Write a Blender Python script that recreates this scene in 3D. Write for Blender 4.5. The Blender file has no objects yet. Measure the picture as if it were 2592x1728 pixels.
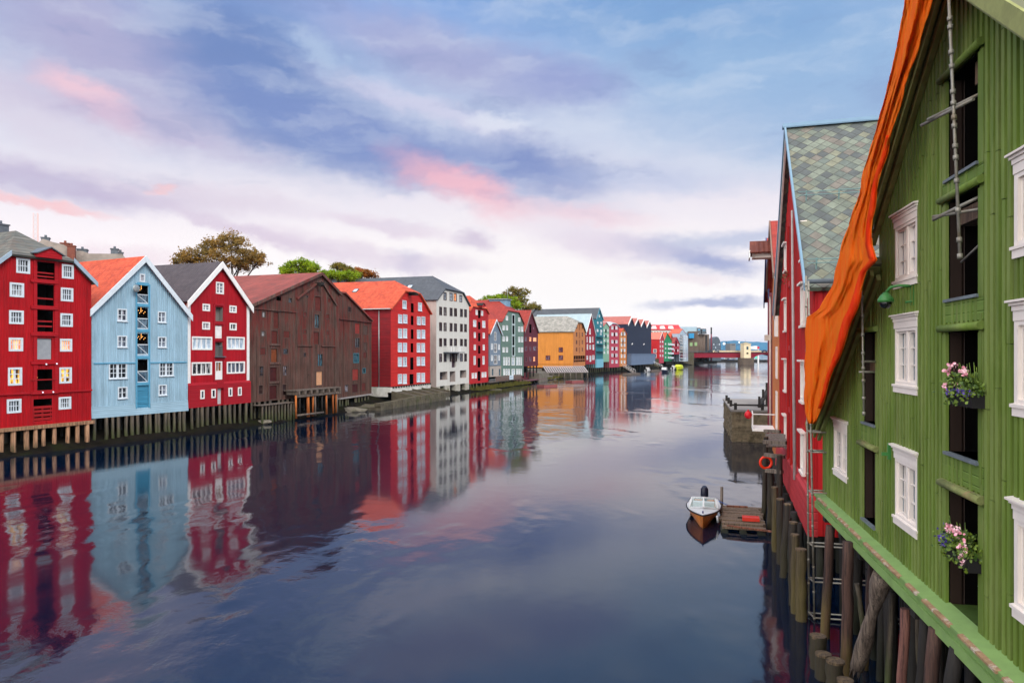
import bpy, bmesh, math, random
from mathutils import Vector, Matrix, noise as mnoise
random.seed(7)
C = bpy.context.scene.collection
SC = bpy.context.scene

# ------------------------------------------------------------------ camera, sky, sun, exposure
CAMH, F, CX, HY = 8.0, 1800.0, 1296.0, 893.0      # eye height above the river (m); focal length, centre and horizon in photo pixels
cam = bpy.data.cameras.new('camera'); co = bpy.data.objects.new('camera', cam); C.objects.link(co)
cam.sensor_width = 36.0; cam.lens = 36.0 * F / 2592.0
cam.shift_y = (HY - 864.0) / 2592.0
cam.clip_start = 0.1; cam.clip_end = 20000
co.location = (0, 0, CAMH); co.rotation_euler = (math.radians(90), 0, 0)
SC.camera = co
SC.view_settings.view_transform = 'Standard'; SC.view_settings.look = 'None'
EXPO = 0.7
SC.view_settings.exposure = EXPO; SC.view_settings.gamma = 1.0
SC.view_settings.use_curve_mapping = False
SC.cycles.use_denoising = True
SC.cycles.max_bounces = 8; SC.cycles.diffuse_bounces = 3; SC.cycles.glossy_bounces = 4
SC.cycles.transparent_max_bounces = 12; SC.cycles.caustics_reflective = False; SC.cycles.caustics_refractive = False
SC.cycles.sample_clamp_indirect = 6.0

def lin(c):
    out = []
    for v in c:
        v = v / 255.0
        out.append(v / 12.92 if v <= 0.04045 else ((v + 0.055) / 1.055) ** 2.4)
    return tuple(out)

class NT:
    """tiny node-tree writer"""
    def __init__(s, tree):
        s.t = tree; s.t.nodes.clear()
    def n(s, typ, ins=None, **props):
        nd = s.t.nodes.new(typ)
        for k, v in props.items(): setattr(nd, k, v)
        if ins:
            for k, v in ins.items(): s.set(nd, k, v)
        return nd
    def set(s, nd, k, v):
        sock = nd.inputs[k]
        if isinstance(v, bpy.types.NodeSocket): s.t.links.new(v, sock)
        elif isinstance(v, bpy.types.Node): s.t.links.new(v.outputs[0], sock)
        else:
            if sock.type == 'RGBA' and len(v) == 3: v = tuple(v) + (1.0,)
            sock.default_value = v
    def m(s, op, a, b=0.0, c=0.0, clamp=False):
        nd = s.n('ShaderNodeMath', {0: a, 1: b, 2: c}, operation=op); nd.use_clamp = clamp
        return nd.outputs[0]
    def mix(s, fac, a, b, blend='MIX'):
        nd = s.n('ShaderNodeMix', data_type='RGBA', blend_type=blend)
        nd.inputs[0].default_value = 0.0
        s.set(nd, 0, fac); s.set(nd, 6, a); s.set(nd, 7, b)
        return nd.outputs[2]
    def ramp(s, fac, stops, interp='LINEAR'):
        nd = s.n('ShaderNodeValToRGB', {0: fac}); cr = nd.color_ramp; cr.interpolation = interp
        while len(cr.elements) < len(stops): cr.elements.new(0.5)
        for e, (p, c) in zip(cr.elements, stops):
            e.position = p
            e.color = (c, c, c, 1) if isinstance(c, (int, float)) else tuple(c)[:3] + (1,)
        return nd.outputs[0]
    def rng(s, v, a, b, c=0.0, d=1.0, smooth=True):
        nd = s.n('ShaderNodeMapRange', {0: v, 1: a, 2: b, 3: c, 4: d}, interpolation_type='SMOOTHSTEP' if smooth else 'LINEAR')
        return nd.outputs[0]

SUN_EL, SUN_AZ = 42.0, 140.0       # azimuth measured from +Y (straight ahead) towards +X
def build_world():
    w = bpy.data.worlds.new('World'); SC.world = w; w.use_nodes = True
    T = NT(w.node_tree)
    K = 10.0 / 2 ** EXPO
    def col(c): return tuple(v * K for v in lin(c))
    geo = T.n('ShaderNodeNewGeometry')
    d = T.n('ShaderNodeVectorMath', {0: geo.outputs['Incoming']}, operation='SCALE'); d.inputs['Scale'].default_value = -1.0
    tc = T.n('ShaderNodeTexCoord')
    sep = T.n('ShaderNodeSeparateXYZ', {0: tc.outputs['Generated']})
    az = T.m('ARCTAN2', sep.outputs[0], sep.outputs[1]); el = T.m('ARCSINE', sep.outputs[2])
    ae = T.n('ShaderNodeCombineXYZ', {0: az, 1: el})
    # warp the sky coordinates so cloud outlines are ragged; streaks run along the horizon
    mp = T.n('ShaderNodeMapping', {0: ae, 'Scale': (5.0, 9.0, 1.0)})
    n1 = T.n('ShaderNodeTexNoise', {'Vector': mp, 'Scale': 1.2, 'Detail': 4.0, 'Roughness': 0.55})
    w1 = T.n('ShaderNodeVectorMath', {0: n1.outputs['Color'], 1: (0.5, 0.5, 0.5)}, operation='SUBTRACT')
    w1s = T.n('ShaderNodeVectorMath', {0: w1, 1: (0.11, 0.040, 0.0)}, operation='MULTIPLY')
    n2 = T.n('ShaderNodeTexNoise', {'Vector': mp, 'Scale': 7.0, 'Detail': 5.0, 'Roughness': 0.6})
    w2 = T.n('ShaderNodeVectorMath', {0: n2.outputs['Color'], 1: (0.5, 0.5, 0.5)}, operation='SUBTRACT')
    w2s = T.n('ShaderNodeVectorMath', {0: w2, 1: (0.05, 0.026, 0.0)}, operation='MULTIPLY')
    v = T.n('ShaderNodeVectorMath', {0: ae, 1: w1s}, operation='ADD')
    v = T.n('ShaderNodeVectorMath', {0: v, 1: w2s}, operation='ADD')
    vs = T.n('ShaderNodeSeparateXYZ', {0: v})
    eld = T.m('DIVIDE', T.m('MULTIPLY', vs.outputs[1], 180 / math.pi), 90.0)
    base = T.ramp(eld, [(0.0, lin((232, 224, 236))), (2.5 / 90, lin((254, 249, 248))), (8 / 90, lin((252, 242, 244))), (12 / 90, lin((243, 235, 243))),
                        (16 / 90, lin((216, 220, 238))), (22 / 90, lin((170, 192, 228))), (27 / 90, lin((132, 168, 228))), (33 / 90, lin((112, 164, 246))), (1.0, lin((130, 170, 235)))])
    base = T.mix(1.0, base, (K, K, K), 'MULTIPLY')
    gain = T.rng(el, math.radians(3), math.radians(13), 1.16, 1.0)
    base = T.mix(1.0, base, T.n('ShaderNodeCombineColor', {0: gain, 1: gain, 2: gain}).outputs[0], 'MULTIPLY')
    sky = T.n('ShaderNodeTexSky', sky_type='NISHITA', sun_disc=False, sun_elevation=math.radians(SUN_EL), sun_rotation=math.radians(SUN_AZ))
    cur = T.mix(0.06, base, sky.outputs[0])
    # broken cloud texture over everything
    mp3 = T.n('ShaderNodeMapping', {0: v, 'Scale': (3.0, 11.0, 1.0), 'Rotation': (0, 0, math.radians(10))})
    n3 = T.n('ShaderNodeTexNoise', {'Vector': mp3, 'Scale': 2.0, 'Detail': 6.0, 'Roughness': 0.55})
    hi = T.rng(el, math.radians(7), math.radians(14))
    blobs = [(1250, 640, 1100, 170, 0, (255, 251, 250), 0.75),  # photo x, y (in 2352-wide pixels), half lengths, tilt down to the right, colour, strength
        (1850, 130, 800, 330, 5, (146, 182, 222), 0.8), (1500, 30, 650, 90, 5, (126, 166, 214), 0.75), (2000, 330, 420, 170, 8, (150, 183, 221), 0.7),
        (250, 110, 620, 230, 20, (178, 172, 208), 0.8), (40, 240, 330, 120, 20, (222, 208, 226), 0.6),
        (1000, 130, 500, 95, 15, (170, 172, 212), .8), (1270, 180, 240, 75, 8, (152, 163, 212), 0.8), (930, 228, 420, 40, 14, (222, 214, 236), 0.5),
        (590, 165, 420, 215, 33, (110, 136, 192), .95), (720, 250, 420, 120, 25, (124, 148, 200), 0.7),
        (900, 335, 680, 110, 12, (130, 150, 203), .95), (1230, 372, 230, 80, 12, (122, 142, 198), .85), (1480, 405, 300, 55, 4, (184, 196, 228), .6),
        (735, 114, 100, 36, 35, (190, 208, 234), .55), (1150, 280, 110, 22, 3, (234, 237, 248), .6),
        (1055, 425, 230, 70, 24, (250, 192, 204), .85), (215, 238, 190, 62, 26, (248, 206, 218), 0.95), (330, 290, 420, 60, 8, (196, 186, 216), 0.6),
        (90, 415, 560, 70, 4, (192, 180, 212), 0.85), (500, 450, 300, 45, 6, (222, 208, 226), 0.6), (40, 456, 300, 18, 5, (253, 204, 208), 0.9), (380, 428, 40, 16, 0, (252, 210, 214), 0.8),
        (600, 540, 330, 32, 17, (216, 198, 221), 0.68), (880, 517, 220, 32, 9, (224, 206, 225), 0.65), (1090, 548, 85, 40, 4, (206, 190, 216), 0.72),
        (925, 605, 80, 42, 0, (186, 188, 220), 0.65), (800, 585, 330, 40, 15, (224, 208, 227), 0.61), (1000, 605, 170, 36, 5, (222, 208, 226), 0.58), (250, 585, 330, 45, 4, (238, 214, 226), 0.54),
        (1380, 560, 260, 60, 12, (220, 204, 226), 0.58), (1330, 490, 240, 40, 6, (242, 208, 220), 0.6),
        (1590, 590, 260, 55, 10, (166, 172, 212), 0.68), (1640, 600, 130, 34, 10, (146, 160, 208), 0.58), (1720, 540, 330, 36, -2, (168, 182, 218), 0.65), (1630, 697, 200, 22, -3, (186, 192, 222), 0.95),
        (1560, 640, 200, 22, 4, (240, 226, 234), 0.6)]
    for (px, py, rx, ry, ang, c, st) in blobs:
        x = (px * 1.102 - CX) / F; z = (HY - py * 1.102) / F
        a = math.atan(x); e = math.atan(z * math.cos(a))
        sc = 1.102 / F * math.cos(a) ** 1.4
        g = T.n('ShaderNodeTexGradient', {0: T.n('ShaderNodeMapping', {0: v, 'Location': (a, e, 0), 'Rotation': (0, 0, -math.radians(ang)), 'Scale': (rx * sc, ry * sc, 1)}, vector_type='TEXTURE')}, gradient_type='SPHERICAL')
        fac = T.rng(g.outputs['Fac'], 0.0, 0.85, 0.0, st)
        cur = T.mix(fac, cur, col(c))
    # thin streaky cirrus, brighter and darker veins
    cir = T.rng(n3.outputs['Fac'], 0.45, 0.72)
    cur = T.mix(T.m('MULTIPLY', T.m('MULTIPLY', cir, hi), 0.30), cur, col((226, 233, 245)))
    dk = T.rng(n3.outputs['Fac'], 0.46, 0.28)
    cur = T.mix(T.m('MULTIPLY', T.m('MULTIPLY', dk, hi), 0.30), cur, col((120, 140, 190)))
    # unseen sky overhead and behind the camera, brightened to light facades, left side most
    up = T.rng(el, math.radians(40), math.radians(62))
    back = T.rng(sep.outputs[1], 0.25, -0.25)
    more = T.m('MAXIMUM', up, back)
    cur = T.mix(more, cur, T.mix(T.rng(sep.outputs[0], 0.35, -0.35), tuple(x * 1.35 * 10 / 2 ** EXPO for x in (1.0, 0.98, 1.0)), tuple(x * 2.9 * 10 / 2 ** EXPO for x in (1.0, 0.97, 0.95))))
    bg = T.n('ShaderNodeBackground', {0: cur, 1: 0.1})
    T.n('ShaderNodeOutputWorld', {0: bg})
build_world()
sl = bpy.data.lights.new('sun', 'SUN'); sl.energy = 1.5; sl.angle = math.radians(25); sl.color = (1.0, 0.95, 0.9)
so = bpy.data.objects.new('sun', sl); C.objects.link(so)
_a, _e = math.radians(SUN_AZ), math.radians(SUN_EL)
so.rotation_euler = Vector((math.sin(_a) * math.cos(_e), math.cos(_a) * math.cos(_e), math.sin(_e))).to_track_quat('Z', 'Y').to_euler()

# ------------------------------------------------------------------ materials
MATS = {}
def newmat(name):
    m = bpy.data.materials.new(name); m.use_nodes = True
    T = NT(m.node_tree); p = T.n('ShaderNodeBsdfPrincipled'); o = T.n('ShaderNodeOutputMaterial', {0: p})
    return m, T, p
def paint(name, c, var=0.12, rough=0.6, scale=1.5, bump=0.0, stretch=1.0, spec=0.3, metal=0.0, c2=None, patch=0.0):
    """plain coloured surface, uneven in tone; c2/patch = patches of a second colour"""
    if name in MATS: return MATS[name]
    m, T, p = newmat(name); b = lin(c)
    tc = T.n('ShaderNodeTexCoord')
    mp = T.n('ShaderNodeMapping', {0: tc.outputs['Object'], 'Scale': (1, 1, stretch)})
    nz = T.n('ShaderNodeTexNoise', {'Vector': mp, 'Scale': scale, 'Detail': 6.0, 'Roughness': 0.65})
    f = T.rng(nz.outputs['Fac'], 0.3, 0.7, 1 - var, 1 + var)
    cc = T.mix(1.0, b, T.n('ShaderNodeCombineColor', {0: f, 1: f, 2: f}).outputs[0], 'MULTIPLY')
    if c2:
        n2 = T.n('ShaderNodeTexNoise', {'Vector': mp, 'Scale': scale * 0.6, 'Detail': 8.0, 'Roughness': 0.7})
        cc = T.mix(T.m('MULTIPLY', T.rng(n2.outputs['Fac'], 0.5, 0.64), patch), cc, lin(c2))
    T.set(p, 'Base Color', cc); p.inputs['Roughness'].default_value = rough; p.inputs['Metallic'].default_value = metal
    p.inputs['Specular IOR Level'].default_value = spec
    if bump:
        n3 = T.n('ShaderNodeTexNoise', {'Vector': mp, 'Scale': scale * 8, 'Detail': 4.0})
        T.set(p, 'Normal', T.n('ShaderNodeBump', {'Height': n3.outputs['Fac'], 'Distance': bump, 'Strength': 1.0}))
    MATS[name] = m; return m
def boards(name, c, pitch=0.2, horiz=False, var=0.14, rough=0.65, dirt=None, dirt_amt=0.0, c2=None, c2_amt=0.0, depth=0.02, c2z=None):
    """boarded wall: every board a little different, grooves between, streaks running down"""
    if name in MATS: return MATS[name]
    m, T, p = newmat(name); b = lin(c)
    tc = T.n('ShaderNodeTexCoord'); s = T.n('ShaderNodeSeparateXYZ', {0: tc.outputs['Object']})
    a = s.outputs[2] if horiz else T.m('ADD', s.outputs[0], s.outputs[1])
    q = T.m('DIVIDE', a, pitch); idn = T.m('FLOOR', q); fr = T.m('FRACT', q)
    wn = T.n('ShaderNodeTexWhiteNoise', {'W': idn}, noise_dimensions='1D')
    sc = (0.5, 0.5, 4.0) if horiz else (5.0, 5.0, 0.35)
    mp = T.n('ShaderNodeMapping', {0: tc.outputs['Object'], 'Scale': sc})
    nz = T.n('ShaderNodeTexNoise', {'Vector': mp, 'Scale': 1.0, 'Detail': 7.0, 'Roughness': 0.7})
    big = T.n('ShaderNodeTexNoise', {'Vector': tc.outputs['Object'], 'Scale': 0.35, 'Detail': 4.0})
    f = T.m('ADD', T.rng(wn.outputs[0], 0, 1, 1 - var * .6, 1 + var * .6, False), T.rng(nz.outputs['Fac'], 0.3, 0.7, -var, var))
    f = T.m('ADD', f, T.rng(big.outputs['Fac'], 0.35, 0.65, -var * .5, var * .5))
    cc = T.mix(1.0, b, T.n('ShaderNodeCombineColor', {0: f, 1: f, 2: f}).outputs[0], 'MULTIPLY')
    if c2:
        n2 = T.n('ShaderNodeTexNoise', {'Vector': T.n('ShaderNodeMapping', {0: tc.outputs['Object'], 'Scale': (1.4, 1.4, 0.22) if not horiz else (.3, .3, 1.5)}), 'Scale': 1.0, 'Detail': 8.0, 'Roughness': 0.72})
        k2 = T.m('MULTIPLY', T.rng(n2.outputs['Fac'], 0.44, 0.6), c2_amt)
        if c2z: k2 = T.m('MULTIPLY', k2, T.rng(T.m('ADD', s.outputs[2], T.m('MULTIPLY', big.outputs['Fac'], 4.0)), c2z[0], c2z[1], 0.25, 1.0))   # old paint survives higher up, out of the spray
        cc = T.mix(k2, cc, lin(c2))
    if dirt:
        n4 = T.n('ShaderNodeTexNoise', {'Vector': mp, 'Scale': 0.8, 'Detail': 8.0, 'Roughness': 0.75})
        cc = T.mix(T.m('MULTIPLY', T.rng(n4.outputs['Fac'], 0.5, 0.68), dirt_amt), cc, lin(dirt))
    T.set(p, 'Base Color', cc); p.inputs['Roughness'].default_value = rough; p.inputs['Specular IOR Level'].default_value = 0.25
    if depth:
        e = T.m('ABSOLUTE', T.m('SUBTRACT', fr, 0.5)); h = T.rng(e, 0.38, 0.5, 1.0, 0.0)
        T.set(p, 'Normal', T.n('ShaderNodeBump', {'Height': h, 'Distance': depth, 'Strength': 1.0}))
    MATS[name] = m; return m
def tiles(name, c, c2, pu=0.3, ps=0.33, var=0.25, moss=None, moss_amt=0.0, rough=0.7, depth=0.05, line=0.0):
    """tiled roof: columns along the ridge, courses down the slope"""
    if name in MATS: return MATS[name]
    m, T, p = newmat(name)
    tc = T.n('ShaderNodeTexCoord'); s = T.n('ShaderNodeSeparateXYZ', {0: tc.outputs['Object']})
    zz = T.m('DIVIDE', s.outputs[2], ps * .72); yy = T.m('DIVIDE', s.outputs[1], pu)
    cid = T.n('ShaderNodeCombineXYZ', {0: T.m('FLOOR', yy), 1: T.m('FLOOR', zz)})
    wn = T.n('ShaderNodeTexWhiteNoise', {'Vector': cid}, noise_dimensions='2D')
    big = T.n('ShaderNodeTexNoise', {'Vector': tc.outputs['Object'], 'Scale': 0.5, 'Detail': 6.0, 'Roughness': 0.7})
    cc = T.mix(T.m('MULTIPLY', wn.outputs[0], 0.7), lin(c), lin(c2))
    f = T.rng(big.outputs['Fac'], 0.3, 0.7, 1 - var, 1 + var)
    cc = T.mix(1.0, cc, T.n('ShaderNodeCombineColor', {0: f, 1: f, 2: f}).outputs[0], 'MULTIPLY')
    if moss:
        n2 = T.n('ShaderNodeTexNoise', {'Vector': tc.outputs['Object'], 'Scale': 1.1, 'Detail': 9.0, 'Roughness': 0.75})
        cc = T.mix(T.m('MULTIPLY', T.rng(n2.outputs['Fac'], 0.48, 0.62), moss_amt), cc, lin(moss))
    if line: cc = T.mix(T.m('MULTIPLY', T.rng(T.m('FRACT', zz), 0.0, 0.22, 1.0, 0.0), line), cc, lin((30, 30, 28)))  # course lines: shadow gaps under the slate edges painted dark
    T.set(p, 'Base Color', cc); p.inputs['Roughness'].default_value = rough; p.inputs['Specular IOR Level'].default_value = 0.25
    if depth:
        h1 = T.m('SINE', T.m('MULTIPLY', yy, 2 * math.pi)); h2 = T.m('FRACT', zz)
        h = T.m('ADD', T.m('MULTIPLY', h1, 0.35), T.m('MULTIPLY', h2, -0.8))
        T.set(p, 'Normal', T.n('ShaderNodeBump', {'Height': h, 'Distance': depth, 'Strength': 1.0}))
    MATS[name] = m; return m
def diamond_slate(name):
    """big diamond slates, each its own tone of grey-green, laid on the slope whose run is local x"""
    m, T, p = newmat(name)
    tc = T.n('ShaderNodeTexCoord'); s = T.n('ShaderNodeSeparateXYZ', {0: tc.outputs['Object']})
    yy = T.m('DIVIDE', s.outputs[1], 0.52); zz = T.m('DIVIDE', s.outputs[2], 0.40)
    a = T.m('ADD', yy, zz); b = T.m('SUBTRACT', zz, yy)
    wn = T.n('ShaderNodeTexWhiteNoise', {'Vector': T.n('ShaderNodeCombineXYZ', {0: T.m('FLOOR', a), 1: T.m('FLOOR', b)})}, noise_dimensions='2D')
    cc = T.ramp(wn.outputs[0], [(0, lin((84, 92, 92))), (.2, lin((116, 126, 112))), (.4, lin((130, 140, 124))), (.58, lin((104, 116, 108))), (.74, lin((132, 134, 112))), (.87, lin((122, 116, 106))), (1, lin((96, 104, 112)))], 'CONSTANT')
    nz = T.n('ShaderNodeTexNoise', {'Vector': tc.outputs['Object'], 'Scale': 2.5, 'Detail': 8.0, 'Roughness': 0.7})
    f = T.rng(nz.outputs['Fac'], 0.3, 0.7, 0.42, 0.76)
    cc = T.mix(1.0, cc, T.n('ShaderNodeCombineColor', {0: f, 1: f, 2: f}).outputs[0], 'MULTIPLY')
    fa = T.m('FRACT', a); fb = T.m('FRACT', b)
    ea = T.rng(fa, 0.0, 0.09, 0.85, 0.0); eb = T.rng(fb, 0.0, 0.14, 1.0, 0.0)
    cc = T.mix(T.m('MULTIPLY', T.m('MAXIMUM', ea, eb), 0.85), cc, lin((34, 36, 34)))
    T.set(p, 'Base Color', cc); p.inputs['Roughness'].default_value = 0.55
    h = T.m('MULTIPLY', T.m('ADD', fa, fb), -0.5)
    h = T.m('SUBTRACT', h, T.m('MULTIPLY', T.m('MAXIMUM', ea, eb), 1.0))
    T.set(p, 'Normal', T.n('ShaderNodeBump', {'Height': h, 'Distance': 0.03, 'Strength': 1.0}))
    return m
def wood(name, c, c2, rough=0.8, green=None, gz=(0.2, 1.2)):
    """round weathered timber, grain along z, slime-green towards the water"""
    if name in MATS: return MATS[name]
    m, T, p = newmat(name)
    tc = T.n('ShaderNodeTexCoord')
    mp = T.n('ShaderNodeMapping', {0: tc.outputs['Object'], 'Scale': (9, 9, 0.5)})
    nz = T.n('ShaderNodeTexNoise', {'Vector': mp, 'Scale': 1.0, 'Detail': 8.0, 'Roughness': 0.75})
    cc = T.mix(T.rng(nz.outputs['Fac'], 0.35, 0.65), lin(c), lin(c2))
    st = T.n('ShaderNodeTexNoise', {'Vector': T.n('ShaderNodeMapping', {0: tc.outputs['Object'], 'Scale': (17, 17, 0.9), 'Location': (3, 1, 0)}), 'Scale': 1.0, 'Detail': 6.0, 'Roughness': 0.7})
    cc = T.mix(T.m('MULTIPLY', T.rng(st.outputs['Fac'], 0.5, 0.62), 0.75), cc, tuple(v * .3 for v in lin(c2)))
    if green:
        s = T.n('ShaderNodeSeparateXYZ', {0: tc.outputs['Object']})
        n2 = T.n('ShaderNodeTexNoise', {'Vector': T.n('ShaderNodeMapping', {0: tc.outputs['Object'], 'Scale': (2, 2, .5)}), 'Scale': 1.3, 'Detail': 5.0})
        g = T.rng(T.m('ADD', s.outputs[2], T.m('MULTIPLY', T.m('SUBTRACT', n2.outputs['Fac'], 0.5), 2.6)), gz[0], gz[1], 1.0, 0.0)
        cc = T.mix(T.m('MULTIPLY', T.m('MULTIPLY', g, T.rng(nz.outputs['Fac'], .3, .6, .3, 1.0)), 0.8), cc, lin(green))
    T.set(p, 'Base Color', cc); p.inputs['Roughness'].default_value = rough
    T.set(p, 'Normal', T.n('ShaderNodeBump', {'Height': nz.outputs['Fac'], 'Distance': 0.02, 'Strength': 1.0}))
    MATS[name] = m; return m
def glass(name, c, c2=None, rough=0.08, emit=0.0):
    """window pane with a room or curtain behind it"""
    if name in MATS: return MATS[name]
    m, T, p = newmat(name)
    tc = T.n('ShaderNodeTexCoord'); mp = T.n('ShaderNodeMapping', {0: tc.outputs['Object'], 'Scale': (3.0, 3.0, 0.8)})
    nz = T.n('ShaderNodeTexNoise', {'Vector': mp, 'Scale': 1.6, 'Detail': 2.0})
    cc = T.mix(T.rng(nz.outputs['Fac'], 0.42, 0.58), lin(c), lin(c2 or c))
    T.set(p, 'Base Color', cc); p.inputs['Roughness'].default_value = rough; p.inputs['Specular IOR Level'].default_value = 0.5
    if emit:
        T.set(p, 'Emission Color', cc); p.inputs['Emission Strength'].default_value = emit
    MATS[name] = m; return m
def emitter(name, c, e):
    if name in MATS: return MATS[name]
    m, T, p = newmat(name); T.set(p, 'Base Color', lin(c)); T.set(p, 'Emission Color', lin(c)); p.inputs['Emission Strength'].default_value = e
    MATS[name] = m; return m

# ------------------------------------------------------------------ mesh writer
class MB:
    def __init__(s): s.v = []; s.f = []; s.mi = []; s.smooth = []
    def face(s, pts, mi=0, sm=False):
        i = len(s.v); s.v += [tuple(p) for p in pts]; s.f.append(tuple(range(i, i + len(pts)))); s.mi.append(mi); s.smooth.append(sm)
    def box(s, x0, y0, z0, x1, y1, z1, mi=0):
        if x0 > x1: x0, x1 = x1, x0
        if y0 > y1: y0, y1 = y1, y0
        if z0 > z1: z0, z1 = z1, z0
        i = len(s.v)
        s.v += [(x0, y0, z0), (x1, y0, z0), (x1, y1, z0), (x0, y1, z0), (x0, y0, z1), (x1, y0, z1), (x1, y1, z1), (x0, y1, z1)]
        for q in ((0, 3, 2, 1), (4, 5, 6, 7), (0, 1, 5, 4), (1, 2, 6, 5), (2, 3, 7, 6), (3, 0, 4, 7)):
            s.f.append(tuple(i + k for k in q)); s.mi.append(mi); s.smooth.append(False)
    def bar(s, p0, p1, w, h, up=(0, 0, 1), mi=0):
        """rectangular bar from p0 to p1"""
        p0, p1 = Vector(p0), Vector(p1); d = (p1 - p0).normalized(); u = Vector(up)
        a = d.cross(u)
        if a.length < 1e-4: a = d.cross(Vector((1, 0, 0)))
        a.normalize(); b = a.cross(d).normalized()
        i = len(s.v)
        for q in (p0, p1):
            for (k, l) in ((-1, -1), (1, -1), (1, 1), (-1, 1)): s.v.append(tuple(q + a * (k * w / 2) + b * (l * h / 2)))
        for q in ((0, 1, 2, 3), (7, 6, 5, 4), (0, 4, 5, 1), (1, 5, 6, 2), (2, 6, 7, 3), (3, 7, 4, 0)):
            s.f.append(tuple(i + k for k in q)); s.mi.append(mi); s.smooth.append(False)
    def tube(s, pts, rad, n=8, mi=0, caps=True, wob=0.0):
        pts = [Vector(p) for p in pts]
        if not isinstance(rad, (list, tuple)): rad = [rad] * len(pts)
        base = len(s.v); ref = None
        for k, p in enumerate(pts):
            d = (pts[min(k + 1, len(pts) - 1)] - pts[max(k - 1, 0)]).normalized()
            if ref is None:
                ref = Vector((1, 0, 0)) if abs(d.x) < 0.9 else Vector((0, 1, 0))
            a = (ref - d * ref.dot(d)).normalized(); ref = a; b = d.cross(a)
            for j in range(n):
                t = 2 * math.pi * j / n; r = rad[k] * (1 + (random.uniform(-wob, wob) if wob else 0))
                s.v.append(tuple(p + a * (math.cos(t) * r) + b * (math.sin(t) * r)))
        for k in range(len(pts) - 1):
            for j in range(n):
                q = (base + k * n + j, base + k * n + (j + 1) % n, base + (k + 1) * n + (j + 1) % n, base + (k + 1) * n + j)
                s.f.append(q); s.mi.append(mi); s.smooth.append(True)
        if caps:
            s.f.append(tuple(base + j for j in reversed(range(n)))); s.mi.append(mi); s.smooth.append(False)
            e = base + (len(pts) - 1) * n
            s.f.append(tuple(e + j for j in range(n))); s.mi.append(mi); s.smooth.append(False)
    def slab(s, pts, th, mi=0):
        """planar polygon (counter-clockwise seen from above) thickened downwards along its normal"""
        P = [Vector(p) for p in pts]; nrm = Vector((0, 0, 0))
        for k in range(len(P)):
            a, b = P[k], P[(k + 1) % len(P)]; nrm += a.cross(b)
        nrm.normalize()
        if nrm.z < 0: P.reverse(); nrm = -nrm
        n = len(P); i = len(s.v)
        s.v += [tuple(p) for p in P] + [tuple(p - nrm * th) for p in P]
        s.f.append(tuple(i + k for k in range(n))); s.f.append(tuple(i + n + k for k in reversed(range(n))))
        s.mi += [mi, mi]; s.smooth += [False, False]
        for k in range(n):
            l = (k + 1) % n
            s.f.append((i + k, i + n + k, i + n + l, i + l)); s.mi.append(mi); s.smooth.append(False)
    def prism(s, pts, axis, a, b, mi=0):
        """2-D polygon swept along an axis: 'y' pts=(x,z); 'x' pts=(y,z); 'z' pts=(x,y)"""
        def mk(p, t): return (p[0], t, p[1]) if axis == 'y' else (t, p[0], p[1]) if axis == 'x' else (p[0], p[1], t)
        n = len(pts); i = len(s.v)
        s.v += [mk(p, a) for p in pts] + [mk(p, b) for p in pts]
        s.f.append(tuple(i + k for k in range(n))); s.f.append(tuple(i + n + k for k in reversed(range(n)))); s.mi += [mi, mi]; s.smooth += [False, False]
        for k in range(n):
            l = (k + 1) % n; s.f.append((i + k, i + n + k, i + n + l, i + l)); s.mi.append(mi); s.smooth.append(False)
    def ball(s, c, r, n=8, m=6, mi=0, sq=(1, 1, 1)):
        c = Vector(c); base = len(s.v)
        for k in range(m + 1):
            t = math.pi * k / m
            for j in range(n):
                u = 2 * math.pi * j / n
                s.v.append((c.x + r * sq[0] * math.sin(t) * math.cos(u), c.y + r * sq[1] * math.sin(t) * math.sin(u), c.z + r * sq[2] * math.cos(t)))
        for k in range(m):
            for j in range(n):
                s.f.append((base + k * n + j, base + (k + 1) * n + j, base + (k + 1) * n + (j + 1) % n, base + k * n + (j + 1) % n)); s.mi.append(mi); s.smooth.append(True)
    def build(s, name, mats, parent=None, fix=True):
        me = bpy.data.meshes.new(name); me.from_pydata(s.v, [], s.f)
        if not isinstance(mats, (list, tuple)): mats = [mats]
        for m in mats: me.materials.append(m)
        me.polygons.foreach_set('material_index', s.mi); me.polygons.foreach_set('use_smooth', s.smooth)
        if fix and len(s.f) < 60000:
            bm = bmesh.new(); bm.from_mesh(me)
            bmesh.ops.remove_doubles(bm, verts=bm.verts, dist=1e-5)
            bmesh.ops.recalc_face_normals(bm, faces=bm.faces); bm.to_mesh(me); bm.free()
        me.update()
        o = bpy.data.objects.new(name, me); C.objects.link(o)
        if parent: o.parent = parent
        return o

def tag(o, label=None, cat=None, group=None, kind=None):
    if label: o['label'] = label
    if cat: o['category'] = cat
    if group: o['group'] = group
    if kind: o['kind'] = kind
    return o
def empty(name, loc=(0, 0, 0), rz=0.0):
    o = bpy.data.objects.new(name, None); o.empty_display_size = 0.5; C.objects.link(o)
    o.location = loc; o.rotation_euler = (0, 0, rz); return o
def ground_pt(px, d):
    """plan position at depth d on the sight line through photo column px"""
    return Vector(((px - CX) / F * d, d))
def unproj(px, py, d):
    return Vector(((px - CX) / F * d, d, CAMH + (HY - py) / F * d))
def at_water(px, py, z=0.0):
    return unproj(px, py, (CAMH - z) * F / (py - HY))
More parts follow.
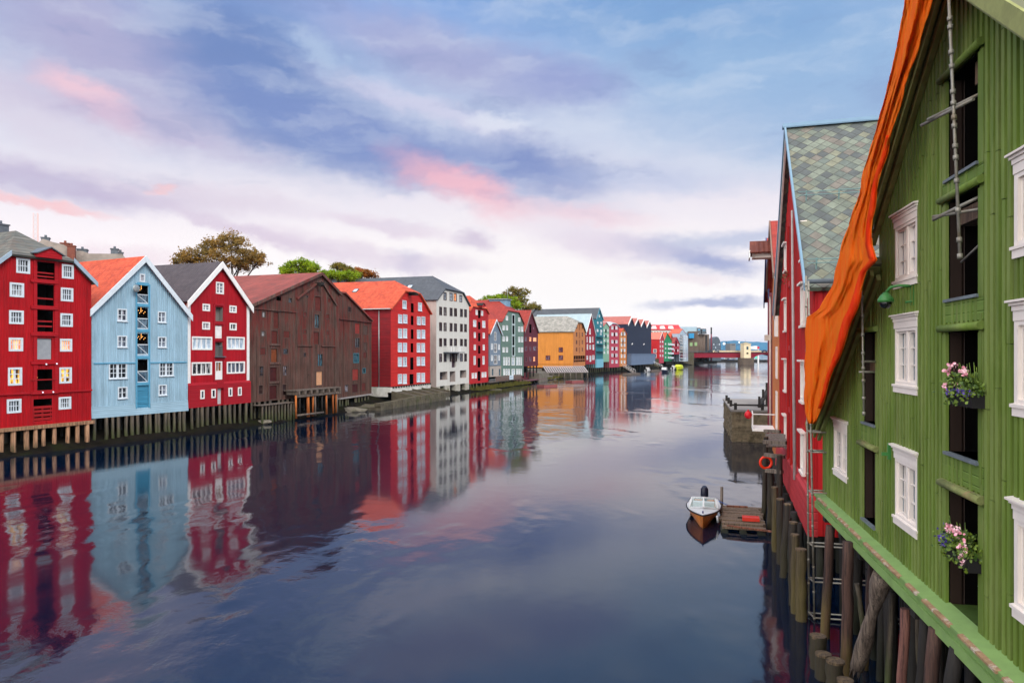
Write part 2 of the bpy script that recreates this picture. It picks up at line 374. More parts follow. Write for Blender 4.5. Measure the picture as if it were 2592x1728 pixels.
# ------------------------------------------------------------------ house builder
def clip_poly(poly, conv):
    """Sutherland-Hodgman: poly clipped by the convex counter-clockwise polygon conv (2-D)"""
    out = poly
    for k in range(len(conv)):
        a, b = conv[k], conv[(k + 1) % len(conv)]
        ex, ez = b[0] - a[0], b[1] - a[1]
        def side(p): return ex * (p[1] - a[1]) - ez * (p[0] - a[0])
        inp, out = out, []
        for i in range(len(inp)):
            p, q = inp[i], inp[(i + 1) % len(inp)]; sp, sq = side(p), side(q)
            if sp >= -1e-7: out.append(p)
            if (sp > 1e-7 and sq < -1e-7) or (sp < -1e-7 and sq > 1e-7):
                t = sp / (sp - sq); out.append((p[0] + (q[0] - p[0]) * t, p[1] + (q[1] - p[1]) * t))
        if len(out) < 3: return []
    return out

class House:
    """local frame: x along the river front (left to right in the photograph), y into the house, z up from the water"""
    def __init__(s, name, label, cat, Z, pL, dL, pR, dR, group=None):
        s.Z = Z
        L = s.px(pL, 0)[0]; R = s.px(pR, 0)[0]
        s.P0 = ground_pt(L, dL); P1 = ground_pt(R, dR)
        s.w = (P1 - s.P0).length; s.t = (P1 - s.P0).normalized(); s.nin = Vector((-s.t.y, s.t.x))
        s.o = empty(name, (s.P0.x, s.P0.y, 0), math.atan2(s.t.y, s.t.x))
        tag(s.o, label, cat, group)
        s.holes = []
    def px(s, x, y): return (s.Z[0] + x / s.Z[2], s.Z[1] + y / s.Z[2])
    def uz(s, x, y, off=0.0):
        X, Y = s.px(x, y); D = Vector(((X - CX) / F, 1.0))
        k = (off + s.P0.dot(s.nin)) / D.dot(s.nin)
        return ((D * k - s.P0).dot(s.t), CAMH + k * (HY - Y) / F)
    def yz(s, x, y, xo=0.0):
        X, Y = s.px(x, y); D = Vector(((X - CX) / F, 1.0))
        k = (xo + s.P0.dot(s.t)) / D.dot(s.t)
        return ((D * k - s.P0).dot(s.nin), CAMH + k * (HY - Y) / F)
    def rect(s, r, off=0.0):
        x0, y0, x1, y1 = r; xm = (x0 + x1) / 2
        return (s.uz(x0, y0, off)[0], s.uz(xm, y1, off)[1], s.uz(x1, y0, off)[0], s.uz(xm, y0, off)[1])
    # -------- shell
    def shell(s, eL, tops, eR, zb, depth, mats, sidebase=None):
        """eL, eR: eave heights; tops: list of (u,z) between; zb: foot of the wall"""
        s.eL, s.eR, s.tops, s.zb, s.depth = eL, eR, tops, zb, depth
        w = s.w
        conv = [(0, zb), (w, zb), (w, eR)] + [t for t in reversed(tops)] + [(0, eL)]
        s.conv = conv
        mb = MB()
        xs = sorted(set([0, w] + [h[0] for h in s.holes] + [h[2] for h in s.holes]))
        zmax = max(z for _, z in conv)
        zs = sorted(set([zb, zmax] + [h[1] for h in s.holes] + [h[3] for h in s.holes]))
        for i in range(len(xs) - 1):
            for j in range(len(zs) - 1):
                cx, cz = (xs[i] + xs[i + 1]) / 2, (zs[j] + zs[j + 1]) / 2
                if any(h[0] < cx < h[2] and h[1] < cz < h[3] for h in s.holes): continue
                q = clip_poly([(xs[i], zs[j]), (xs[i + 1], zs[j]), (xs[i + 1], zs[j + 1]), (xs[i], zs[j + 1])], conv)
                if len(q) >= 3: mb.face([(p[0], 0, p[1]) for p in q])
        for (u0, z0, u1, z1, dp, mi) in s.holes:
            mb.face([(u0, 0, z0), (u0, dp, z0), (u0, dp, z1), (u0, 0, z1)], mi); mb.face([(u1, 0, z0), (u1, 0, z1), (u1, dp, z1), (u1, dp, z0)], mi)
            mb.face([(u0, 0, z1), (u0, dp, z1), (u1, dp, z1), (u1, 0, z1)], mi); mb.face([(u0, 0, z0), (u1, 0, z0), (u1, dp, z0), (u0, dp, z0)], mi)
            mb.face([(u0, dp, z0), (u1, dp, z0), (u1, dp, z1), (u0, dp, z1)], mi)
        mb.face([(0, 0, zb), (0, 0, eL), (0, depth, eL), (0, depth, zb)]); mb.face([(w, 0, zb), (w, depth, zb), (w, depth, eR), (w, 0, eR)])
        mb.face([(p[0], depth, p[1]) for p in reversed(conv)])
        mb.face([(0, 0, zb), (0, depth, zb), (w, depth, zb), (w, 0, zb)])
        s.wall = mb.build('wall', mats, s.o, fix=False)
        return s.wall
    def roof(s, mat, over=0.35, side=0.35, th=0.22, hip=None, ridge=None, mat2=None):
        """gable (one top) or half-hipped (two tops); hip = set-back of the hip point"""
        mb = MB(); w, dp = s.w, s.depth; g = 0.02
        def up(n): return th + g
        if len(s.tops) == 1: A = s.tops[0]
        else:
            (a, za), (b, zb_) = s.tops
            k1 = (za - s.eL) / a; k2 = (zb_ - s.eR) / (w - b)
            u = (s.eR - s.eL + k2 * w) / (k1 + k2); A = (u, s.eL + k1 * u)
        if ridge: A = ridge
        s.A = A
        for sd in (0, 1):
            e = (0, s.eL) if sd == 0 else (w, s.eR)
            sl = (A[1] - e[1]) / (A[0] - e[0]); L = math.hypot(A[0] - e[0], A[1] - e[1])
            lift = (th + g) * math.hypot(1, sl)
            ex = e[0] - side if sd == 0 else e[0] + side
            ez = e[1] + sl * (ex - e[0])
            if len(s.tops) == 1:
                pts = [(ex, -over, ez), (A[0], -over, A[1]), (A[0], dp + .3, A[1]), (ex, dp + .3, ez)]
            else:
                t = s.tops[sd]; hh = hip
                # the slab's front edge runs to the clip corner, then back up the hip edge
                dirx = (A[0] - t[0]); k = over / hh if hh else 0
                pts = [(ex, -over, ez), (t[0] - dirx * k, -over, t[1] - (A[1] - t[1]) * k), (A[0], hh, A[1]), (A[0], dp + .3, A[1]), (ex, dp + .3, ez)]
            mb.slab([(x, y, z + lift) for x, y, z in pts], th)
        if len(s.tops) == 2:
            (a, za), (b, zb_) = s.tops; k = over / hip
            kk = 1 + k
            pl = (A[0] + (a - A[0]) * kk, -over, A[1] + (za - A[1]) * kk); pr = (A[0] + (b - A[0]) * kk, -over, A[1] + (zb_ - A[1]) * kk)
            lift = (th + g) * 1.35
            mb.slab([(pl[0], pl[1], pl[2] + lift), (pr[0], pr[1], pr[2] + lift), (A[0], hip, A[1] + lift)], th)
        s.rf = mb.build('roof', mat, s.o)
        return s.rf
    def zrake(s, u):
        pts = [(0, s.eL)] + list(s.tops) + [(s.w, s.eR)]
        for (a, za), (b, zb_) in zip(pts, pts[1:]):
            if a <= u <= b: return za + (zb_ - za) * (u - a) / max(1e-6, b - a)
        return pts[0][1] if u < 0 else pts[-1][1]
    def barge(s, mat, h=0.32, t=0.07, over=0.35, side=0.35, drop=0.02, lift=0.26, name='bargeboard'):
        pts = [(0, s.eL)] + list(s.tops) + [(s.w, s.eR)]
        for (a, b) in ((pts[0], pts[1]), (pts[-1], pts[-2])):
            sl = (b[1] - a[1]) / (b[0] - a[0]); ex = a[0] + (-side if a[0] < b[0] else side); ez = a[1] + sl * (ex - a[0])
            k = math.hypot(1, sl); mb = MB(); tp = lift * k
            top1, top2 = (ex, ez + tp), (b[0], b[1] + tp)
            mb.prism([(ex, ez + tp - h * k), (b[0], b[1] + tp - h * k), top2, top1], 'y', -over - t, -over + 0.01)
            mb.build(name, mat, s.o)
    # -------- fittings
    def win(s, r, cols=2, rows=2, frame=None, pane=None, c=0.09, mull=0.045, rec=0.12, mid=0.0, name='window', off=0.0, sill=0.0, trans=None, proud=0.05, local=False):
        """window in the wall: casing, sashes and glazing bars (one mesh) with its pane as a sub-part"""
        u0, z0, u1, z1 = r if local else s.rect(r)
        s.holes.append((u0 + c * .5, z0 + c * .5, u1 - c * .5, z1 - c * .5, rec, 0))
        mb = MB(); y0, y1 = -proud, rec - 0.035
        mb.box(u0, y0, z0, u0 + c, y1, z1); mb.box(u1 - c, y0, z0, u1, y1, z1)
        mb.box(u0 + c, y0 + .004, z0, u1 - c, y1, z0 + c); mb.box(u0 + c, y0 + .004, z1 - c, u1 - c, y1, z1)
        iw, ih = u1 - u0 - 2 * c, z1 - z0 - 2 * c
        for k in range(1, cols):
            x = u0 + c + iw * k / cols; m = mid if (mid and k * 2 == cols) else mull
            mb.box(x - m / 2, rec - 0.09, z0 + c, x + m / 2, y1, z1 - c)
        rr = trans if trans else [k / rows for k in range(1, rows)]
        for k in rr:
            z = z0 + c + ih * k; mb.box(u0 + c, rec - 0.075, z - mull / 2, u1 - c, y1 + .002, z + mull / 2)
        if sill: mb.box(u0 - .05, y0 - sill, z0 - .06, u1 + .05, y0 + .02, z0 - .003)
        f = mb.build(name, frame, s.o, fix=False)
        p = MB(); yy = rec - 0.03
        p.box(u0 + c * .6, yy, z0 + c * .6, u1 - c * .6, yy + .012, z1 - c * .6)
        p.build('pane', random.choice(PANES.get(pane.name, [pane])), f, fix=False)
        return f
    def opening(s, r, depth=1.0, mi=1, local=False):
        q = r if local else s.rect(r); s.holes.append((q[0], q[1], q[2], q[3], depth, mi)); return q
    def door(s, r, mat, rec=0.12, name='hatch', planks=True, local=False, frame=None, fw=0.08):
        u0, z0, u1, z1 = r if local else s.rect(r)
        s.holes.append((u0, z0, u1, z1, rec + .06, 0))
        mb = MB(); mb.box(u0 + .01, rec, z0 + .01, u1 - .01, rec + .05, z1 - .01)
        if planks:
            for k in (.2, .8): mb.box(u0 + .06, rec - .03, z0 + (z1 - z0) * k - .06, u1 - .06, rec + .01, z0 + (z1 - z0) * k + .06)
        o = mb.build(name, mat, s.o, fix=False)
        if frame:
            f = MB()
            f.box(u0 - fw, -.04, z0 - fw, u0, .06, z1 + fw); f.box(u1, -.04, z0 - fw, u1 + fw, .06, z1 + fw); f.box(u0, -.037, z1, u1, .06, z1 + fw); f.box(u0, -.037, z0 - fw, u1, .06, z0)
            f.build('door_frame', frame, o, fix=False)
        return o
    def battens(s, mat, pitch=0.2, w=0.06, t=0.03, z0=None, z1=None, u0=0, u1=None, name='batten_cladding', margin=0.05, joints=False):
        mb = MB(); u = u0 + pitch / 2; u1 = u1 if u1 is not None else s.w
        zlo = s.zb if z0 is None else z0
        while u < u1:
            top = min(s.zrake(u), z1 if z1 is not None else 1e9)
            segs = [(zlo, top)]
            for h in s.holes:
                if h[0] - margin < u < h[2] + margin:
                    ns = []
                    for a, b in segs:
                        if h[1] - margin > a: ns.append((a, min(b, h[1] - margin)))
                        if h[3] + margin < b: ns.append((max(a, h[3] + margin), b))
                    segs = ns
            for a, b in segs:
                cuts = [a]
                if joints:
                    c_ = a + random.uniform(.3, 4.0)
                    while c_ < b - .3: cuts.append(c_); c_ += random.uniform(1.5, 4.5)
                cuts.append(b)
                for ca, cb in zip(cuts, cuts[1:]):
                    if cb - ca > .02:
                        jx = random.uniform(-.008, .008); tt = t * random.uniform(.85, 1.12) if joints else t; mb.box(u - w / 2 + jx, -tt, ca, u + w / 2 + jx, .004, cb - (.012 if joints and cb < b else 0))
            u += pitch
        return mb.build(name, mat, s.o, fix=False)
    def box(s, name, mat, x0, y0, z0, x1, y1, z1, parent=None):
        mb = MB(); mb.box(x0, y0, z0, x1, y1, z1); return mb.build(name, mat, parent or s.o, fix=False)
    def piles(s, xs, mat, ztop=None, zbot=-0.6, r=0.14, y=0.15, name='support_pile', tilt=0.08, ys=None):
        for i, x in enumerate(xs):
            u = s.uz(x, 0, y)[0] if s.Z else x
            mb = MB(); zt = (ztop if ztop is not None else s.zb); rr = r * random.uniform(.85, 1.15)
            yy = ys[i] if ys else y + random.uniform(-.05, .05)
            pts = [(u + random.uniform(-tilt, tilt), yy + random.uniform(-tilt, tilt), zbot), (u + random.uniform(-tilt, tilt) * .5, yy, (zt + zbot) / 2), (u, yy, zt)]
            mb.tube(pts, [rr * 1.08, rr, rr * .95], n=9, wob=.05); mb.build(name, mat, s.o)
    def skylight(s, sd, v, y, mat_f, mat_g, w=0.8, h=1.1):
        """roof window on the left (0) or right (1) slope; v = fraction up the slope, y = distance in from the front"""
        e = (0, s.eL) if sd == 0 else (s.w, s.eR); A = s.A
        d = Vector((A[0] - e[0], 0, A[1] - e[1])).normalized(); nr = Vector((-d.z, 0, d.x)) if sd == 0 else Vector((d.z, 0, -d.x))
        if nr.z < 0: nr = -nr
        c = Vector((e[0] + (A[0] - e[0]) * v, y, e[1] + (A[1] - e[1]) * v)) + nr * 0.3
        def P(a, b, n): return c + Vector((0, 1, 0)) * a + d * b + nr * n
        mb = MB()
        for (a0, a1, b0, b1) in ((-w / 2, -w / 2 + .08, -h / 2, h / 2), (w / 2 - .08, w / 2, -h / 2, h / 2), (-w / 2, w / 2, -h / 2, -h / 2 + .08), (-w / 2, w / 2, h / 2 - .08, h / 2)):
            mb.slab([P(a0, b0, .06), P(a1, b0, .06), P(a1, b1, .06), P(a0, b1, .06)], .2)
        f = mb.build('skylight', mat_f, s.o)
        g = MB(); g.slab([P(-w / 2 + .05, -h / 2 + .05, .03), P(w / 2 - .05, -h / 2 + .05, .03), P(w / 2 - .05, h / 2 - .05, .03), P(-w / 2 + .05, h / 2 - .05, .03)], .02)
        g.build('pane', mat_g, f)
    def chimney(s, x, y, z0, z1, mat, a=0.6, b=0.6):
        mb = MB(); mb.box(x - a / 2, y - b / 2, z0, x + a / 2, y + b / 2, z1 - .12); mb.box(x - a / 2 - .07, y - b / 2 - .07, z1 - .12, x + a / 2 + .07, y + b / 2 + .07, z1)
        mb.tube([(x, y, z1), (x, y, z1 + .3)], .14, 8)
        return mb.build('chimney', mat, s.rf if hasattr(s, 'rf') else s.o)

def water_mat():
    m, T, p = newmat('river_water')
    tc = T.n('ShaderNodeTexCoord'); pos = tc.outputs['Object']
    def nz(scale, sx, sy, det, ang=0.3, rough=.5):
        return T.n('ShaderNodeTexNoise', {'Vector': T.n('ShaderNodeMapping', {0: pos, 'Scale': (sx, sy, 1), 'Rotation': (0, 0, ang)}), 'Scale': scale, 'Detail': det, 'Roughness': rough}).outputs['Fac']
    # eddies stir the surface in patches; between them it lies almost smooth
    patch = T.rng(nz(0.07, 1.0, 0.55, 4.0, 0.5, .6), 0.50, 0.68)
    patch = T.m('ADD', T.m('MULTIPLY', patch, 0.85), 0.11)
    h = T.m('MULTIPLY', nz(1.7, 1.0, .75, 5.0), 0.022)
    h = T.m('ADD', h, T.m('MULTIPLY', nz(0.5, 1.0, .7, 2.0, 0.8), 0.046))
    h = T.m('ADD', h, T.m('MULTIPLY', nz(0.2, 1.0, .6, 2.0, 0.2), 0.05))
    h = T.m('ADD', h, T.m('MULTIPLY', nz(5.0, 1.0, .8, 2.0, 1.1), 0.0022))
    h = T.m('MULTIPLY', h, patch)
    T.set(p, 'Base Color', (0.0005, 0.005, 0.018)); p.inputs['Roughness'].default_value = 0.07; p.inputs['IOR'].default_value = 1.7
    T.set(p, 'Normal', T.n('ShaderNodeBump', {'Height': h, 'Distance': 1.0, 'Strength': 1.0}))
    return m
# ------------------------------------------------------------------ shared materials
WHITE = paint('white_paint', (232, 232, 230), .06, .5, 3)
CREAM = paint('cream_paint', (228, 218, 210), .06, .5, 3)
GREYW = paint('grey_white_paint', (205, 216, 224), .08, .55, 3)
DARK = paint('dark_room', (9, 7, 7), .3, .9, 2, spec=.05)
BROWNF = paint('brown_sash', (62, 34, 32), .15, .5, 3)
GLD = glass('dark_pane', (24, 28, 36), (70, 78, 90))
GLP = glass('pale_pane', (150, 172, 190), (206, 218, 228), .12)  # pale pane, two tones mixed by noise
GLM = glass('mid_pane', (52, 60, 76), (120, 130, 146))
GLW = glass('lit_pane', (255, 190, 130), (214, 116, 74), .2, 0.5)
GLY = glass('lamp_pane', (50, 28, 12), (246, 180, 76), .2, 0.7)
GLT = glass('teal_pane', (20, 40, 52), (60, 96, 110))
PANES = {'dark_pane': [GLD, GLD, glass('black_pane', (14, 16, 20), (40, 44, 52)), glass('half_curtain_pane', (30, 34, 42), (150, 152, 154))],
         'mid_pane': [GLM, GLM, GLD, glass('dusk_pane', (44, 50, 66), (160, 158, 168))], 'pale_pane': [GLP, GLP, glass('white_pane', (176, 190, 200), (216, 222, 226), .12), glass('pale_grey_pane', (112, 130, 146), (186, 198, 208), .1)]}
METAL = paint('galvanised', (150, 158, 160), .12, .4, 4, metal=.6)
LEAD = paint('lead_grey', (88, 96, 104), .15, .5, 3)
BULB = emitter('warm_bulb', (255, 180, 96), 1.3)
SPOT = emitter('white_bulb', (240, 235, 255), .5)
PILE = wood('pile_wood', (92, 82, 68), (40, 33, 28), green=(66, 78, 34), gz=(0.2, 1.8))
PILET = wood('tan_pile_wood', (176, 136, 104), (120, 88, 64), green=(70, 66, 40), gz=(0.0, .8))
PILEO = wood('orange_stained_wood', (196, 112, 44), (140, 72, 26))
OLDW = wood('grey_plank', (120, 108, 98), (78, 68, 60))
DARKW = wood('shaded_black_wood', (32, 26, 22), (18, 15, 13), green=(32, 36, 18), gz=(.1, 1.4))  # black timber, darkened further to paint in the shadow under the houses
STONE = paint('quay_stone', (88, 82, 68), .3, .9, 1.2, bump=.03, c2=(70, 74, 44), patch=.8)
CONC = paint('weathered_concrete', (112, 106, 96), .22, .9, .8, bump=.01, c2=(84, 84, 66), patch=.6)
BRICK = paint('chimney_brick', (120, 72, 60), .2, .9, 3)
PLAST = paint('old_grey_plaster', (150, 142, 134), .2, .9, .5, bump=.01, c2=(104, 98, 92), patch=.7)
ORANGE_T = tiles('orange_tiles', (196, 84, 54), (156, 58, 38), .3, .34, .16, depth=.07)
RED_T = tiles('red_tiles', (154, 58, 48), (124, 44, 40), .3, .34, .16, depth=.07)
BLACK_T = tiles('dark_tiles', (74, 68, 72), (60, 55, 60), .3, .34, .12)
GREY_T = tiles('grey_slates', (78, 82, 88), (62, 67, 74), .3, .3, .12, depth=.02)
SLATE_T = tiles('pale_slates', (150, 146, 138), (120, 120, 116), .4, .3, .25, moss=(92, 96, 84), moss_amt=.5, depth=.03)
RUST_T = tiles('rusty_roof', (132, 66, 58), (120, 58, 50), .9, 40.0, .16, moss=(92, 58, 52), moss_amt=.6, depth=.02)
PINK_T = tiles('brown_pink_tiles', (166, 100, 92), (146, 84, 78), .4, .4, .1, depth=.03)

Z1 = (0, 530, 2.4896); Z2 = (440, 620, 3.4096); Z3 = (820, 660, 3.92); Z4 = (1160, 720, 5.2275); Z5 = (1540, 780, 5.3455)
def hipped(H, eL, eR, zc, um, hx, hy):
    """ridge seen at (hx,hy): find its set-back on the centre line um, and the clipped gable corners at height zc"""
    lo, hi = 0.0, 14.0
    for _ in range(40):
        y = (lo + hi) / 2
        if H.uz(hx, hy, y)[0] < um: lo = y
        else: hi = y
    zA = H.uz(hx, hy, y)[1]
    ta = (zc - eL) / (zA - eL); tb = (zc - eR) / (zA - eR)
    return [(um * ta, zc), (H.w - (H.w - um) * tb, zc)], y, (um, zA)
def roofbox(H, name, mat, y, u, z, w, d, h):
    mb = MB(); mb.box(u - w / 2, y - d / 2, z, u + w / 2, y + d / 2, z + h); return mb.build(name, mat, H.o)
def hoist_hood(H, u, z, mat, roofm, w=1.5, d=1.2):
    """little gabled hood over the hoist beam at the top of the hatches"""
    mb = MB(); mb.prism([(u - w / 2, z), (u + w / 2, z), (u + w / 2, z + .35), (u, z + .8), (u - w / 2, z + .35)], 'y', -d, 1.5)
    o = mb.build('hoist_hood', mat, H.o)
    r = MB()
    for sg in (-1, 1): r.slab([(u, -d - .15, z + .92), (u + sg * (w / 2 + .2), -d - .15, z + .34), (u + sg * (w / 2 + .2), 1.6, z + .34), (u, 1.6, z + .92)], .08)
    r.build('hood_roof', roofm, o); return o
RAIL = paint('rail_paint', (150, 20, 24), .1, .6, 3)

# ---- red warehouse at the left edge
H = House('wooden_warehouse', 'red waterfront warehouse with half hipped slate roof and lit lower windows, at the left edge', 'warehouse', Z1, -100, 53.9, 575, 61.6)
RED1 = boards('red_boards', (168, 15, 26), .2, var=.17, dirt=(112, 10, 18), dirt_amt=.5); RED1B = boards('red_boards_flat', (164, 16, 28), .22, True, var=.08)
zb = H.uz(568, 1328)[1]; eR = H.uz(575, 462)[1]
tops, hip, A = hipped(H, eR, eR, H.uz(280, 314)[1], H.w * .5, 100, 158)
for i, (a, b) in enumerate(zip([(100, 308, 188, 403), (60, 462, 150, 552), (56, 636, 148, 722), (53, 808, 144, 893), (48, 995, 138, 1108), (42, 1194, 133, 1282)],
                 [(388, 347, 463, 436), (382, 494, 460, 579), (379, 655, 457, 739), (376, 815, 453, 895), (372, 994, 451, 1095), (369, 1180, 447, 1258)])):
    for j, r in enumerate((a, b)):
        pane = [GLD, GLD, GLD, GLW, GLY, GLD][i]
        if i == 4: H.win(r, 2, 3, GREYW, pane, .16, .07, mid=.16)
        else: H.win(r, 4, 2, GREYW, pane, .16, .055, trans=[.5])
for k, r in enumerate([(229, 333, 343, 440), (224, 472, 339, 606), (218, 634, 334, 770), (213, 1007, 330, 1138), (211, 1193, 327, 1330)]):
    q = H.opening(r, 1.0)
    mb = MB(); hh = q[3] - q[1]
    for f in ([.12, .33] if k in (0,) else [.22, .45] if k == 2 else [.3] if k == 1 else []): mb.box(q[0], .1, q[1] + hh * f, q[2], .16, q[1] + hh * f + .12)
    if k == 4:
        for f in (.02, .2, .38, .56): mb.box(q[0], .02, q[1] + hh * f, q[2], .08, q[1] + hh * (f + .12))
        for f in (.0, .48, .95): mb.box(q[0] + (q[2] - q[0]) * f, .085, q[1], q[0] + (q[2] - q[0]) * f + .12, .13, q[1] + hh * .68)
    if k == 3:
        mb.box(q[0] - .3, -.12, q[1] + hh * .48, q[2] + .3, -.06, q[1] + hh * .53)
    if mb.f: mb.build('hatch_rail', RAIL, H.o)
    if k == 3:
        l = MB()
        for (x, z, r_) in ((.35, .55, .07), (.44, .6, .06), (.4, .66, .05), (.1, .8, .09), (.12, .9, .07), (.3, .42, .05)): l.ball((q[0] + (q[2] - q[0]) * x, .7, q[1] + hh * z), r_)
        l.build('chandelier', BULB, H.o)
q = H.rect((213, 812, 327, 945)); H.door((213, 812, 327, 945), paint('grey_shutter', (150, 156, 162), .1, .4, 2), .1, 'shutter', False)
u0, u1 = H.uz(190, 0)[0], H.uz(362, 0)[0]
mb = MB()
for x in (229, 343): 
    u = H.uz(x - (10 if x < 300 else -10), 700)[0]; mb.box(u - .14, -.09, H.uz(200, 1150)[1], u + .14, .0, H.uz(280, 322)[1])
for yy in (455, 620, 788, 965, 1152): z = H.uz(280, yy)[1]; mb.box(u0, -.16, z - .12, u1, -.0, z + .12)
mb.build('hatch_trim', RED1B, H.o)
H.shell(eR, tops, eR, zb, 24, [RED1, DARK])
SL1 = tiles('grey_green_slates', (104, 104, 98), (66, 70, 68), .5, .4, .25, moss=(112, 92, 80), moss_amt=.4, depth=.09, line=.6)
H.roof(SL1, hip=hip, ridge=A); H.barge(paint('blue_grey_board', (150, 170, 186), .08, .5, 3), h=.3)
H.battens(RED1, .2, .06, .034)
zl = H.uz(280, 1152)[1]
for (a, b) in ((-.12, u0 - .02), (u1 + .02, H.w + .02)): H.box('ledge', RED1B, a, -.13, zl - .07, b, 0, zl + .07)
mb = MB(); mb.box(-.2, -.3, zb - .28, H.w + .1, .35, zb - .003); mb.build('floor_beam', PILET, H.o)
H.piles([-70, -30, 12, 85, 168, 223, 273, 343, 427, 485, 546], PILET, zb - .28, r=.17, y=-.05)
H.piles([40, 143, 250, 390, 520], DARKW, zb - .28, r=.15, y=1.6)
hoist_hood(H, H.uz(292, 270)[0] - .1, H.uz(292, 315)[1] + .05, RED1B, LEAD, 1.9, .7)
H.skylight(1, .6, hip + 1.2, LEAD, GLP); H.chimney(H.w * .5 + .6, hip + 3.2, A[1] - 1, A[1] + 1.2, LEAD, .9, .9)
mb = MB()
for x, y in ((292, 975), (358, 972), (270, 1152), (336, 1150)):
    u, z = H.uz(x, y, -.25); mb = MB(); mb.tube([(u, -.1, z + .1), (u, -.25, z + .02)], .03, 6); mb.ball((u, -.26, z), .06, 8, 6, 1); mb.build('spotlight', [LEAD, SPOT], H.o)

# ---- light blue warehouse
H = House('wooden_warehouse', 'light blue gabled warehouse with orange tiled roof and a column of blue doors', 'warehouse', Z1, 577, 61.9, 1179, 70.5)
BLUE = boards('pale_blue_boards', (152, 184, 202), .22, var=.13, dirt=(112, 146, 168), dirt_amt=.65); BLUEH = boards('pale_blue_siding', (150, 182, 200), .17, True, var=.08, depth=.03)
BDOOR = boards('deep_blue_boards', (66, 138, 172), .2, True, var=.1); BTRIM = paint('blue_trim', (84, 152, 184), .1, .6, 3)
zb = (H.uz(590, 1322)[1] + H.uz(1175, 1262)[1]) / 2; eL = H.uz(582, 632)[1]; eR = H.uz(1178, 668)[1]; e = (eL + eR) / 2
ap = H.uz(903, 318)
for r in [(738, 626, 800, 704), (993, 643, 1045, 712), (738, 795, 800, 868), (994, 802, 1047, 869), (742, 1117, 802, 1190), (998, 1103, 1050, 1170)]: H.win(r, 2, 2, GREYW, GLM, .1, .05, mid=.1, sill=.08)
H.win((878, 405, 913, 458), 1, 1, GREYW, GLM, .12)
for r in [(685, 968, 800, 1065), (1002, 962, 1093, 1049)]: H.win(r, 4, 3, GREYW, GLD, .1, .05, mid=.22, sill=.08)
for k, r in enumerate([(865, 478, 932, 592), (862, 618, 932, 752), (865, 782, 932, 915), (867, 945, 930, 1088)]):
    q = H.opening(r, .55, 1); hh = q[3] - q[1]; ww = q[2] - q[0]
    f = MB(); f.box(q[0], .02, q[1] + hh * .46, q[2], .07, q[1] + hh * .5); f.bar((q[0], .05, q[1] + hh * .46), (q[2], .05, q[1] + .05), .05, .05); f.box(q[0], .02, q[1], q[2], .07, q[1] + .06)
    rl = f.build('railing', GREYW, H.o); g = MB(); g.box(q[0] + .02, .075, q[1] + .06, q[2] - .02, .085, q[1] + hh * .46); g.build('pane', glass('rail_glass', (46, 66, 84), (90, 116, 134)), rl)
    if k in (0, 1, 2):
        l = MB()
        for t in range(7 if k else 4): l.ball((q[0] + ww * (.14 + .12 * t), .2, q[1] + hh * (.80 + .07 * math.sin(t * 2.1))), .034)
        l.tube([(q[0] + ww * .5, .2, q[3]), (q[0] + ww * .5, .2, q[1] + hh * .8)], .02, 5)
        l.build('chandelier', BULB, H.o)
H.door((866, 1108, 938, 1248), BDOOR, .06, 'door', True)
mb = MB(); a, b = H.uz(858, 0)[0], H.uz(940, 0)[0]
zt, zl = H.uz(900, 470)[1], H.uz(900, 1250)[1]
for u in (a, b): mb.box(u - .07, -.07, zl, u + .07, 0, zt)
for yy in (470, 604, 764, 932, 1098): z = H.uz(898, yy)[1]; mb.box(a + .08, -.085, z - .13, b - .08, 0, z + .13)
mb.build('hatch_trim', BTRIM, H.o)
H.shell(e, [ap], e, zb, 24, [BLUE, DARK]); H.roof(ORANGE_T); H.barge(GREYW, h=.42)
sk = H.uz(900, 1222)[1]
H.battens(BLUE, .22, .06, .036, z0=sk)
mb = MB(); mb.prism([(-.05, sk), (-.14, zb), (0.3, zb), (.3, sk)], 'x', -.06, a - .1); mb.prism([(-.05, sk), (-.14, zb), (0.3, zb), (.3, sk)], 'x', b + .1, H.w + .06); mb.prism([(-.06, zl - .05), (-.14, zb), (0.3, zb), (.3, zl - .05)], 'x', a - .1, b + .1)
mb.build('skirting', BLUEH, H.o)
z = H.uz(900, 966)[1]; H.box('ledge', BTRIM, .2, -.09, z - .05, a - .1, 0, z + .05); H.box('ledge', BTRIM, b + .1, -.09, z - .05, H.w - .1, 0, z + .05)
for x0 in (-.03, H.w - .13): H.box('corner_board', BLUEH, x0, -.06, sk, x0 + .16, .1, e)
H.piles([597, 668, 708, 747, 795, 832, 866, 918, 945, 982, 998, 1045, 1060, 1095, 1133, 1160], PILE, r=.15, y=-.1)
H.piles([630, 760, 890, 1010, 1110], DARKW, r=.15, y=1.8)
H.skylight(0, .62, 6.8, LEAD, GLP, 1.0, 1.3)
u, z = H.uz(860, 498, -.5); mb = MB(); mb.ball((u, -.5, z), .36, 14, 6, 0, (1, .18, 1)); mb.tube([(u + .1, 0, z - .2), (u, -.45, z)], .03, 6); mb.tube([(u, -.5, z), (u - .12, -.85, z + .1)], .015, 5); mb.ball((u - .12, -.85, z + .1), .05); mb.build('satellite_dish', METAL, H.o)

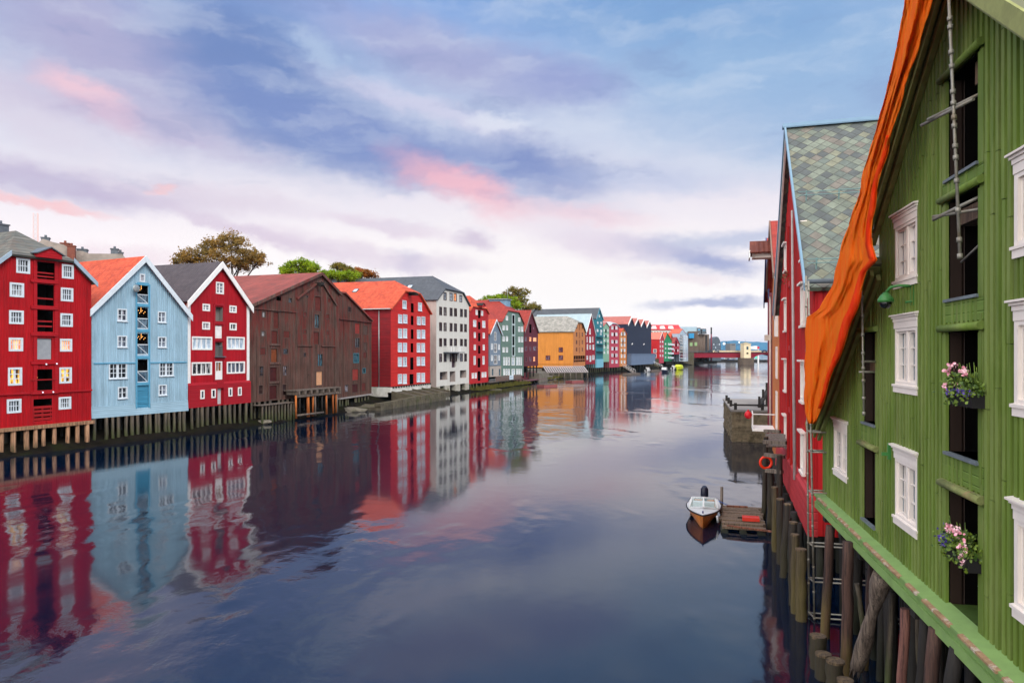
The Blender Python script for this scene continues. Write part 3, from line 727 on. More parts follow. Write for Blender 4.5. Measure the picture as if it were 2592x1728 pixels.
# ---- red warehouse with white trim
H = House('wooden_warehouse', 'red gabled warehouse with white edge boards, white framed wide windows and black roof', 'warehouse', Z2, 118, 70.8, 646, 79.0)
RED3 = boards('crimson_boards', (170, 22, 36), .2, var=.15, dirt=(126, 16, 28), dirt_amt=.4); RED3H = boards('crimson_siding', (160, 22, 36), .22, True, var=.07, depth=.03)
sk = H.uz(380, 1180)[1]; zb = (H.uz(130, 1398)[1] + H.uz(648, 1366)[1]) / 2
eL = (H.uz(118, 500)[1] + H.uz(646, 525)[1]) / 2; ap = H.uz(398, 172)
for r, c_, rw in [((362, 320, 430, 423), 2, 3), ((245, 508, 310, 570), 2, 2), ((478, 523, 540, 585), 2, 2), ((242, 664, 310, 730), 2, 1), ((480, 673, 540, 736), 2, 1)]: H.win(r, c_, rw, WHITE, GLM, .15, .06, mid=.14 if rw > 1 else .08)
for r, pn in [((152, 790, 329, 905), GLP), ((455, 792, 610, 902), GLP), ((150, 1010, 327, 1122), GLD), ((455, 1005, 612, 1108), GLM)]: H.win(r, 4, 1, WHITE, pn, .16, .12)
for r in [(213, 1250, 247, 1327), (308, 1242, 344, 1318), (456, 1230, 487, 1305), (538, 1225, 568, 1298)]:
    u0, z0, u1, z1 = H.rect(r); f = MB(); c = .13
    f.box(u0, -.29, z0, u0 + c, -.2, z1); f.box(u1 - c, -.29, z0, u1, -.2, z1); f.box(u0 + c, -.287, z0, u1 - c, -.2, z0 + c); f.box(u0 + c, -.287, z1 - c, u1 - c, -.2, z1); f = f.build('window', WHITE, H.o, fix=False)
    g = MB(); g.box(u0 + c * .6, -.25, z0 + c * .6, u1 - c * .6, -.21, z1 - c * .6); g.build('pane', GLD, f, fix=False)
q = H.opening((360, 535, 422, 657), .5, 2); H.door((355, 695, 420, 805), WHITE, .1, 'hatch', True); q2 = H.opening((357, 838, 418, 960), .5, 2)
f = MB(); hh = q2[3] - q2[1]
f.box(q2[0], -.06, q2[1] + hh * .7, q2[2], -.02, q2[1] + hh * .74); f.box(q2[0] - .2, -.35, q2[1] - .1, q2[2] + .2, .1, q2[1])
for k in range(7): x = q2[0] + (q2[2] - q2[0]) * k / 6; f.box(x - .012, -.05, q2[1], x + .012, -.03, q2[1] + hh * .7)
f.build('balcony', LEAD, H.o)
H.win((355, 1003, 415, 1095), 2, 1, WHITE, GLW if False else glass('door_pane', (150, 96, 50), (70, 40, 30)), .12, name='door'); q = H.rect((355, 1095, 415, 1160)); H.box('door_panel', WHITE, q[0], -.05, q[1], q[2], .05, q[3] - .004)
H.door((370, 1237, 412, 1372), paint('pale_door', (190, 192, 194), .06, .5, 3), .1, 'door', True)
mb = MB(); a, b = H.uz(345, 700)[0], H.uz(428, 700)[0]
for u in (a, b): mb.box(u - .1, -.09, sk, u + .1, 0, H.uz(390, 515)[1])
for yy in (515, 672, 818, 985, 1172): z = H.uz(388, yy)[1]; mb.box(a + .1, -.095, z - .12, b - .1, 0, z + .12)
mb.build('hatch_trim', RED3H, H.o)
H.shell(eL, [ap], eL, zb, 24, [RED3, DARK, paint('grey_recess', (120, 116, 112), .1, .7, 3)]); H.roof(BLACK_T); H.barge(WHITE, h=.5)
H.battens(RED3, .2, .06, .032, z0=sk)
mb = MB(); ly = H.rect((370, 1237, 412, 1372))
mb.prism([(-.06, sk), (-.22, sk - .2), (-.22, zb), (-.02, zb), (-.02, sk)], 'x', -.1, ly[0] - .12); mb.prism([(-.06, sk), (-.22, sk - .2), (-.22, zb), (-.02, zb), (-.02, sk)], 'x', ly[2] + .12, H.w + .1)
mb.box(ly[0] - .119, -.2, ly[3] + .05, ly[2] + .119, -.02, sk); mb.build('skirting', RED3H, H.o)
for x0 in (-.05, H.w - .33): H.box('corner_board', WHITE, x0, -.07, sk, x0 + .38, .12, eL + .1)
H.piles([150, 205, 240, 290, 342, 392, 438, 478, 522, 568, 620], PILE, r=.16, y=-.1); H.piles([180, 320, 460, 600], DARKW, r=.15, y=1.8)

# ---- big weathered brown warehouse
H = House('wooden_warehouse', 'large weathered unpainted brown warehouse with rusty red roof and scattered shutters', 'warehouse', Z2, 658, 79.6, 1425, 96.5)
BRN = boards('weathered_brown_boards', (88, 64, 56), .24, var=.32, dirt=(34, 25, 22), dirt_amt=.95, c2=(112, 42, 38), c2_amt=.9, depth=.03, c2z=(8, 13))
BRN2 = boards('greyer_brown_boards', (98, 79, 71), .24, var=.32, dirt=(44, 33, 29), dirt_amt=.9, c2=(112, 48, 42), c2_amt=.85, depth=.03, c2z=(7, 13))
SHUT = paint('old_red_shutter', (92, 40, 34), .2, .8, 2); SHUTO = paint('old_orange_shutter', (120, 62, 34), .2, .8, 2); OLDF = paint('old_frame', (84, 66, 60), .2, .8, 3)
zb = (H.uz(665, 1350)[1] + H.uz(1030, 1332)[1]) / 2; ap = H.uz(1265, 255)
eL = H.uz(660, 530)[1]; eR = H.zrake if False else None
# the right-hand eave lies hidden behind the annexe: same pitch as the part that shows
k = (ap[1] - H.uz(1415, 415)[1]) / (H.uz(1415, 415)[0] - ap[0]); eR = ap[1] - k * (H.w - ap[0])
for r in [(985, 452, 1023, 502), (1138, 432, 1162, 460), (757, 570, 795, 628), (752, 738, 790, 790), (945, 742, 997, 800), (745, 888, 790, 945), (940, 890, 990, 945), (1118, 580, 1145, 612), (1118, 732, 1145, 762), (1312, 598, 1340, 636), (1315, 740, 1338, 775), (1118, 925, 1143, 968), (1155, 1107, 1168, 1132), (1328, 462, 1352, 495)]:
    big = r[0] in (985, 757, 752, 1138, 1118) and r[1] < 1000 and r[1] not in (580, 732)
    if big or r[0] in (940, 1155): H.win(r, 1, 1, OLDF, GLD, .1, proud=.03)
    else: H.door(r, SHUT, .02, 'shutter', False, frame=OLDF)
for r in [(733, 1040, 777, 1138), (938, 1038, 980, 1130)]: H.win(r, 2, 3, OLDF, GLM, .12)
for r in [(728, 1205, 770, 1290), (932, 1197, 975, 1300)]: H.win(r, 1, 2, OLDF, paint('boarded_dark', (44, 24, 24), .2, .8, 3), .1)
for r, mt in [((858, 578, 903, 718), SHUT), ((840, 740, 893, 850), SHUT), ((838, 895, 890, 1010), SHUTO), ((828, 1055, 888, 1175), paint('dark_red_shutter', (66, 22, 22), .2, .8, 2)), ((820, 1212, 888, 1330), MATS['dark_red_shutter']), ((1217, 445, 1268, 570), SHUT), ((1203, 750, 1250, 855), SHUT)]: H.door(r, mt, .08, 'hatch', True, frame=OLDF)
for r in [(1210, 595, 1258, 720), (1237, 935, 1287, 1048)]: H.win(r, 2, 1, OLDF, GLT, .1, name='hatch_window')
H.door((1228, 1090, 1280, 1208), paint('bare_plywood', (198, 148, 112), .08, .7, 2), .06, 'door', False, frame=OLDF)
H.opening((885, 445, 925, 480), .6, 1); 
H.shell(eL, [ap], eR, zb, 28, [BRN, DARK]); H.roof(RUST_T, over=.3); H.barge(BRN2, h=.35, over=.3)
H.battens(BRN2, .24, .07, .03)
# projecting middle bay with its own gable and the ledges across the front
zL = H.uz(1110, 868)[1]; u0, u1 = H.uz(1058, 0)[0], H.uz(1392, 0)[0]; uc, zc = H.uz(1262, 305)
mb = MB()
zq = H.uz(1075, 468)[1]
mb.bar((u0 - .1, -.16, zq), (uc, -.16, zc), .22, .2); zq2 = H.uz(1400, 522)[1]; mb.bar((u1 + .1, -.16, zq2), (uc, -.16, zc), .22, .2)
for (a, b, yy) in ((658, 1050, 562), ):
    z = H.uz(855, yy)[1]; mb.box(0, -.16, z - .06, H.uz(1050, 0)[0], 0, z + .06)
mb.box(u0, -.16, zL - .06, H.uz(1190, 0)[0], 0, zL + .06); z = H.uz(1320, 872)[1]; mb.box(H.uz(1270, 0)[0], -.16, z - .06, u1, 0, z + .06)
for x in (815, 918, 1030, 1057, 1195, 1390): u = H.uz(x, 900)[0]; mb.box(u - .08, -.1, zb, u + .08, 0, min(H.zrake(u) - .3, zL + (.0 if x < 1000 else 6)))
for yy in (860, 1020, 1185): z = H.uz(865, yy)[1]; mb.box(H.uz(820, 0)[0], -.14, z - .1, H.uz(915, 0)[0], 0, z + .1)
mb.build('wall_trim', BRN2, H.o)
mb = MB(); u, z = H.uz(1262, 334, -.6); mb.bar((u, .2, z), (u, -1.1, z), .3, .35); mb.tube([(u - .25, -.7, z - .1), (u + .25, -.7, z - .1)], .28, 12); mb.build('hoist_beam', DARKW, H.o)
q = H.rect((685, 480, 832, 540)); mb = MB()
H.piles([670, 700, 738, 790, 828, 905, 945, 980, 1020], PILE, zb, r=.15, y=-.1); H.piles([1060, 1120, 1180, 1240, 1300, 1370], DARKW, zb, r=.15, y=1.0)
brownH = H

# timber quay in front of its left half
def structure_on(H, name, label, cat): 
    o = empty(name, H.o.location, H.o.rotation_euler.z); return tag(o, label, cat)
o = structure_on(H, 'timber_walkway', 'narrow grey timber walkway on mossy posts along the brown warehouse', 'walkway')
zd = H.uz(850, 1372, -1.2)[1]
mb = MB()
for k in range(5): mb.box(.1, -1.5 + k * .3, zd - .06, H.uz(1032, 0, -1)[0], -1.5 + k * .3 + .26, zd + random.uniform(-.01, .01))
mb.build('deck', OLDW, o)
for k in range(11):
    u = .4 + k * (H.uz(1032, 0, -1)[0] - .8) / 10; mb = MB(); mb.tube([(u + random.uniform(-.1, .1), -1.35, -.7), (u, -1.35, zd - .06)], [.15, .12], 8, wob=.08); mb.build('post', PILE, o)
# orange-stained jetty under the middle bay
o = structure_on(H, 'timber_jetty', 'rotting timber jetty on orange stained posts under the brown warehouse', 'jetty')
a, b = H.uz(1032, 0, -1.4)[0], H.uz(1412, 0, -1.4)[0]; zt = H.uz(1220, 1245, -1.4)[1]
mb = MB()
for k in range(5): mb.box(a, -1.9 + k * .38, zt - .02, b, -1.9 + k * .38 + .33, zt + .1 + random.uniform(-.03, .03))
mb.box(a, -1.95, zt - .75, b, -1.7, zt - .5); mb.build('deck', OLDW, o)
mb = MB()
for k in range(8): u = a + .3 + (b - a - .6) * k / 7; mb.box(u - .16, -2.05, zt - .46, u + .16, -.3, zt - .03)
mb.build('cross_beam', OLDW, o)
for (x, mt) in ((1050, PILEO), (1082, DARKW), (1150, PILEO), (1158, PILEO), (1198, PILEO), (1215, OLDW), (1276, DARKW), (1312, PILEO), (1316, OLDW), (1368, PILEO), (1398, PILEO), (1404, OLDW)):
    u = H.uz(x, 0, -1.7)[0]; mb = MB(); mb.tube([(u + random.uniform(-.06, .06), -1.75 + random.uniform(-.1, .1), .2), (u, -1.75, zt - .5)], .12, 8, wob=.06); mb.build('post', mt, o)
mb = MB(); mb.tube([(a, -1.8, .55), (H.uz(1285, 0, -1.7)[0], -1.8, .5)], .13, 8); mb.build('beam', OLDW, o)

# ---- brown annexe
H = House('wooden_warehouse', 'narrow brown lean-to warehouse with red hatches beside the big brown one', 'warehouse', Z2, 1424, 98.0, 1706, 109.5)
zb = (H.uz(1425, 1312)[1] + H.uz(1690, 1288)[1]) / 2
tl, tr = H.uz(1428, 418), H.uz(1468, 420); eR = H.uz(1706, 662)[1]
H.win((1500, 530, 1532, 582), 1, 1, OLDF, MATS['boarded_dark'], .1)
for r, mt in [((1562, 675, 1605, 765), paint('faded_red_hatch', (138, 48, 40), .15, .7, 2)), ((1540, 1070, 1592, 1165), MATS['faded_red_hatch']), ((1538, 1200, 1588, 1270), MATS['dark_red_shutter']), ((1635, 700, 1670, 770), OLDF), ((1637, 845, 1667, 905), OLDF), ((1632, 925, 1664, 975), SHUT), ((1620, 1190, 1655, 1260), SHUT)]: H.door(r, mt, .06, 'hatch', True, frame=OLDF)
H.win((1562, 800, 1605, 887), 2, 1, OLDF, GLD, .1, name='hatch_window'); H.win((1548, 932, 1597, 1018), 2, 1, paint('teal_frame', (54, 104, 116), .1, .6, 3), GLT, .14, name='hatch_window')
H.win((1627, 1060, 1655, 1108), 1, 1, MATS['teal_frame'], GLT, .12); H.win((1472, 1200, 1507, 1270), 2, 2, OLDF, GLM, .1)
H.shell(tl[1], [(max(tr[0], .6), tr[1])], eR, zb, 24, [BRN2, DARK]); H.roof(RUST_T, over=.3, side=.1); H.battens(BRN, .24, .07, .03)
z = H.uz(1560, 652)[1]; mb = MB(); mb.box(0, -.2, z - .06, H.w, 0, z + .06); u = H.uz(1466, 900)[0]; mb.box(u - .08, -.1, zb, u + .08, 0, z - .07); u = H.uz(1612, 900)[0]; mb.box(u - .08, -.1, zb, u + .08, 0, z - .07); mb.build('wall_trim', BRN, H.o)
mb = MB(); mb.box(0, -.25, zb - .2, H.w, .3, zb - .004); mb.build('floor_beam', paint('bleached_beam', (140, 136, 134), .15, .8, 2), H.o)
H.piles([1430, 1455, 1487, 1505, 1562, 1575, 1598, 1622, 1648, 1675], PILE, zb - .2, r=.13, y=-.05, zbot=-.3)

# ---- orange-red warehouse with orange roof
H = House('wooden_warehouse', 'bright red warehouse with half hipped orange tiled roof and pale paired windows', 'warehouse', Z3, 664, 112.0, 1053, 126.8)
RED5 = boards('bright_red_siding', (194, 38, 34), .26, True, var=.12, dirt=(160, 28, 30), dirt_amt=.5, depth=.03); RED5S = boards('shaded_red_siding', (132, 26, 34), .24, True, var=.2, dirt=(92, 40, 44), dirt_amt=.7, depth=.03)  # side siding: shade of that face put into a darker maroon, with weathering
zb = (H.uz(665, 1245)[1] + H.uz(1050, 1212)[1]) / 2; e = (H.uz(662, 482)[1] + H.uz(1053, 525)[1]) / 2
tops, hip, A = hipped(H, e, e, H.uz(870, 318)[1], H.w * .5, 700, 215)
for r in [(778, 393, 818, 475), (933, 415, 970, 497)]: H.win(r, 2, 2, GREYW, GLP, .12, .05, mid=.1, sill=.1)
for (r1, r2) in [((735, 532, 825, 618), (922, 553, 1003, 634)), ((735, 672, 823, 765), (922, 683, 1002, 770)), ((733, 812, 822, 903), (920, 815, 1000, 905)), ((733, 955, 820, 1046), (920, 952, 1000, 1037)), ((733, 1123, 820, 1217), (920, 1110, 1000, 1200))]:
    for r in (r1, r2):
        m_ = (r[0] + r[2]) / 2
        H.win((r[0], r[1], m_ - 5, r[3]), 2, 3, GREYW, GLP, .12, .05, mid=.1, sill=.08); H.win((m_ + 5, r[1], r[2], r[3]), 2, 3, GREYW, GLP, .12, .05, mid=.1, sill=.08)
for r in [(862, 422, 890, 512), (862, 545, 888, 637), (862, 680, 888, 775), (860, 818, 886, 907), (856, 958, 888, 1080), (850, 1123, 888, 1225)]: H.opening(r, .6, 1)
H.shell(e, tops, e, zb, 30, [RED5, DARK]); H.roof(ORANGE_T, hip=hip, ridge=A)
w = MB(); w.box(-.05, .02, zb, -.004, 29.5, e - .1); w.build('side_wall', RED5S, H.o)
mb = MB(); mb.box(-.3, -.12, zb - .9, H.w + .1, .5, zb - .12); mb.box(-.28, .51, zb - 1.6, 0, 22, zb - .1); mb.build('foundation', paint('white_foundation', (206, 206, 200), .12, .8, 1, c2=(130, 130, 110), patch=.4), H.o)
mb = MB()
for k in range(16): u = H.w * (k + .5) / 16; mb.box(u - .15, -.35, zb - .28, u + .1, .1, zb - .01)
mb.build('beam_end', DARKW, H.o)
mb = MB(); mb.tube([(-.16, 2.0, zb - 1.4), (-.16, 2.0, e)], .07, 8); mb.build('drainpipe', METAL, H.o)
mb = MB(); mb.tube([(-.4, -.1, e + .02), (-.4, 28, e + .02)], .09, 8); mb.build('gutter', METAL, H.o)
u, z = H.uz(888, 332, -.8); mb = MB(); mb.bar((u, .3, z), (u, -1.6, z), .3, .4); mb.box(u - .7, -1.2, z + .2, u + .5, .2, z + .35); mb.build('hoist_beam', DARKW, H.o)
for v, y in ((.64, 9), (.64, 13.5), (.64, 15.2), (.66, 22), (.66, 30)): H.skylight(0, .66, min(y, 28), LEAD, GLP, .8, 1.1)
redH = H
# stone apron and mossy quay wall below it
o = structure_on(H, 'stone_quay', 'mossy stone quay wall with sloping ramps below the bright red warehouse', 'quay')
a, b = H.uz(530, 0, -4)[0], H.uz(1180, 0, -4)[0]
mb = MB(); 
for k in range(14):
    x0 = a + (b - a) * k / 14; x1 = a + (b - a) * (k + 1) / 14 - .04; h = .95 + .45 * k / 14 + random.uniform(-.06, .06)
    mb.box(x0, -4.6 + random.uniform(-.1, .1), -1, x1, -3.6, h * .55); mb.box(x0 + random.uniform(-.2, .1), -4.5 + random.uniform(-.1, .1), h * .57, x1 + .0, -3.6, h)
mb.build('quay_wall', STONE, o)
mb = MB()
for k in range(4):
    x0 = H.w * (.05 + k * .25); x1 = x0 + H.w * .19; mb.prism([(-3.7, .3), (-.2, .3), (-.2, zb - .95), (-3.7, 1.1)], 'x', x0, x1)
mb.build('ramp', paint('dark_ramp', (78, 72, 62), .3, .9, 1, bump=.03, c2=(52, 56, 36), patch=.7), o)
mb = MB()
for k in range(5): x0 = H.w * (.0 + k * .25); mb.prism([(-3.75, .3), (-.15, .3), (-.15, zb - .7), (-3.75, 1.35)], 'x', x0 - .1, x0 + .25)
mb.box(a, -3.6, .0, b, 8, .4); mb.build('buttress', STONE, o)

# ---- white warehouse
H = House('wooden_warehouse', 'tall white warehouse with grey half hipped roof and rows of dark brown windows', 'warehouse', Z3, 1116, 131.0, 1439, 147.0)
WH6 = paint('white_render', (204, 203, 196), .05, .7, 1.0, bump=.005, c2=(196, 192, 184), patch=.4); WH6S = paint('shaded_stained_render', (176, 164, 158), .16, .8, .8, c2=(120, 108, 102), patch=.6, stretch=.3)  # second render: side-wall shade put into a darker base, plus stains
zb = H.uz(1290, 1228)[1]; e = (H.uz(1116, 398)[1] + H.uz(1439, 440)[1]) / 2
tops, hip, A = hipped(H, e, e, H.uz(1290, 302)[1], H.w * .5, 1075, 165)
for r in [(1185, 312, 1215, 390), (1245, 317, 1275, 397), (1287, 322, 1315, 402), (1343, 340, 1370, 410)]: H.win(r, 2, 2, BROWNF, GLP if r[0] != 1287 else GLW, .1, .06, mid=.1)
for (ya, yb, yc, yd, pn) in ((455, 540, 482, 560, GLD), (610, 695, 628, 706, GLD), (767, 850, 775, 850, GLD), (920, 1003, 918, 997, GLM)):
    for k, (xa, xb) in enumerate(((1143, 1170), (1187, 1215), (1247, 1274), (1290, 1318), (1350, 1376), (1391, 1416))):
        t = (xa - 1143) / 260.0; H.win((xa, ya + (yc - ya) * t, xb, yb + (yd - yb) * t), 2, 2, BROWNF, pn, .11, .06, mid=.09)
for r in [(1150, 1100, 1225, 1180), (1248, 1095, 1303, 1200), (1350, 1085, 1413, 1160)]:
    q = H.opening((r[0], r[1], r[2], r[3]), 1.2, 2)
    f = MB(); mz = (q[1] + q[3]) / 2
    for x in (.25, .55, .8): x = q[0] + (q[2] - q[0]) * x; f.box(x - .06, 1.0, q[1], x + .06, 1.1, q[3])
    f.box(q[0], 1.0, mz, q[2], 1.08, mz + .12); f.box(q[0], 1.0, q[1], q[2], 1.08, q[1] + .12); fo = f.build('recessed_window', BROWNF, H.o); g = MB(); g.box(q[0] + .02, 1.11, q[1], q[2] - .02, 1.13, q[3]); g.build('pane', GLM, fo)
for r in [(1150, 1238, 1198, 1275), (1248, 1228, 1303, 1275), (1350, 1218, 1402, 1275)]: pass
H.door((1268, 918, 1309, 1058), paint('purple_door', (62, 40, 52), .1, .6, 3), .25, 'door', True)
H.shell(e, tops, e, zb, 30, [WH6, DARK, WH6S]); H.roof(GREY_T, hip=hip, ridge=A)
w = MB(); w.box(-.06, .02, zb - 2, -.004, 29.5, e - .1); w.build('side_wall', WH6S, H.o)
mb = MB()
for x in (1116, 1198, 1303, 1402):
    u = H.uz(x, 1200)[0]; x1 = H.uz({1116: 1150, 1198: 1248, 1303: 1350, 1402: 1439}[x], 1200)[0]; mb.box(u + .004, -.05, -.3, x1 - .004, .8, zb)
mb.build('pier', paint('mossy_pier', (170, 166, 154), .15, .9, 1, c2=(84, 92, 58), patch=.7), H.o)
z = H.uz(1290, 905)[1]; a, b = H.uz(1242, 880, -1.2)[0], H.uz(1395, 880, -1.2)[0]
mb = MB(); mb.box(a, -1.3, z - .15, b, 0, z); bal = mb.build('balcony', LEAD, H.o)
f = MB(); f.box(a, -1.3, z + 1.1, b, -1.24, z + 1.16)
for k in range(13): x = a + (b - a) * k / 12; f.box(x - .03, -1.29, z, x + .03, -1.25, z + 1.1)
for x in (a, b): f.box(x - .03, -1.24, z + 1.1, x + .03, 0, z + 1.16)
for k in (1, 3, 7, 8): x = a + (b - a) * k / 12; f.box(x, -1.23, z + .1, x + (b - a) / 12 * .8, -1.2, z + 1.05)
f.build('railing', WHITE, bal)
for k in (0, 1): H.skylight(0, .55, 7.5 + k * 1.6, LEAD, GLP, 1.0, 1.3)
whiteH = H
# flat-topped dark building peeping over the orange roof
H = House('flat_roofed_building', 'low dark flat roofed building behind the orange tiled roof', 'building', Z3, 45, 146.0, 700, 165.0)
H.shell(H.uz(300, 190)[1], [(H.w * .5, H.uz(300, 186)[1])], H.uz(300, 190)[1], 2.5, 16, [paint('grey_panel', (96, 96, 100), .15, .7, 1), DARK]); H.roof(GREY_T, over=.6, side=.3)
for x in (100, 385, 540): q = H.rect((x, 197, x + 12 if x != 385 else 535, 222)); H.box('panel', GREYW if x == 385 else DARK, q[0], -.08, q[1] - 1, q[2], -.004, q[3])
# ---- narrow red warehouse
def simple(name, label, Z, pL, dL, pR, dR, ybL, ybR, yeL, yeR, tops, wallm, roofm, wins, hatches=(), hip=None, depth=24, frame=WHITE, piles=None, over=.3, barge=None, c=.1, cols=2, rows=2, pile_m=None, hatch_dark=1, battens=None, sill=0.0, group=None, zb=None, cat='warehouse'):
    H = House(name, label, cat, Z, pL, dL, pR, dR, group)
    zb_ = zb if zb is not None else (H.uz(pL, ybL)[1] + H.uz(pR, ybR)[1]) / 2; e = (H.uz(pL, yeL)[1] + H.uz(pR, yeR)[1]) / 2
    rdg = None; hp = None
    if hip: tp, hp, rdg = hipped(H, e, e, H.uz((pL + pR) / 2, tops[0])[1], H.w * .5, *hip)
    else: tp = [H.uz(*t) for t in tops]
    for wd in wins:
        r, pn = wd[0], wd[1]; cc, rr = (wd[2], wd[3]) if len(wd) > 3 else (cols, rows)
        H.win(r, cc, rr, frame, pn, c, .06, mid=.09 if cc == 2 else 0, sill=sill)
    for r in hatches: H.opening(r, .6, 1)
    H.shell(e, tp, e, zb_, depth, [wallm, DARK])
    H.roof(roofm, over=over, side=.25, hip=hp, ridge=rdg)
    if barge: H.barge(barge, over=over, side=.25)
    if piles: H.piles(piles, pile_m or PILE, r=.17, y=-.05)
    return H
def grid(xs, ys, pn, yslope=0.0):
    out = []
    for (xa, xb) in xs:
        for (ya, yb) in ys: out.append(((xa, ya + yslope * (xa - xs[0][0]), xb, yb + yslope * (xa - xs[0][0])), pn))
    return out
RED7 = boards('scarlet_siding', (176, 32, 36), .3, True, var=.12, dirt=(140, 24, 30), dirt_amt=.5, depth=.03)
W7 = [(r, GLP) for r in [(228, 335, 255, 403), (300, 345, 327, 413), (195, 470, 236, 560), (316, 480, 355, 572), (204, 630, 230, 706), (322, 637, 349, 712), (204, 795, 230, 868), (323, 795, 348, 870), (202, 945, 228, 1062), (320, 945, 345, 1058), (177, 1168, 205, 1242), (216, 1165, 243, 1240), (308, 1158, 335, 1228), (344, 1155, 369, 1225)]]
H = simple('wooden_warehouse', 'narrow tall scarlet warehouse with a column of black hatches, right of the white one', Z4, 146, 147.3, 398, 158, 1315, 1290, 345, 400, [305], RED7, ORANGE_T, W7,
       [(262, 340, 292, 445), (262, 495, 292, 592), (262, 640, 292, 750), (262, 808, 292, 912), (257, 972, 292, 1095), (257, 1145, 292, 1272)], hip=(150, 165), piles=[160, 200, 240, 300, 345, 390])
hoist_hood(H, H.w * .5, H.uz(280, 300)[1], RED7, DARKW, 1.6, 1.0)
# ---- small blue-grey warehouse
BG8 = boards('blue_grey_boards', (116, 132, 148), .25, var=.08)
H = simple('wooden_warehouse', 'small narrow blue grey gabled warehouse squeezed beside the grey green one', Z4, 415, 160.5, 570, 168, 1075, 1070, 650, 678, [(493, 478)], BG8, ORANGE_T,
       [((475, 630, 500, 742), GLD, 1, 2), ((470, 780, 510, 900), GLD, 2, 2), ((470, 935, 513, 1052), GLD, 2, 2)] + [(r, GLP, 1, 2) for r in [(433, 780, 453, 862), (527, 790, 547, 862), (433, 935, 453, 1010), (530, 935, 547, 1005)]], barge=GREYW, depth=9)
q = H.rect((420, 1078, 568, 1215)); H.box('ground_floor', paint('pale_plinth', (168, 160, 152), .1, .8, 1), -.02, -.12, q[1], H.w + .02, 6, q[3])
for x in (438, 530): r = H.rect((x, 1115, x + 18, 1200)); H.box('door', GLT, r[0], -.16, r[1], r[2], -.122, r[3])
u, z = H.uz(490, 530); H.box('bracket', METAL, u - .05, -.4, z - .1, u + .05, 0, z + .35)
# ---- grey-green warehouse
GG9 = boards('grey_green_siding', (100, 126, 116), .3, True, var=.10, dirt=(82, 106, 98), dirt_amt=.5, depth=.03)
W9 = [((628, 415, 657, 475), GLP), ((792, 437, 820, 493), GLP)]
for (a1, b1, a2, b2) in ((540, 605, 557, 625), (685, 752, 692, 762), (830, 898, 832, 895)):
    W9 += [((x0, a1, x1, b1), GLP) for x0, x1 in ((585, 612), (628, 656))] + [((x0, a2, x1, b2), GLP) for x0, x1 in ((792, 818), (830, 856))]
for (a1, b1) in ((960, 1068), (1115, 1198)): W9 += [((x0, a1, x1, b1), GLP, 1, 2) for x0, x1 in ((595, 617), (626, 648), (658, 680), (765, 787), (794, 813), (822, 840))] + [((705, a1, 745, b1), GLP, 2, 2)]
H = simple('wooden_warehouse', 'grey green warehouse with half hipped red roof and large white ground floor windows', Z4, 570, 167.5, 864, 184, 1225, 1215, 500, 525, [360], GG9, RED_T, W9, [(714, 405, 742, 518), (714, 545, 740, 655), (714, 688, 740, 800), (714, 828, 738, 936)], hip=(522, 215), c=.14)
mb = MB(); a, b = H.uz(710, 500)[0], H.uz(746, 500)[0]
for u in (a, b): mb.box(u - .06, -.1, H.uz(728, 940)[1], u + .06, 0, H.uz(728, 398)[1])
for yy in (398, 530, 672, 814, 942): z = H.uz(728, yy)[1]; mb.box(a + .065, -.104, z - .1, b - .065, 0, z + .1)
mb.build('hatch_trim', GREYW, H.o)
mb = MB(); u = H.w * .55; z = H.A[1]; mb.box(u - 1.6, 1.5, z - 2.2, u + 1.6, 6, z + .25); mb.build('roof_lift_house', paint('blue_metal', (110, 150, 176), .08, .5, 1), H.o)
mb = MB(); mb.box(u - 2.0, 1.2, z + .25, u + 2.0, 6.3, z + .42); mb.tube([(u - .3, 1.6, z), (u - .3, 1.6, z + 3.5)], .06, 6); mb.build('lift_roof', METAL, H.o)
# ---- maroon warehouse
MR = boards('maroon_boards', (92, 36, 48), .25, True, var=.08)
W10 = [((880, 690, 912, 752), GLM, 2, 2), ((935, 690, 970, 755), GLW, 2, 2), ((987, 697, 1037, 757), GLW, 3, 2), ((880, 815, 914, 880), GLM, 3, 2), ((940, 815, 967, 878), GLM, 2, 2), ((990, 815, 1035, 876), GLM, 3, 2), ((883, 953, 914, 1022), GLM, 3, 2), ((940, 953, 967, 1020), GLM, 2, 2), ((990, 950, 1020, 1018), GLW, 2, 2), ((902, 555, 915, 583), GLP, 1, 1), ((990, 562, 1003, 592), GLP, 1, 1)]
H = simple('wooden_warehouse', 'dark maroon gabled warehouse with two orange lit windows and red roof', Z4, 873, 186.5, 1055, 198, 1085, 1075, 615, 655, [(958, 355)], MR, RED_T, W10, [(940, 525, 968, 640)], barge=paint('grey_board', (120, 112, 108), .1, .6, 3), frame=paint('maroon_frame', (120, 70, 78), .1, .6, 3))
mb = MB(); 
for k in range(5): u = .2 + (H.w - .4) * k / 4; mb.box(u - .15, .2, 1.5, u + .15, .5, H.zb)
mb.build('post', DARKW, H.o); H.box('ground_floor', DARK, .05, 3, 1.2, H.w - .05, 12, H.zb)
maroonH = H
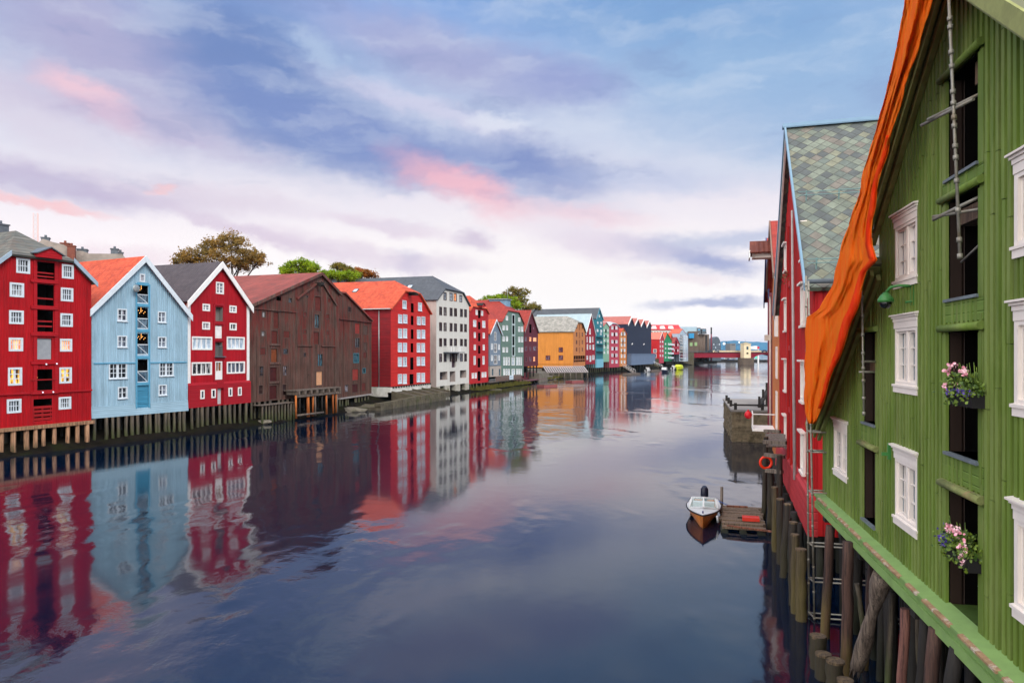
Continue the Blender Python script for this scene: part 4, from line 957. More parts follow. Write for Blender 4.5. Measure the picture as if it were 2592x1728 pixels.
# ---- ochre warehouse with side to the camera
OC = boards('ochre_boards', (206, 134, 58), .25, var=.08, dirt=(186, 112, 46), dirt_amt=.5); OCF = boards('dull_ochre_boards', (188, 122, 70), .25, var=.1)  # front boards a duller ochre than the side
H = House('wooden_warehouse', 'ochre yellow warehouse with pale slate roof and its long side facing the viewer', 'warehouse', Z4, 1522, 247, 1680, 266)
zb = H.uz(1525, 1085)[1]; e = H.uz(1522, 622)[1]
tops, hip, A = hipped(H, e, e, H.uz(1600, 505)[1], H.w * .5, 1440, 428)
OCW = paint('brown_ochre_frame', (140, 84, 44), .1, .6, 3)
for (ya, yb) in ((532, 585), (630, 690), (735, 790), (832, 885)):
    for (xa, xb) in ((1557, 1573), (1634, 1648)): H.win((xa, ya, xb, yb), 2, 2, OCW, GLM, .1, .06)
    H.door((1595, ya - 2, 1612, yb + 20), OCW, .1, 'hatch', False)
H.opening((1530, 940, 1676, 1022), 1.5, 1)
H.shell(e, tops, e, zb, 17, [OCF, DARK]); H.roof(SLATE_T, hip=hip, ridge=A, side=.5, over=.5)
w = MB(); w.box(-.06, .01, zb - .4, -.004, 16.9, e - .05); w.build('side_wall', OC, H.o)
mb = MB()
for k in range(6): u = .4 + (H.w - .8) * k / 5; mb.box(u - .15, -.03, H.uz(1600, 1022)[1], u + .15, .25, H.uz(1600, 940)[1])
mb.box(0, -.06, H.uz(1600, 1000)[1], H.w, .1, H.uz(1600, 985)[1]); mb.build('veranda_post', OCW, H.o)
RW = paint('dark_red_frame', (110, 28, 26), .1, .6, 3)
for (x0, y0, x1, y1) in ((1328, 830, 1386, 895), (1157, 937, 1218, 1000), (1328, 935, 1388, 1000)):
    ya, z0 = H.yz(x1, y1, -.06); yb_, z1 = H.yz(x0, y0, -.06); mb = MB()
    mb.box(-.14, ya, z0, -.061, ya + .22, z1); mb.box(-.14, yb_ - .22, z0, -.061, yb_, z1); mb.box(-.138, ya + .22, z1 - .2, -.061, yb_ - .22, z1); mb.box(-.138, ya + .22, z0, -.061, yb_ - .22, z0 + .2)
    m_ = (ya + yb_) / 2; mb.box(-.136, m_ - .14, z0 + .2, -.061, m_ + .14, z1 - .2); mb.box(-.134, ya + .22, (z0 + z1) / 2, -.061, yb_ - .22, (z0 + z1) / 2 + .1)
    f = mb.build('window', RW, H.o, fix=False); g = MB(); g.box(-.08, ya + .2, z0 + .18, -.063, yb_ - .2, z1 - .18); g.build('pane', GLM, f, fix=False)
y0, z0 = H.yz(1500, 1048, -.1); mb = MB(); mb.box(-.22, .3, z0 - .1, -.06, 13, z0 + .15); mb.build('ledge', OC, H.o)
ochreH = H
# ------------------------------------------------------------------ farther houses down the left bank
CRIM = boards('dark_crimson_boards', (140, 26, 44), .25, True, var=.08)
W12 = [(r, GLP, 1, 2) for r in [(1733, 585, 1750, 660), (1700, 690, 1708, 765), (1733, 690, 1755, 770), (1776, 690, 1784, 765), (1700, 790, 1716, 862), (1736, 800, 1755, 855), (1777, 795, 1796, 865), (1697, 940, 1715, 995), (1737, 940, 1757, 1020), (1772, 935, 1800, 995)]]
simple('wooden_warehouse', 'narrow dark crimson gabled warehouse with white windows right of the ochre one', Z4, 1684, 268, 1812, 279, 1055, 1050, 660, 665, [(1752, 398)], CRIM, paint('pale_metal_roof', (150, 168, 176), .08, .5, .6), W12, barge=WHITE, c=.16, depth=22, piles=[1690, 1720, 1750, 1780, 1805])
TEAL = boards('teal_boards', (40, 116, 130), .25, True, var=.08)
W13 = [(r, GLP, 2, 2) for r in [(1858, 400, 1874, 432), (1838, 490, 1852, 520), (1880, 495, 1900, 520), (1875, 540, 1893, 565), (1832, 590, 1852, 625), (1880, 600, 1902, 630), (1875, 640, 1895, 670), (1836, 750, 1856, 775), (1880, 750, 1902, 775)]]
H = simple('wooden_warehouse', 'teal gabled warehouse with a very long grey roof and balconies', Z4, 1822, 279.5, 1914, 289, 1100, 1095, 455, 470, [(1862, 318)], TEAL, GREY_T, W13, barge=paint('teal_trim', (96, 160, 180), .1, .6, 2), depth=62, piles=[1825, 1850, 1880, 1905], c=.16)
for yy in (690, 790, 880): z = H.uz(1868, yy)[1]; mb = MB(); mb.box(.4, -1.3, z - .15, H.w - .3, 0, z); mb.box(.4, -1.3, z + .9, H.w - .3, -1.25, z + 1.0); [mb.box(.4 + k * (H.w - .8) / 8, -1.3, z, .46 + k * (H.w - .8) / 8, -1.25, z + .9) for k in range(9)]; mb.build('balcony', TEAL, H.o)
H.box('ground_floor', paint('light_teal', (116, 176, 196), .06, .6, 2), -.02, -.2, H.zb, H.w + .02, 4, H.uz(1868, 985)[1])
MINT = boards('mint_boards', (126, 168, 146), .25, True, var=.06)
H = simple('wooden_warehouse', 'mint green narrow warehouse left of the raspberry one', Z4, 1916, 289.5, 1996, 297, 1025, 1020, 560, 560, [(1955, 505)], MINT, PINK_T, grid([(1924, 1938), (1972, 1986)], [(590, 620), (655, 690), (725, 760), (800, 850), (870, 915)], GLP), [(1944, 590, 1962, 640), (1944, 670, 1962, 710), (1944, 760, 1962, 815)], depth=20, piles=[1920, 1945, 1970, 1992])
RASP = boards('raspberry_boards', (172, 62, 82), .25, True, var=.06)
H = simple('wooden_warehouse', 'raspberry pink warehouse with white paired windows and dark hatches', Z5, 6, 297.5, 148, 311, 802, 795, 250, 258, [212], RASP, paint('pale_tin_roof', (176, 186, 194), .08, .5, .6), grid([(40, 66), (95, 121)], [(240, 288), (328, 374), (430, 474), (522, 568), (612, 656), (700, 746)], GLP), [(76, 240, 90, 290), (74, 330, 90, 380), (74, 432, 90, 476), (74, 525, 90, 570), (74, 615, 90, 665)], hip=(20, 190), c=.16, depth=20, piles=[15, 50, 85, 120, 145])
ORG = boards('small_orange_boards', (196, 124, 62), .25, True, var=.06)
simple('wooden_warehouse', 'small orange warehouse against the navy building', Z5, 151, 311.5, 246, 321.5, 790, 782, 345, 355, [(200, 278)], ORG, ORANGE_T, grid([(168, 186), (208, 228)], [(320, 370), (400, 455), (475, 520), (545, 590), (620, 670), (705, 745)], GLP), [(190, 330, 203, 380), (190, 430, 203, 500), (190, 560, 203, 620)], c=.16, depth=18, piles=[160, 200, 238])
# navy row with four gables
NAVY = boards('navy_boards', (30, 40, 62), .3, var=.06); NAVYP = boards('steel_blue_plinth', (98, 116, 142), .6, var=.05)
H = House('warehouse_building', 'navy blue modern warehouse with four sharp gables in a row', 'building', Z5, 256, 322, 580, 364)
zb = (H.uz(256, 775)[1] + H.uz(580, 745)[1]) / 2
pts = [H.uz(256, 222)]
for (x, y) in ((302, 122), (346, 230), (390, 148), (431, 245), (467, 163), (506, 256), (543, 180), (576, 252)): pts.append(H.uz(x, y))
us = [0.0] + [H.w * k / 8 for k in range(1, 8)] + [H.w]
zlo = sum(p[1] for p in pts[0::2]) / 5; zhi = sum(p[1] for p in pts[1::2]) / 4
mb = MB()
zz = [p[1] for p in pts]
prof = [(0, zb), (H.w, zb)] + [(us[k], zz[k]) for k in range(8, -1, -1)]
mb.prism(prof, 'y', 0, 30); mb.build('wall', NAVY, H.o)
for k in range(4):
    r = MB(); a, m_, b = us[2 * k], us[2 * k + 1], us[2 * k + 2]; za, zhi, zc_ = zz[2 * k], zz[2 * k + 1], zz[2 * k + 2]
    r.slab([(a, -.4, za + .3), (m_, -.4, zhi + .5), (m_, 30, zhi + .5), (a, 30, za + .3)], .25); r.slab([(m_, -.4, zhi + .5), (b, -.4, zc_ + .3), (b, 30, zc_ + .3), (m_, 30, zhi + .5)], .25)
    r.build('roof', PINK_T, H.o)
    v = MB(); v.prism([(a, za - .5), (m_, zhi - .4), (m_, zhi + .5), (a, za + .35)], 'y', -.6, -.41); v.build('bargeboard', WHITE, H.o)
pz = H.uz(420, 622)[1]; mb = MB(); mb.box(-.4, -2.0, zb, H.w + .3, -.01, pz); mb.box(-.6, -2.2, pz + .003, H.w + .5, -.01, pz + .3); mb.build('plinth', NAVYP, H.o)
for (x, y) in ((308, 482), (467, 486)): u, z = H.uz(x, y); mb = MB(); mb.bar((u - .6, -.5, z - .3), (u + .6, -.5, z + .25), .3, .35); mb.bar((u, 0, z - .2), (u, -.5, z), .1, .1); mb.build('wall_lamp', WHITE, H.o)
for k in range(9): u = 1 + k * (H.w - 2) / 8; mb = MB(); mb.tube([(u, -1.5, -.6), (u, -1.5, zb)], .25, 7); mb.build('support_pile', DARKW, H.o)
# red house, emerald house, dark house, crimson boathouse, glassy flats
RED18 = boards('post_red_boards', (196, 40, 44), .25, True, var=.06)
H = simple('wooden_warehouse', 'red warehouse with salmon roof just right of the navy building', Z5, 690, 382, 750, 393, 742, 742, 425, 425, [(722, 332)], boards('rose_boards', (176, 56, 76), .25, True, var=.06), paint('salmon_roof', (196, 108, 92), .08, .7, .5), grid([(697, 708), (727, 741)], [(440, 465), (500, 530), (560, 590), (625, 655)], GLP), barge=WHITE, c=.16, depth=26)
w = MB(); w.box(-.08, .02, H.zb + 2.5, -.004, 25.9, H.eL - .1); w.build('side_wall', RED18, H.o)
w = MB(); w.box(-.4, .3, 0, -.003, 26, H.zb + 2.45); w.build('foundation', STONE, H.o)
for (x, y) in ((630, 577), (630, 643)):
    ya, z = H.yz(x, y, -.1); f = MB(); f.box(-.16, ya - .9, z - 1, -.081, ya + .9, z - .8); f.box(-.16, ya - .9, z + .8, -.081, ya + .9, z + 1); f.box(-.158, ya - .9, z - .8, -.081, ya - .7, z + .8); f.box(-.158, ya + .7, z - .8, -.081, ya + .9, z + .8); f.box(-.156, ya - .1, z - .8, -.081, ya + .1, z + .8); f = f.build('window', WHITE, H.o, fix=False); g = MB(); g.box(-.1, ya - .75, z - .85, -.083, ya + .75, z + .85); g.build('pane', GLM, f, fix=False)
EMER = boards('emerald_boards', (24, 132, 86), .25, True, var=.08)
H = simple('wooden_warehouse', 'emerald green narrow warehouse with dark pointed gable', Z5, 752, 393.5, 858, 413, 716, 716, 440, 440, [(790, 335)], EMER, ORANGE_T, grid([(766, 780), (806, 820), (836, 850)], [(470, 495), (530, 555), (590, 615), (650, 675)], GLP, .05), depth=20, c=.18)
for yy in (500, 560, 620, 680): z = H.uz(840, yy)[1]; H.box('balcony', GREYW, H.w * .62, -1.2, z - .1, H.w - .2, -.01, z + .9)
H = simple('wooden_warehouse', 'dark brown warehouse with bright orange roof behind the emerald one', Z5, 835, 418, 876, 430, 640, 640, 440, 445, [(852, 350)], paint('dark_brown_wall', (58, 34, 34), .1, .7, 1), ORANGE_T, grid([(845, 853), (862, 870)], [(480, 505), (540, 565)], GLP), depth=26, c=.16)
H = simple('wooden_warehouse', 'crimson boathouse with steep brown roof beside the glassy flats', Z5, 868, 414, 962, 432, 626, 622, 482, 488, [(922, 396)], boards('boathouse_red', (160, 42, 60), .25, True, var=.06), paint('brown_red_roof', (140, 62, 56), .08, .7, .5), grid([(886, 896), (934, 946)], [(480, 510), (555, 585)], GLP), [(908, 440, 924, 520), (908, 550, 924, 600)], depth=22, c=.16)
mb = MB(); [mb.box(.5 + k * (H.w - 1.2) / 4, .2, -.5, .9 + k * (H.w - 1.2) / 4, .6, H.zb) for k in range(5)]; mb.box(0, 4, 0, H.w, 4.5, H.zb); mb.build('post', DARKW, H.o)
FLAT = paint('pale_blue_cladding', (150, 172, 188), .08, .4, .5)
H = House('apartment_building', 'tall pale blue glassy flats with stacked balconies beside the bridge', 'building', Z5, 958, 432.5, 1078, 459)
zt = H.uz(1010, 285)[1]; zb = H.uz(1010, 720)[1]
H.shell(zt - 3, [(H.w * .35, zt)], zt - 4, zb, 6, [FLAT, DARK]); H.roof(paint('orange_sheet_roof', (196, 92, 64), .1, .6, .5), over=.1, side=.1)
nf = 9
for k in range(nf):
    z = zb + (zt - 4 - zb) * (k + .3) / nf
    f = MB(); f.box(.6, -1.6, z - .15, H.w * .45, -.01, z); f.box(.6, -1.6, z + .9, H.w * .45, -1.55, z + 1.0); f.build('balcony', WHITE, H.o)
    for (a, b, pm) in ((.1, .42, GLT), (.5, .68, GLP), (.74, .92, GLP)): H.box('window', pm, H.w * a, -.06, z + .1, H.w * b, -.004, z + 1.7)
# long white building with red roof behind
H = House('apartment_building', 'long white building with a red roof rising behind the red and green warehouses', 'building', Z5, 560, 470, 972, 470)
zt = H.uz(760, 290)[1]; zb = 3.0; zr = H.uz(760, 218)[1]
H.shell(zt, [(.02, zt + .01)], zt, zb, 14, [paint('off_white_wall', (206, 202, 194), .05, .7, .5), DARK])
mb = MB(); mb.slab([(-.5, -.6, zt + .1), (H.w + .5, -.6, zt + .1), (H.w + .5, 7, zr), (-.5, 7, zr)], .4); mb.slab([(-.5, 7, zr), (H.w + .5, 7, zr), (H.w + .5, 14.6, zt + .1), (-.5, 14.6, zt + .1)], .4); H.rf = mb.build('roof', paint('bright_red_roof', (196, 48, 52), .06, .6, .5), H.o)
for x in (620, 735, 850): u = H.uz(x, 275)[0]; mb = MB(); mb.prism([(u - 1.8, zt + .6), (u + 1.8, zt + .6), (u + 1.1, zt + 2.5), (u - 1.1, zt + 2.5)], 'y', .3, 4); mb.build('dormer', WHITE, H.o)
for yy in (330, 352, 400, 425): z = H.uz(760, yy)[1]; [H.box('window', GLM, H.w * (.04 + .096 * k), -.06, z - .6, H.w * (.1 + .096 * k), -.004, z + .6) for k in range(10)]
# grain silos
H = House('grain_silo', 'brown concrete grain silos with glazed storeys on top, left of the bridge', 'silo', Z5, 1080, 500, 1385, 500)
zt = H.uz(1200, 350)[1]; SILO = boards('silo_concrete', (98, 84, 74), 1.2, var=.12, dirt=(80, 68, 62), dirt_amt=.6)
mb = MB(); mb.box(0, 1, 2, H.uz(1215, 0)[0], 16, zt + 2.0)
mb.build('wall', SILO, H.o)
for k in range(4):
    u = H.uz(1222 + 46 * k, 0)[0]; c = MB(); c.tube([(u, 5 + k, 2), (u, 5 + k, zt)], 2.3, 18); c.build('silo_cylinder', SILO, H.o)
mb = MB(); mb.box(H.uz(1225, 0)[0], 5, 2, H.w - 1, 15, zt - .5); mb.build('inner_block', paint('dark_silo', (52, 50, 52), .1, .7, .5), H.o)
mb = MB(); mb.box(H.uz(985, 0)[0], 2, zt - 4, H.uz(1208, 0)[0], 15, H.uz(1100, 250)[1]); mb.build('top_storey', paint('pale_glass_storey', (156, 180, 192), .06, .2, .5), H.o)
for (a, b, ya, yb) in ((1210, 1255, 262, 340), (1275, 1330, 275, 345)): p, q = H.uz(a, yb), H.uz(b, ya); mb = MB(); mb.prism([(p[0], p[1]), (q[0] + .4, p[1]), (q[0], q[1]), (p[0], q[1])], 'y', 1.5, 10); o = mb.build('glazed_box', LEAD, H.o); H.box('pane', glass('sky_pane', (80, 150, 190), (120, 180, 210)), p[0] + .4, 1.4, p[1] + 2.2, q[0] - .5, 1.49, q[1] - 1.0, o)
p, q = H.uz(1088, 405), H.uz(1152, 340); H.box('blue_bay', paint('cyan_panel', (50, 140, 190), .05, .3, .5), p[0], -1.5, p[1], q[0], .99, q[1])
for (x, y) in ((1125, 487), (1188, 484)): u, z = H.uz(x, y); H.box('lit_sign', emitter('green_lit', (130, 160, 110), .12), u - .9, .9, z - 1.2, u + .9, .99, z + 1.2)
# tall thin stack
H = House('chimney_stack', 'tall thin dark red chimney stack between silos and the round grey tower', 'chimney', Z5, 1391, 520, 1403, 520)
zt = H.uz(1397, 257)[1]; mb = MB(); mb.tube([(H.w / 2, 1, 2), (H.w / 2, 1, zt - 5)], [.62, .5], 10); mb.tube([(H.w / 2, 1, zt - 4.99), (H.w / 2, 1, zt)], .52, 10, mi=1); mb.build('shaft', [paint('stack_red', (110, 44, 58), .1, .7, .5), DARK], H.o)
# domed tower block
H = House('apartment_tower', 'round topped grey tower block behind the bridge', 'building', Z5, 1407, 540, 1522, 540)
pr = [(0, 2), (H.w, 2), (H.w, H.uz(0, 500)[1]), (H.w * .88, H.uz(0, 430)[1]), (H.w * .7, H.uz(0, 392)[1]), (H.w * .5, H.uz(0, 383)[1]), (H.w * .3, H.uz(0, 398)[1]), (H.w * .12, H.uz(0, 435)[1]), (0, H.uz(0, 500)[1])]
mb = MB(); mb.prism(pr, 'y', 0, 14); mb.build('wall', paint('tower_grey', (82, 92, 102), .08, .5, .5), H.o)
for k in range(4):
    for j in range(4): z = 7 + k * 2.3; H.box('window', GLM if (k + j) % 3 else GLP, H.w * (.1 + .22 * j), -.07, z, H.w * (.22 + .22 * j), -.004, z + 1.1)

# ------------------------------------------------------------------ road bridge
H = House('road_bridge', 'dark red steel girder road bridge across the river in the distance', 'bridge', Z5, 1150, 490, 2600, 505)
zd = H.uz(1500, 600)[1]; zg = H.uz(1500, 668)[1]; ut0, ut1 = H.uz(1782, 0)[0], H.uz(1872, 0)[0]
GIRD = paint('girder_red', (128, 18, 40), .08, .5, .5); ROADM = paint('asphalt', (70, 70, 74), .1, .9, .5)
mb = MB(); mb.box(0, 0, zg, ut1 + 2, .4, zd); mb.box(0, 11.6, zg, ut1 + 2, 12, zd)
for k in range(8): mb.box(0, 1 + k * 1.4, zg + .5, ut1, 1.2 + k * 1.4, zd - .2)
n = 16; a0 = ut1 + 2
for k in range(n):
    t0, t1 = k / n, (k + 1) / n
    za, zb2 = zd - 1.0 - 4.5 * (2 * t0 - 1) ** 2 * (1 if t0 < .5 else .6), zd - 1.0 - 4.5 * (2 * t1 - 1) ** 2 * (1 if t1 <= .5 else .6)
    x0, x1 = a0 + (H.w - a0) * t0 * .62, a0 + (H.w - a0) * t1 * .62
    mb.prism([(x0, za), (x1, zb2), (x1, zd), (x0, zd)], 'y', 0, .4); mb.prism([(x0, za), (x1, zb2), (x1, zd), (x0, zd)], 'y', 11.6, 12)
mb.build('girder', GIRD, H.o)
mb = MB(); mb.box(-40, -.5, zd + .004, H.w, 12.5, zd + .4); mb.build('deck', ROADM, H.o)
mb = MB(); mb.box(-20, -.4, zd + 1.3, H.w, -.32, zd + 1.4)
for k in range(90): x = -20 + (H.w + 20) * k / 89; mb.box(x - .05, -.4, zd + .4, x + .05, -.33, zd + 1.3)
mb.build('railing', LEAD, H.o)
mb = MB(); mb.box(ut1 - 24, 3, zd + .42, H.w, 3.4, zd + 1.5); mb.build('barrier', paint('cream_barrier', (222, 196, 160), .05, .6, .5), H.o)
mb = MB(); mb.box(-14, -1, -1, 0, 13, zd - .01); mb.build('abutment', STONE, H.o)
uc = (ut0 + ut1) / 2
mb = MB(); mb.prism([(uc + 5.5 * math.cos(a), -3 + 4.2 * math.sin(a)) for a in [2 * math.pi * k / 14 for k in range(14)]], 'z', -1, H.uz(1830, 672, -3)[1]); mb.box(uc + 3, -2, -1, uc + 7, 13, zg - .02); mb.build('pier', paint('pier_stone', (96, 84, 74), .2, .9, .5), H.o)
zt = H.uz(1830, 462, -3)[1]; zb3 = H.uz(1830, 672, -3)[1]
TOW = paint('cream_tower', (222, 206, 172), .05, .7, .5)
mb = MB(); hw = (ut1 - ut0) / 2; mb.box(uc - hw, -3 - hw, zb3, uc + hw, -3 + hw, zt - 1.2); mb.box(uc - hw - .3, -3.3 - hw, zt - 1.2, uc + hw + .3, -2.7 + hw, zt - .9)
tw = mb.build('tower', TOW, H.o)
mb = MB()
for sx, sy in ((-1, 0), (1, 0), (0, -1), (0, 1)): pass
mb.slab([(uc - hw - .3, -3.3 - hw, zt - .89), (uc + hw + .3, -3.3 - hw, zt - .89), (uc, -3, zt + .2)], .06); mb.slab([(uc + hw + .3, -3.3 - hw, zt - .89), (uc + hw + .3, -2.7 + hw, zt - .89), (uc, -3, zt + .2)], .06); mb.slab([(uc + hw + .3, -2.7 + hw, zt - .89), (uc - hw - .3, -2.7 + hw, zt - .89), (uc, -3, zt + .2)], .06); mb.slab([(uc - hw - .3, -2.7 + hw, zt - .89), (uc - hw - .3, -3.3 - hw, zt - .89), (uc, -3, zt + .2)], .06); mb.tube([(uc, -3, zt + .1), (uc, -3, zt + 2.2)], .06, 6)
mb.build('tower_roof', paint('tower_roof', (150, 138, 110), .05, .7, .5), tw)
for (y0, y1) in ((518, 560), (598, 620)): z0, z1 = H.uz(1825, y1, -5)[1], H.uz(1825, y0, -5)[1]; H.box('tower_window', GLT if y0 < 590 else DARK, uc - .75, -3 - hw - .03, z0, uc + .75, -2.995 - hw, z1, tw)
# street lamps and cars on the bridge
def street_lamp(px, py, d, label, zb_, kind=0):
    p = unproj(px, py, d); o = empty('street_lamp', (p.x, p.y, zb_)); tag(o, label, 'street lamp', 'lamps on the bridge')
    mb = MB(); mb.tube([(0, 0, 0), (0, 0, p.z - zb_ - .5)], [.12, .08], 6); mb.build('pole', LEAD, o)
    mb = MB(); mb.ball((0, 0, p.z - zb_), .95 if kind == 0 else .6, 10, 6, 0, (1, 1, 1.0)); mb.build('lamp_head', emitter('lamp_globe', (236, 246, 250), .5), o)
street_lamp(1832.5, 870, 512, 'street lamp with large pale globe standing left of the bridge tower', zd + .4)
street_lamp(1871, 866.5, 508, 'street lamp with small pale head close to the bridge tower', zd + .4, 1)
def far_car(px, d, label, mat, s=1):
    p = ground_pt(px, d); o = empty('parked_car', (p.x, p.y, zd + .4)); tag(o, label, 'car', 'cars on the bridge')
    mb = MB(); mb.prism([(-2.1, .35), (2.1, .35), (2.1, .85), (1.3, .95), (.7, 1.45), (-1.1, 1.45), (-1.8, .95), (-2.1, .85)], 'y', -.85, .85); b = mb.build('body', mat, o)
    mb = MB(); mb.prism([(-1.05, .95), (.95, .95), (.6, 1.38), (-.95, 1.38)], 'y', -.87, -.851); mb.build('window', GLD, o)
    for x in (-1.3, 1.3): mb = MB(); mb.tube([(x, -.9, .33), (x, .9, .33)], .33, 10); mb.build('wheel', DARK, o)
    mb = MB(); mb.ball((2.1, -.5, .65), .16); mb.build('headlight', emitter('headlight', (255, 220, 170), 5), o)
far_car(1799, 497, 'dark car with lit headlight on the bridge, in front of the silos', paint('car_dark', (40, 42, 50), .05, .3, 1))
far_car(1813, 497, 'grey car on the bridge below the round topped tower', paint('car_grey', (120, 124, 130), .05, .3, 1))
far_car(1827, 499, 'black car on the bridge just left of the lamp with large globe', paint('car_black', (24, 26, 34), .05, .3, 1))
far_car(1935, 500, 'dark blue car at the right end of the visible bridge', paint('car_blue', (40, 50, 84), .05, .3, 1))
# low building and white slanting canopy beyond the bridge
H = House('office_building', 'small square beige building beyond the bridge below the hills', 'building', Z5, 1648, 900, 1722, 900)
H.box('wall', paint('beige_block', (118, 118, 116), .06, .7, .3), 0, 0, 0, H.w, 20, H.uz(1680, 475)[1]); 
for k in range(3): H.box('window', GLD, H.w * (.3 + .2 * k), -.2, H.uz(0, 500)[1], H.w * (.42 + .2 * k), -.01, H.uz(0, 485)[1])
H = House('canopy', 'white slanting canopy with a round red mark beyond the bridge', 'canopy', Z5, 1880, 560, 2045, 560)
a, b, c_ = H.uz(1880, 545), H.uz(2010, 515), H.uz(2042, 555)
mb = MB(); mb.prism([(a[0], a[1]), (a[0], a[1] + 1), (b[0], b[1] + .4), (c_[0] - 1, b[1] - .6), (c_[0], c_[1]), (b[0], c_[1] - .2)], 'y', 0, 6)
mb.box(b[0] + 1, 1, 0, b[0] + 2, 2, a[1]); mb.box(a[0] + 1, 1, 0, a[0] + 2, 2, a[1]); mb.build('frame', WHITE, H.o)
u, z = H.uz(2028, 533); mb = MB(); mb.tube([(u, -.15, z), (u, -.01, z)], 1.0, 14); mb.build('red_mark', paint('mark_red', (200, 40, 60), .02, .5, 1), H.o)

# ------------------------------------------------------------------ boats, pontoons, gangways
def small_boat(px, py, label, hull, deck, L=6.0, B=2.2, Hh=.9, ang=0.0, cabin=True, glassm=None, cover=None, group='boats moored on the far river'):
    p = at_water(px, py); o = empty('motor_boat', (p.x, p.y, 0), ang); tag(o, label, 'boat', group)
    n = 10; rings = []
    for k in range(n + 1):
        t = k / n; x = -L / 2 + L * t; hb = B / 2 * (1 - max(0, (t - .45) / .55) ** 2.2) * (.86 + .14 * min(1, t * 4)); sh = Hh * (1 + .35 * t * t)
        rings.append([(x + .25 * t * t, -hb, sh), (x, -hb * .82, Hh * .3), (x - .1, -hb * .3 - .01, -.25), (x - .1, hb * .3 + .01, -.25), (x, hb * .82, Hh * .3), (x + .25 * t * t, hb, sh)])
    mb = MB()
    for k in range(n):
        for j in range(5): mb.face([rings[k][j], rings[k][j + 1], rings[k + 1][j + 1], rings[k + 1][j]], 0, False)
    mb.face(rings[0][::-1]); mb.face(rings[n]); mb.build('hull', hull, o)
    mb = MB()
    for k in range(n): a, b = rings[k], rings[k + 1]; mb.face([(a[0][0], a[0][1] * .97, a[0][2] - .05), (b[0][0], b[0][1] * .97, b[0][2] - .05), (b[5][0], b[5][1] * .97, b[5][2] - .05), (a[5][0], a[5][1] * .97, a[5][2] - .05)], 0)
    mb.build('deck', deck, o)
    if cover:
        mb = MB(); mb.prism([(-L * .48, Hh), (-L * .4, Hh + .9), (L * .05, Hh + 1.2), (L * .3, Hh + .5), (L * .42, Hh * 1.2)], 'y', -B * .38, B * .38); mb.build('tarpaulin', cover, o)
    if cabin:
        mb = MB(); mb.prism([(-L * .15, Hh), (L * .22, Hh), (L * .1, Hh + 1.1), (-L * .12, Hh + 1.15)], 'y', -B * .36, B * .36); cb = mb.build('cabin', deck, o)
        mb = MB(); mb.prism([(-L * .1, Hh + .45), (L * .12, Hh + .45), (L * .07, Hh + .95), (-L * .09, Hh + .95)], 'y', -B * .37, B * .37); mb.build('cabin_window', glassm or GLD, cb)
    mb = MB(); mb.box(-L / 2 - .35, -.2, Hh * .3, -L / 2, .2, Hh + .6); mb.build('outboard_motor', DARK, o)
    return o
BW = paint('boat_white', (190, 192, 194), .08, .4, 3, c2=(150, 150, 146), patch=.4); BN = paint('boat_navy', (26, 34, 56), .05, .35, 2)
YEL = paint('boat_yellow', (196, 208, 34), .04, .4, 2)
yaw = math.radians(64)
small_boat(1640, 941, 'small white motor boat moored below the navy building', BW, BW, 5, 2, .8, yaw)
small_boat(1682, 943, 'dark hulled motor boat with pale windscreen moored beside the yellow boat', BN, BW, 7, 2.6, 1.0, yaw + math.pi)
small_boat(1706, 936, 'white motor boat moored between the dark hulled boat and the yellow one', BW, BW, 6, 2.4, 1.0, yaw)
small_boat(1718, 936, 'bright yellow covered boat moored in front of the emerald warehouse', YEL, YEL, 8, 3.2, 1.3, yaw + math.pi, cabin=False, cover=YEL)
for (px, py, lb, hm, L) in ((1782, 913, 'dark boat moored under the bridge nearest its left abutment', BN, 8), (1800, 914, 'white open boat under the bridge, second from the left abutment', BW, 9), (1836, 911, 'dark blue cabin boat under the bridge left of the stone pier', BN, 9), (1850, 911.5, 'blue hulled motor boat beneath the girder next to the pier', paint('boat_blue', (60, 84, 130), .05, .35, 2), 8), (1912, 912, 'dark motor boat under the arched span right of the pier', BN, 9)):
    small_boat(px, py, lb, hm, BW, L, 2.8, 1.1, .15)
# green beacon
p = at_water(1914, 911); o = empty('beacon', (p.x, p.y, 0)); tag(o, 'green conical navigation beacon beyond the arched bridge span', 'beacon'); mb = MB(); mb.tube([(0, 0, -.5), (0, 0, 2.5), (0, 0, 4.2)], [1.1, .9, .3], 10); mb.build('cone', emitter('beacon_green', (40, 200, 150), .3), o); mb = MB(); mb.box(-.4, -.4, 4.2, .4, .4, 4.9); mb.build('lantern', WHITE, o)
def pontoon(pts_px, label, m1, m2, w=2.2):
    a, b = at_water(*pts_px[0]), at_water(*pts_px[1]); d = (b - a); L = d.length
    o = empty('floating_pontoon', (a.x, a.y, 0), math.atan2(d.y, d.x)); tag(o, label, 'pontoon', 'floating pontoons along the left bank')
    mb = MB(); mb.box(0, 0, -.3, L, w, .45); mb.build('float', m2, o)
    mb = MB(); n = max(4, int(L / .4))
    for k in range(n): mb.box(L * k / n, -.08, .453, L * (k + .9) / n, w + .08, .55)
    mb.build('deck', m1, o)
PINKW = paint('red_oxide_float', (150, 84, 84), .1, .7, 1)
pontoon(((1160 + 1135 / 5.2275, 720 + 1355 / 5.2275), (1160 + 1310 / 5.2275, 720 + 1345 / 5.2275)), 'reddish floating pontoon off the steps, the nearer of two', OLDW, PINKW)
pontoon(((1160 + 1505 / 5.2275, 720 + 1295 / 5.2275), (1160 + 1660 / 5.2275, 720 + 1287 / 5.2275)), 'reddish floating pontoon below the ochre warehouse, the farther of two', OLDW, PINKW)
pontoon(((1540 + 300 / 5.3455, 780 + 905 / 5.3455), (1540 + 432 / 5.3455, 780 + 893 / 5.3455)), 'grey floating landing stage at the foot of the gangways', OLDW, OLDW, 3)
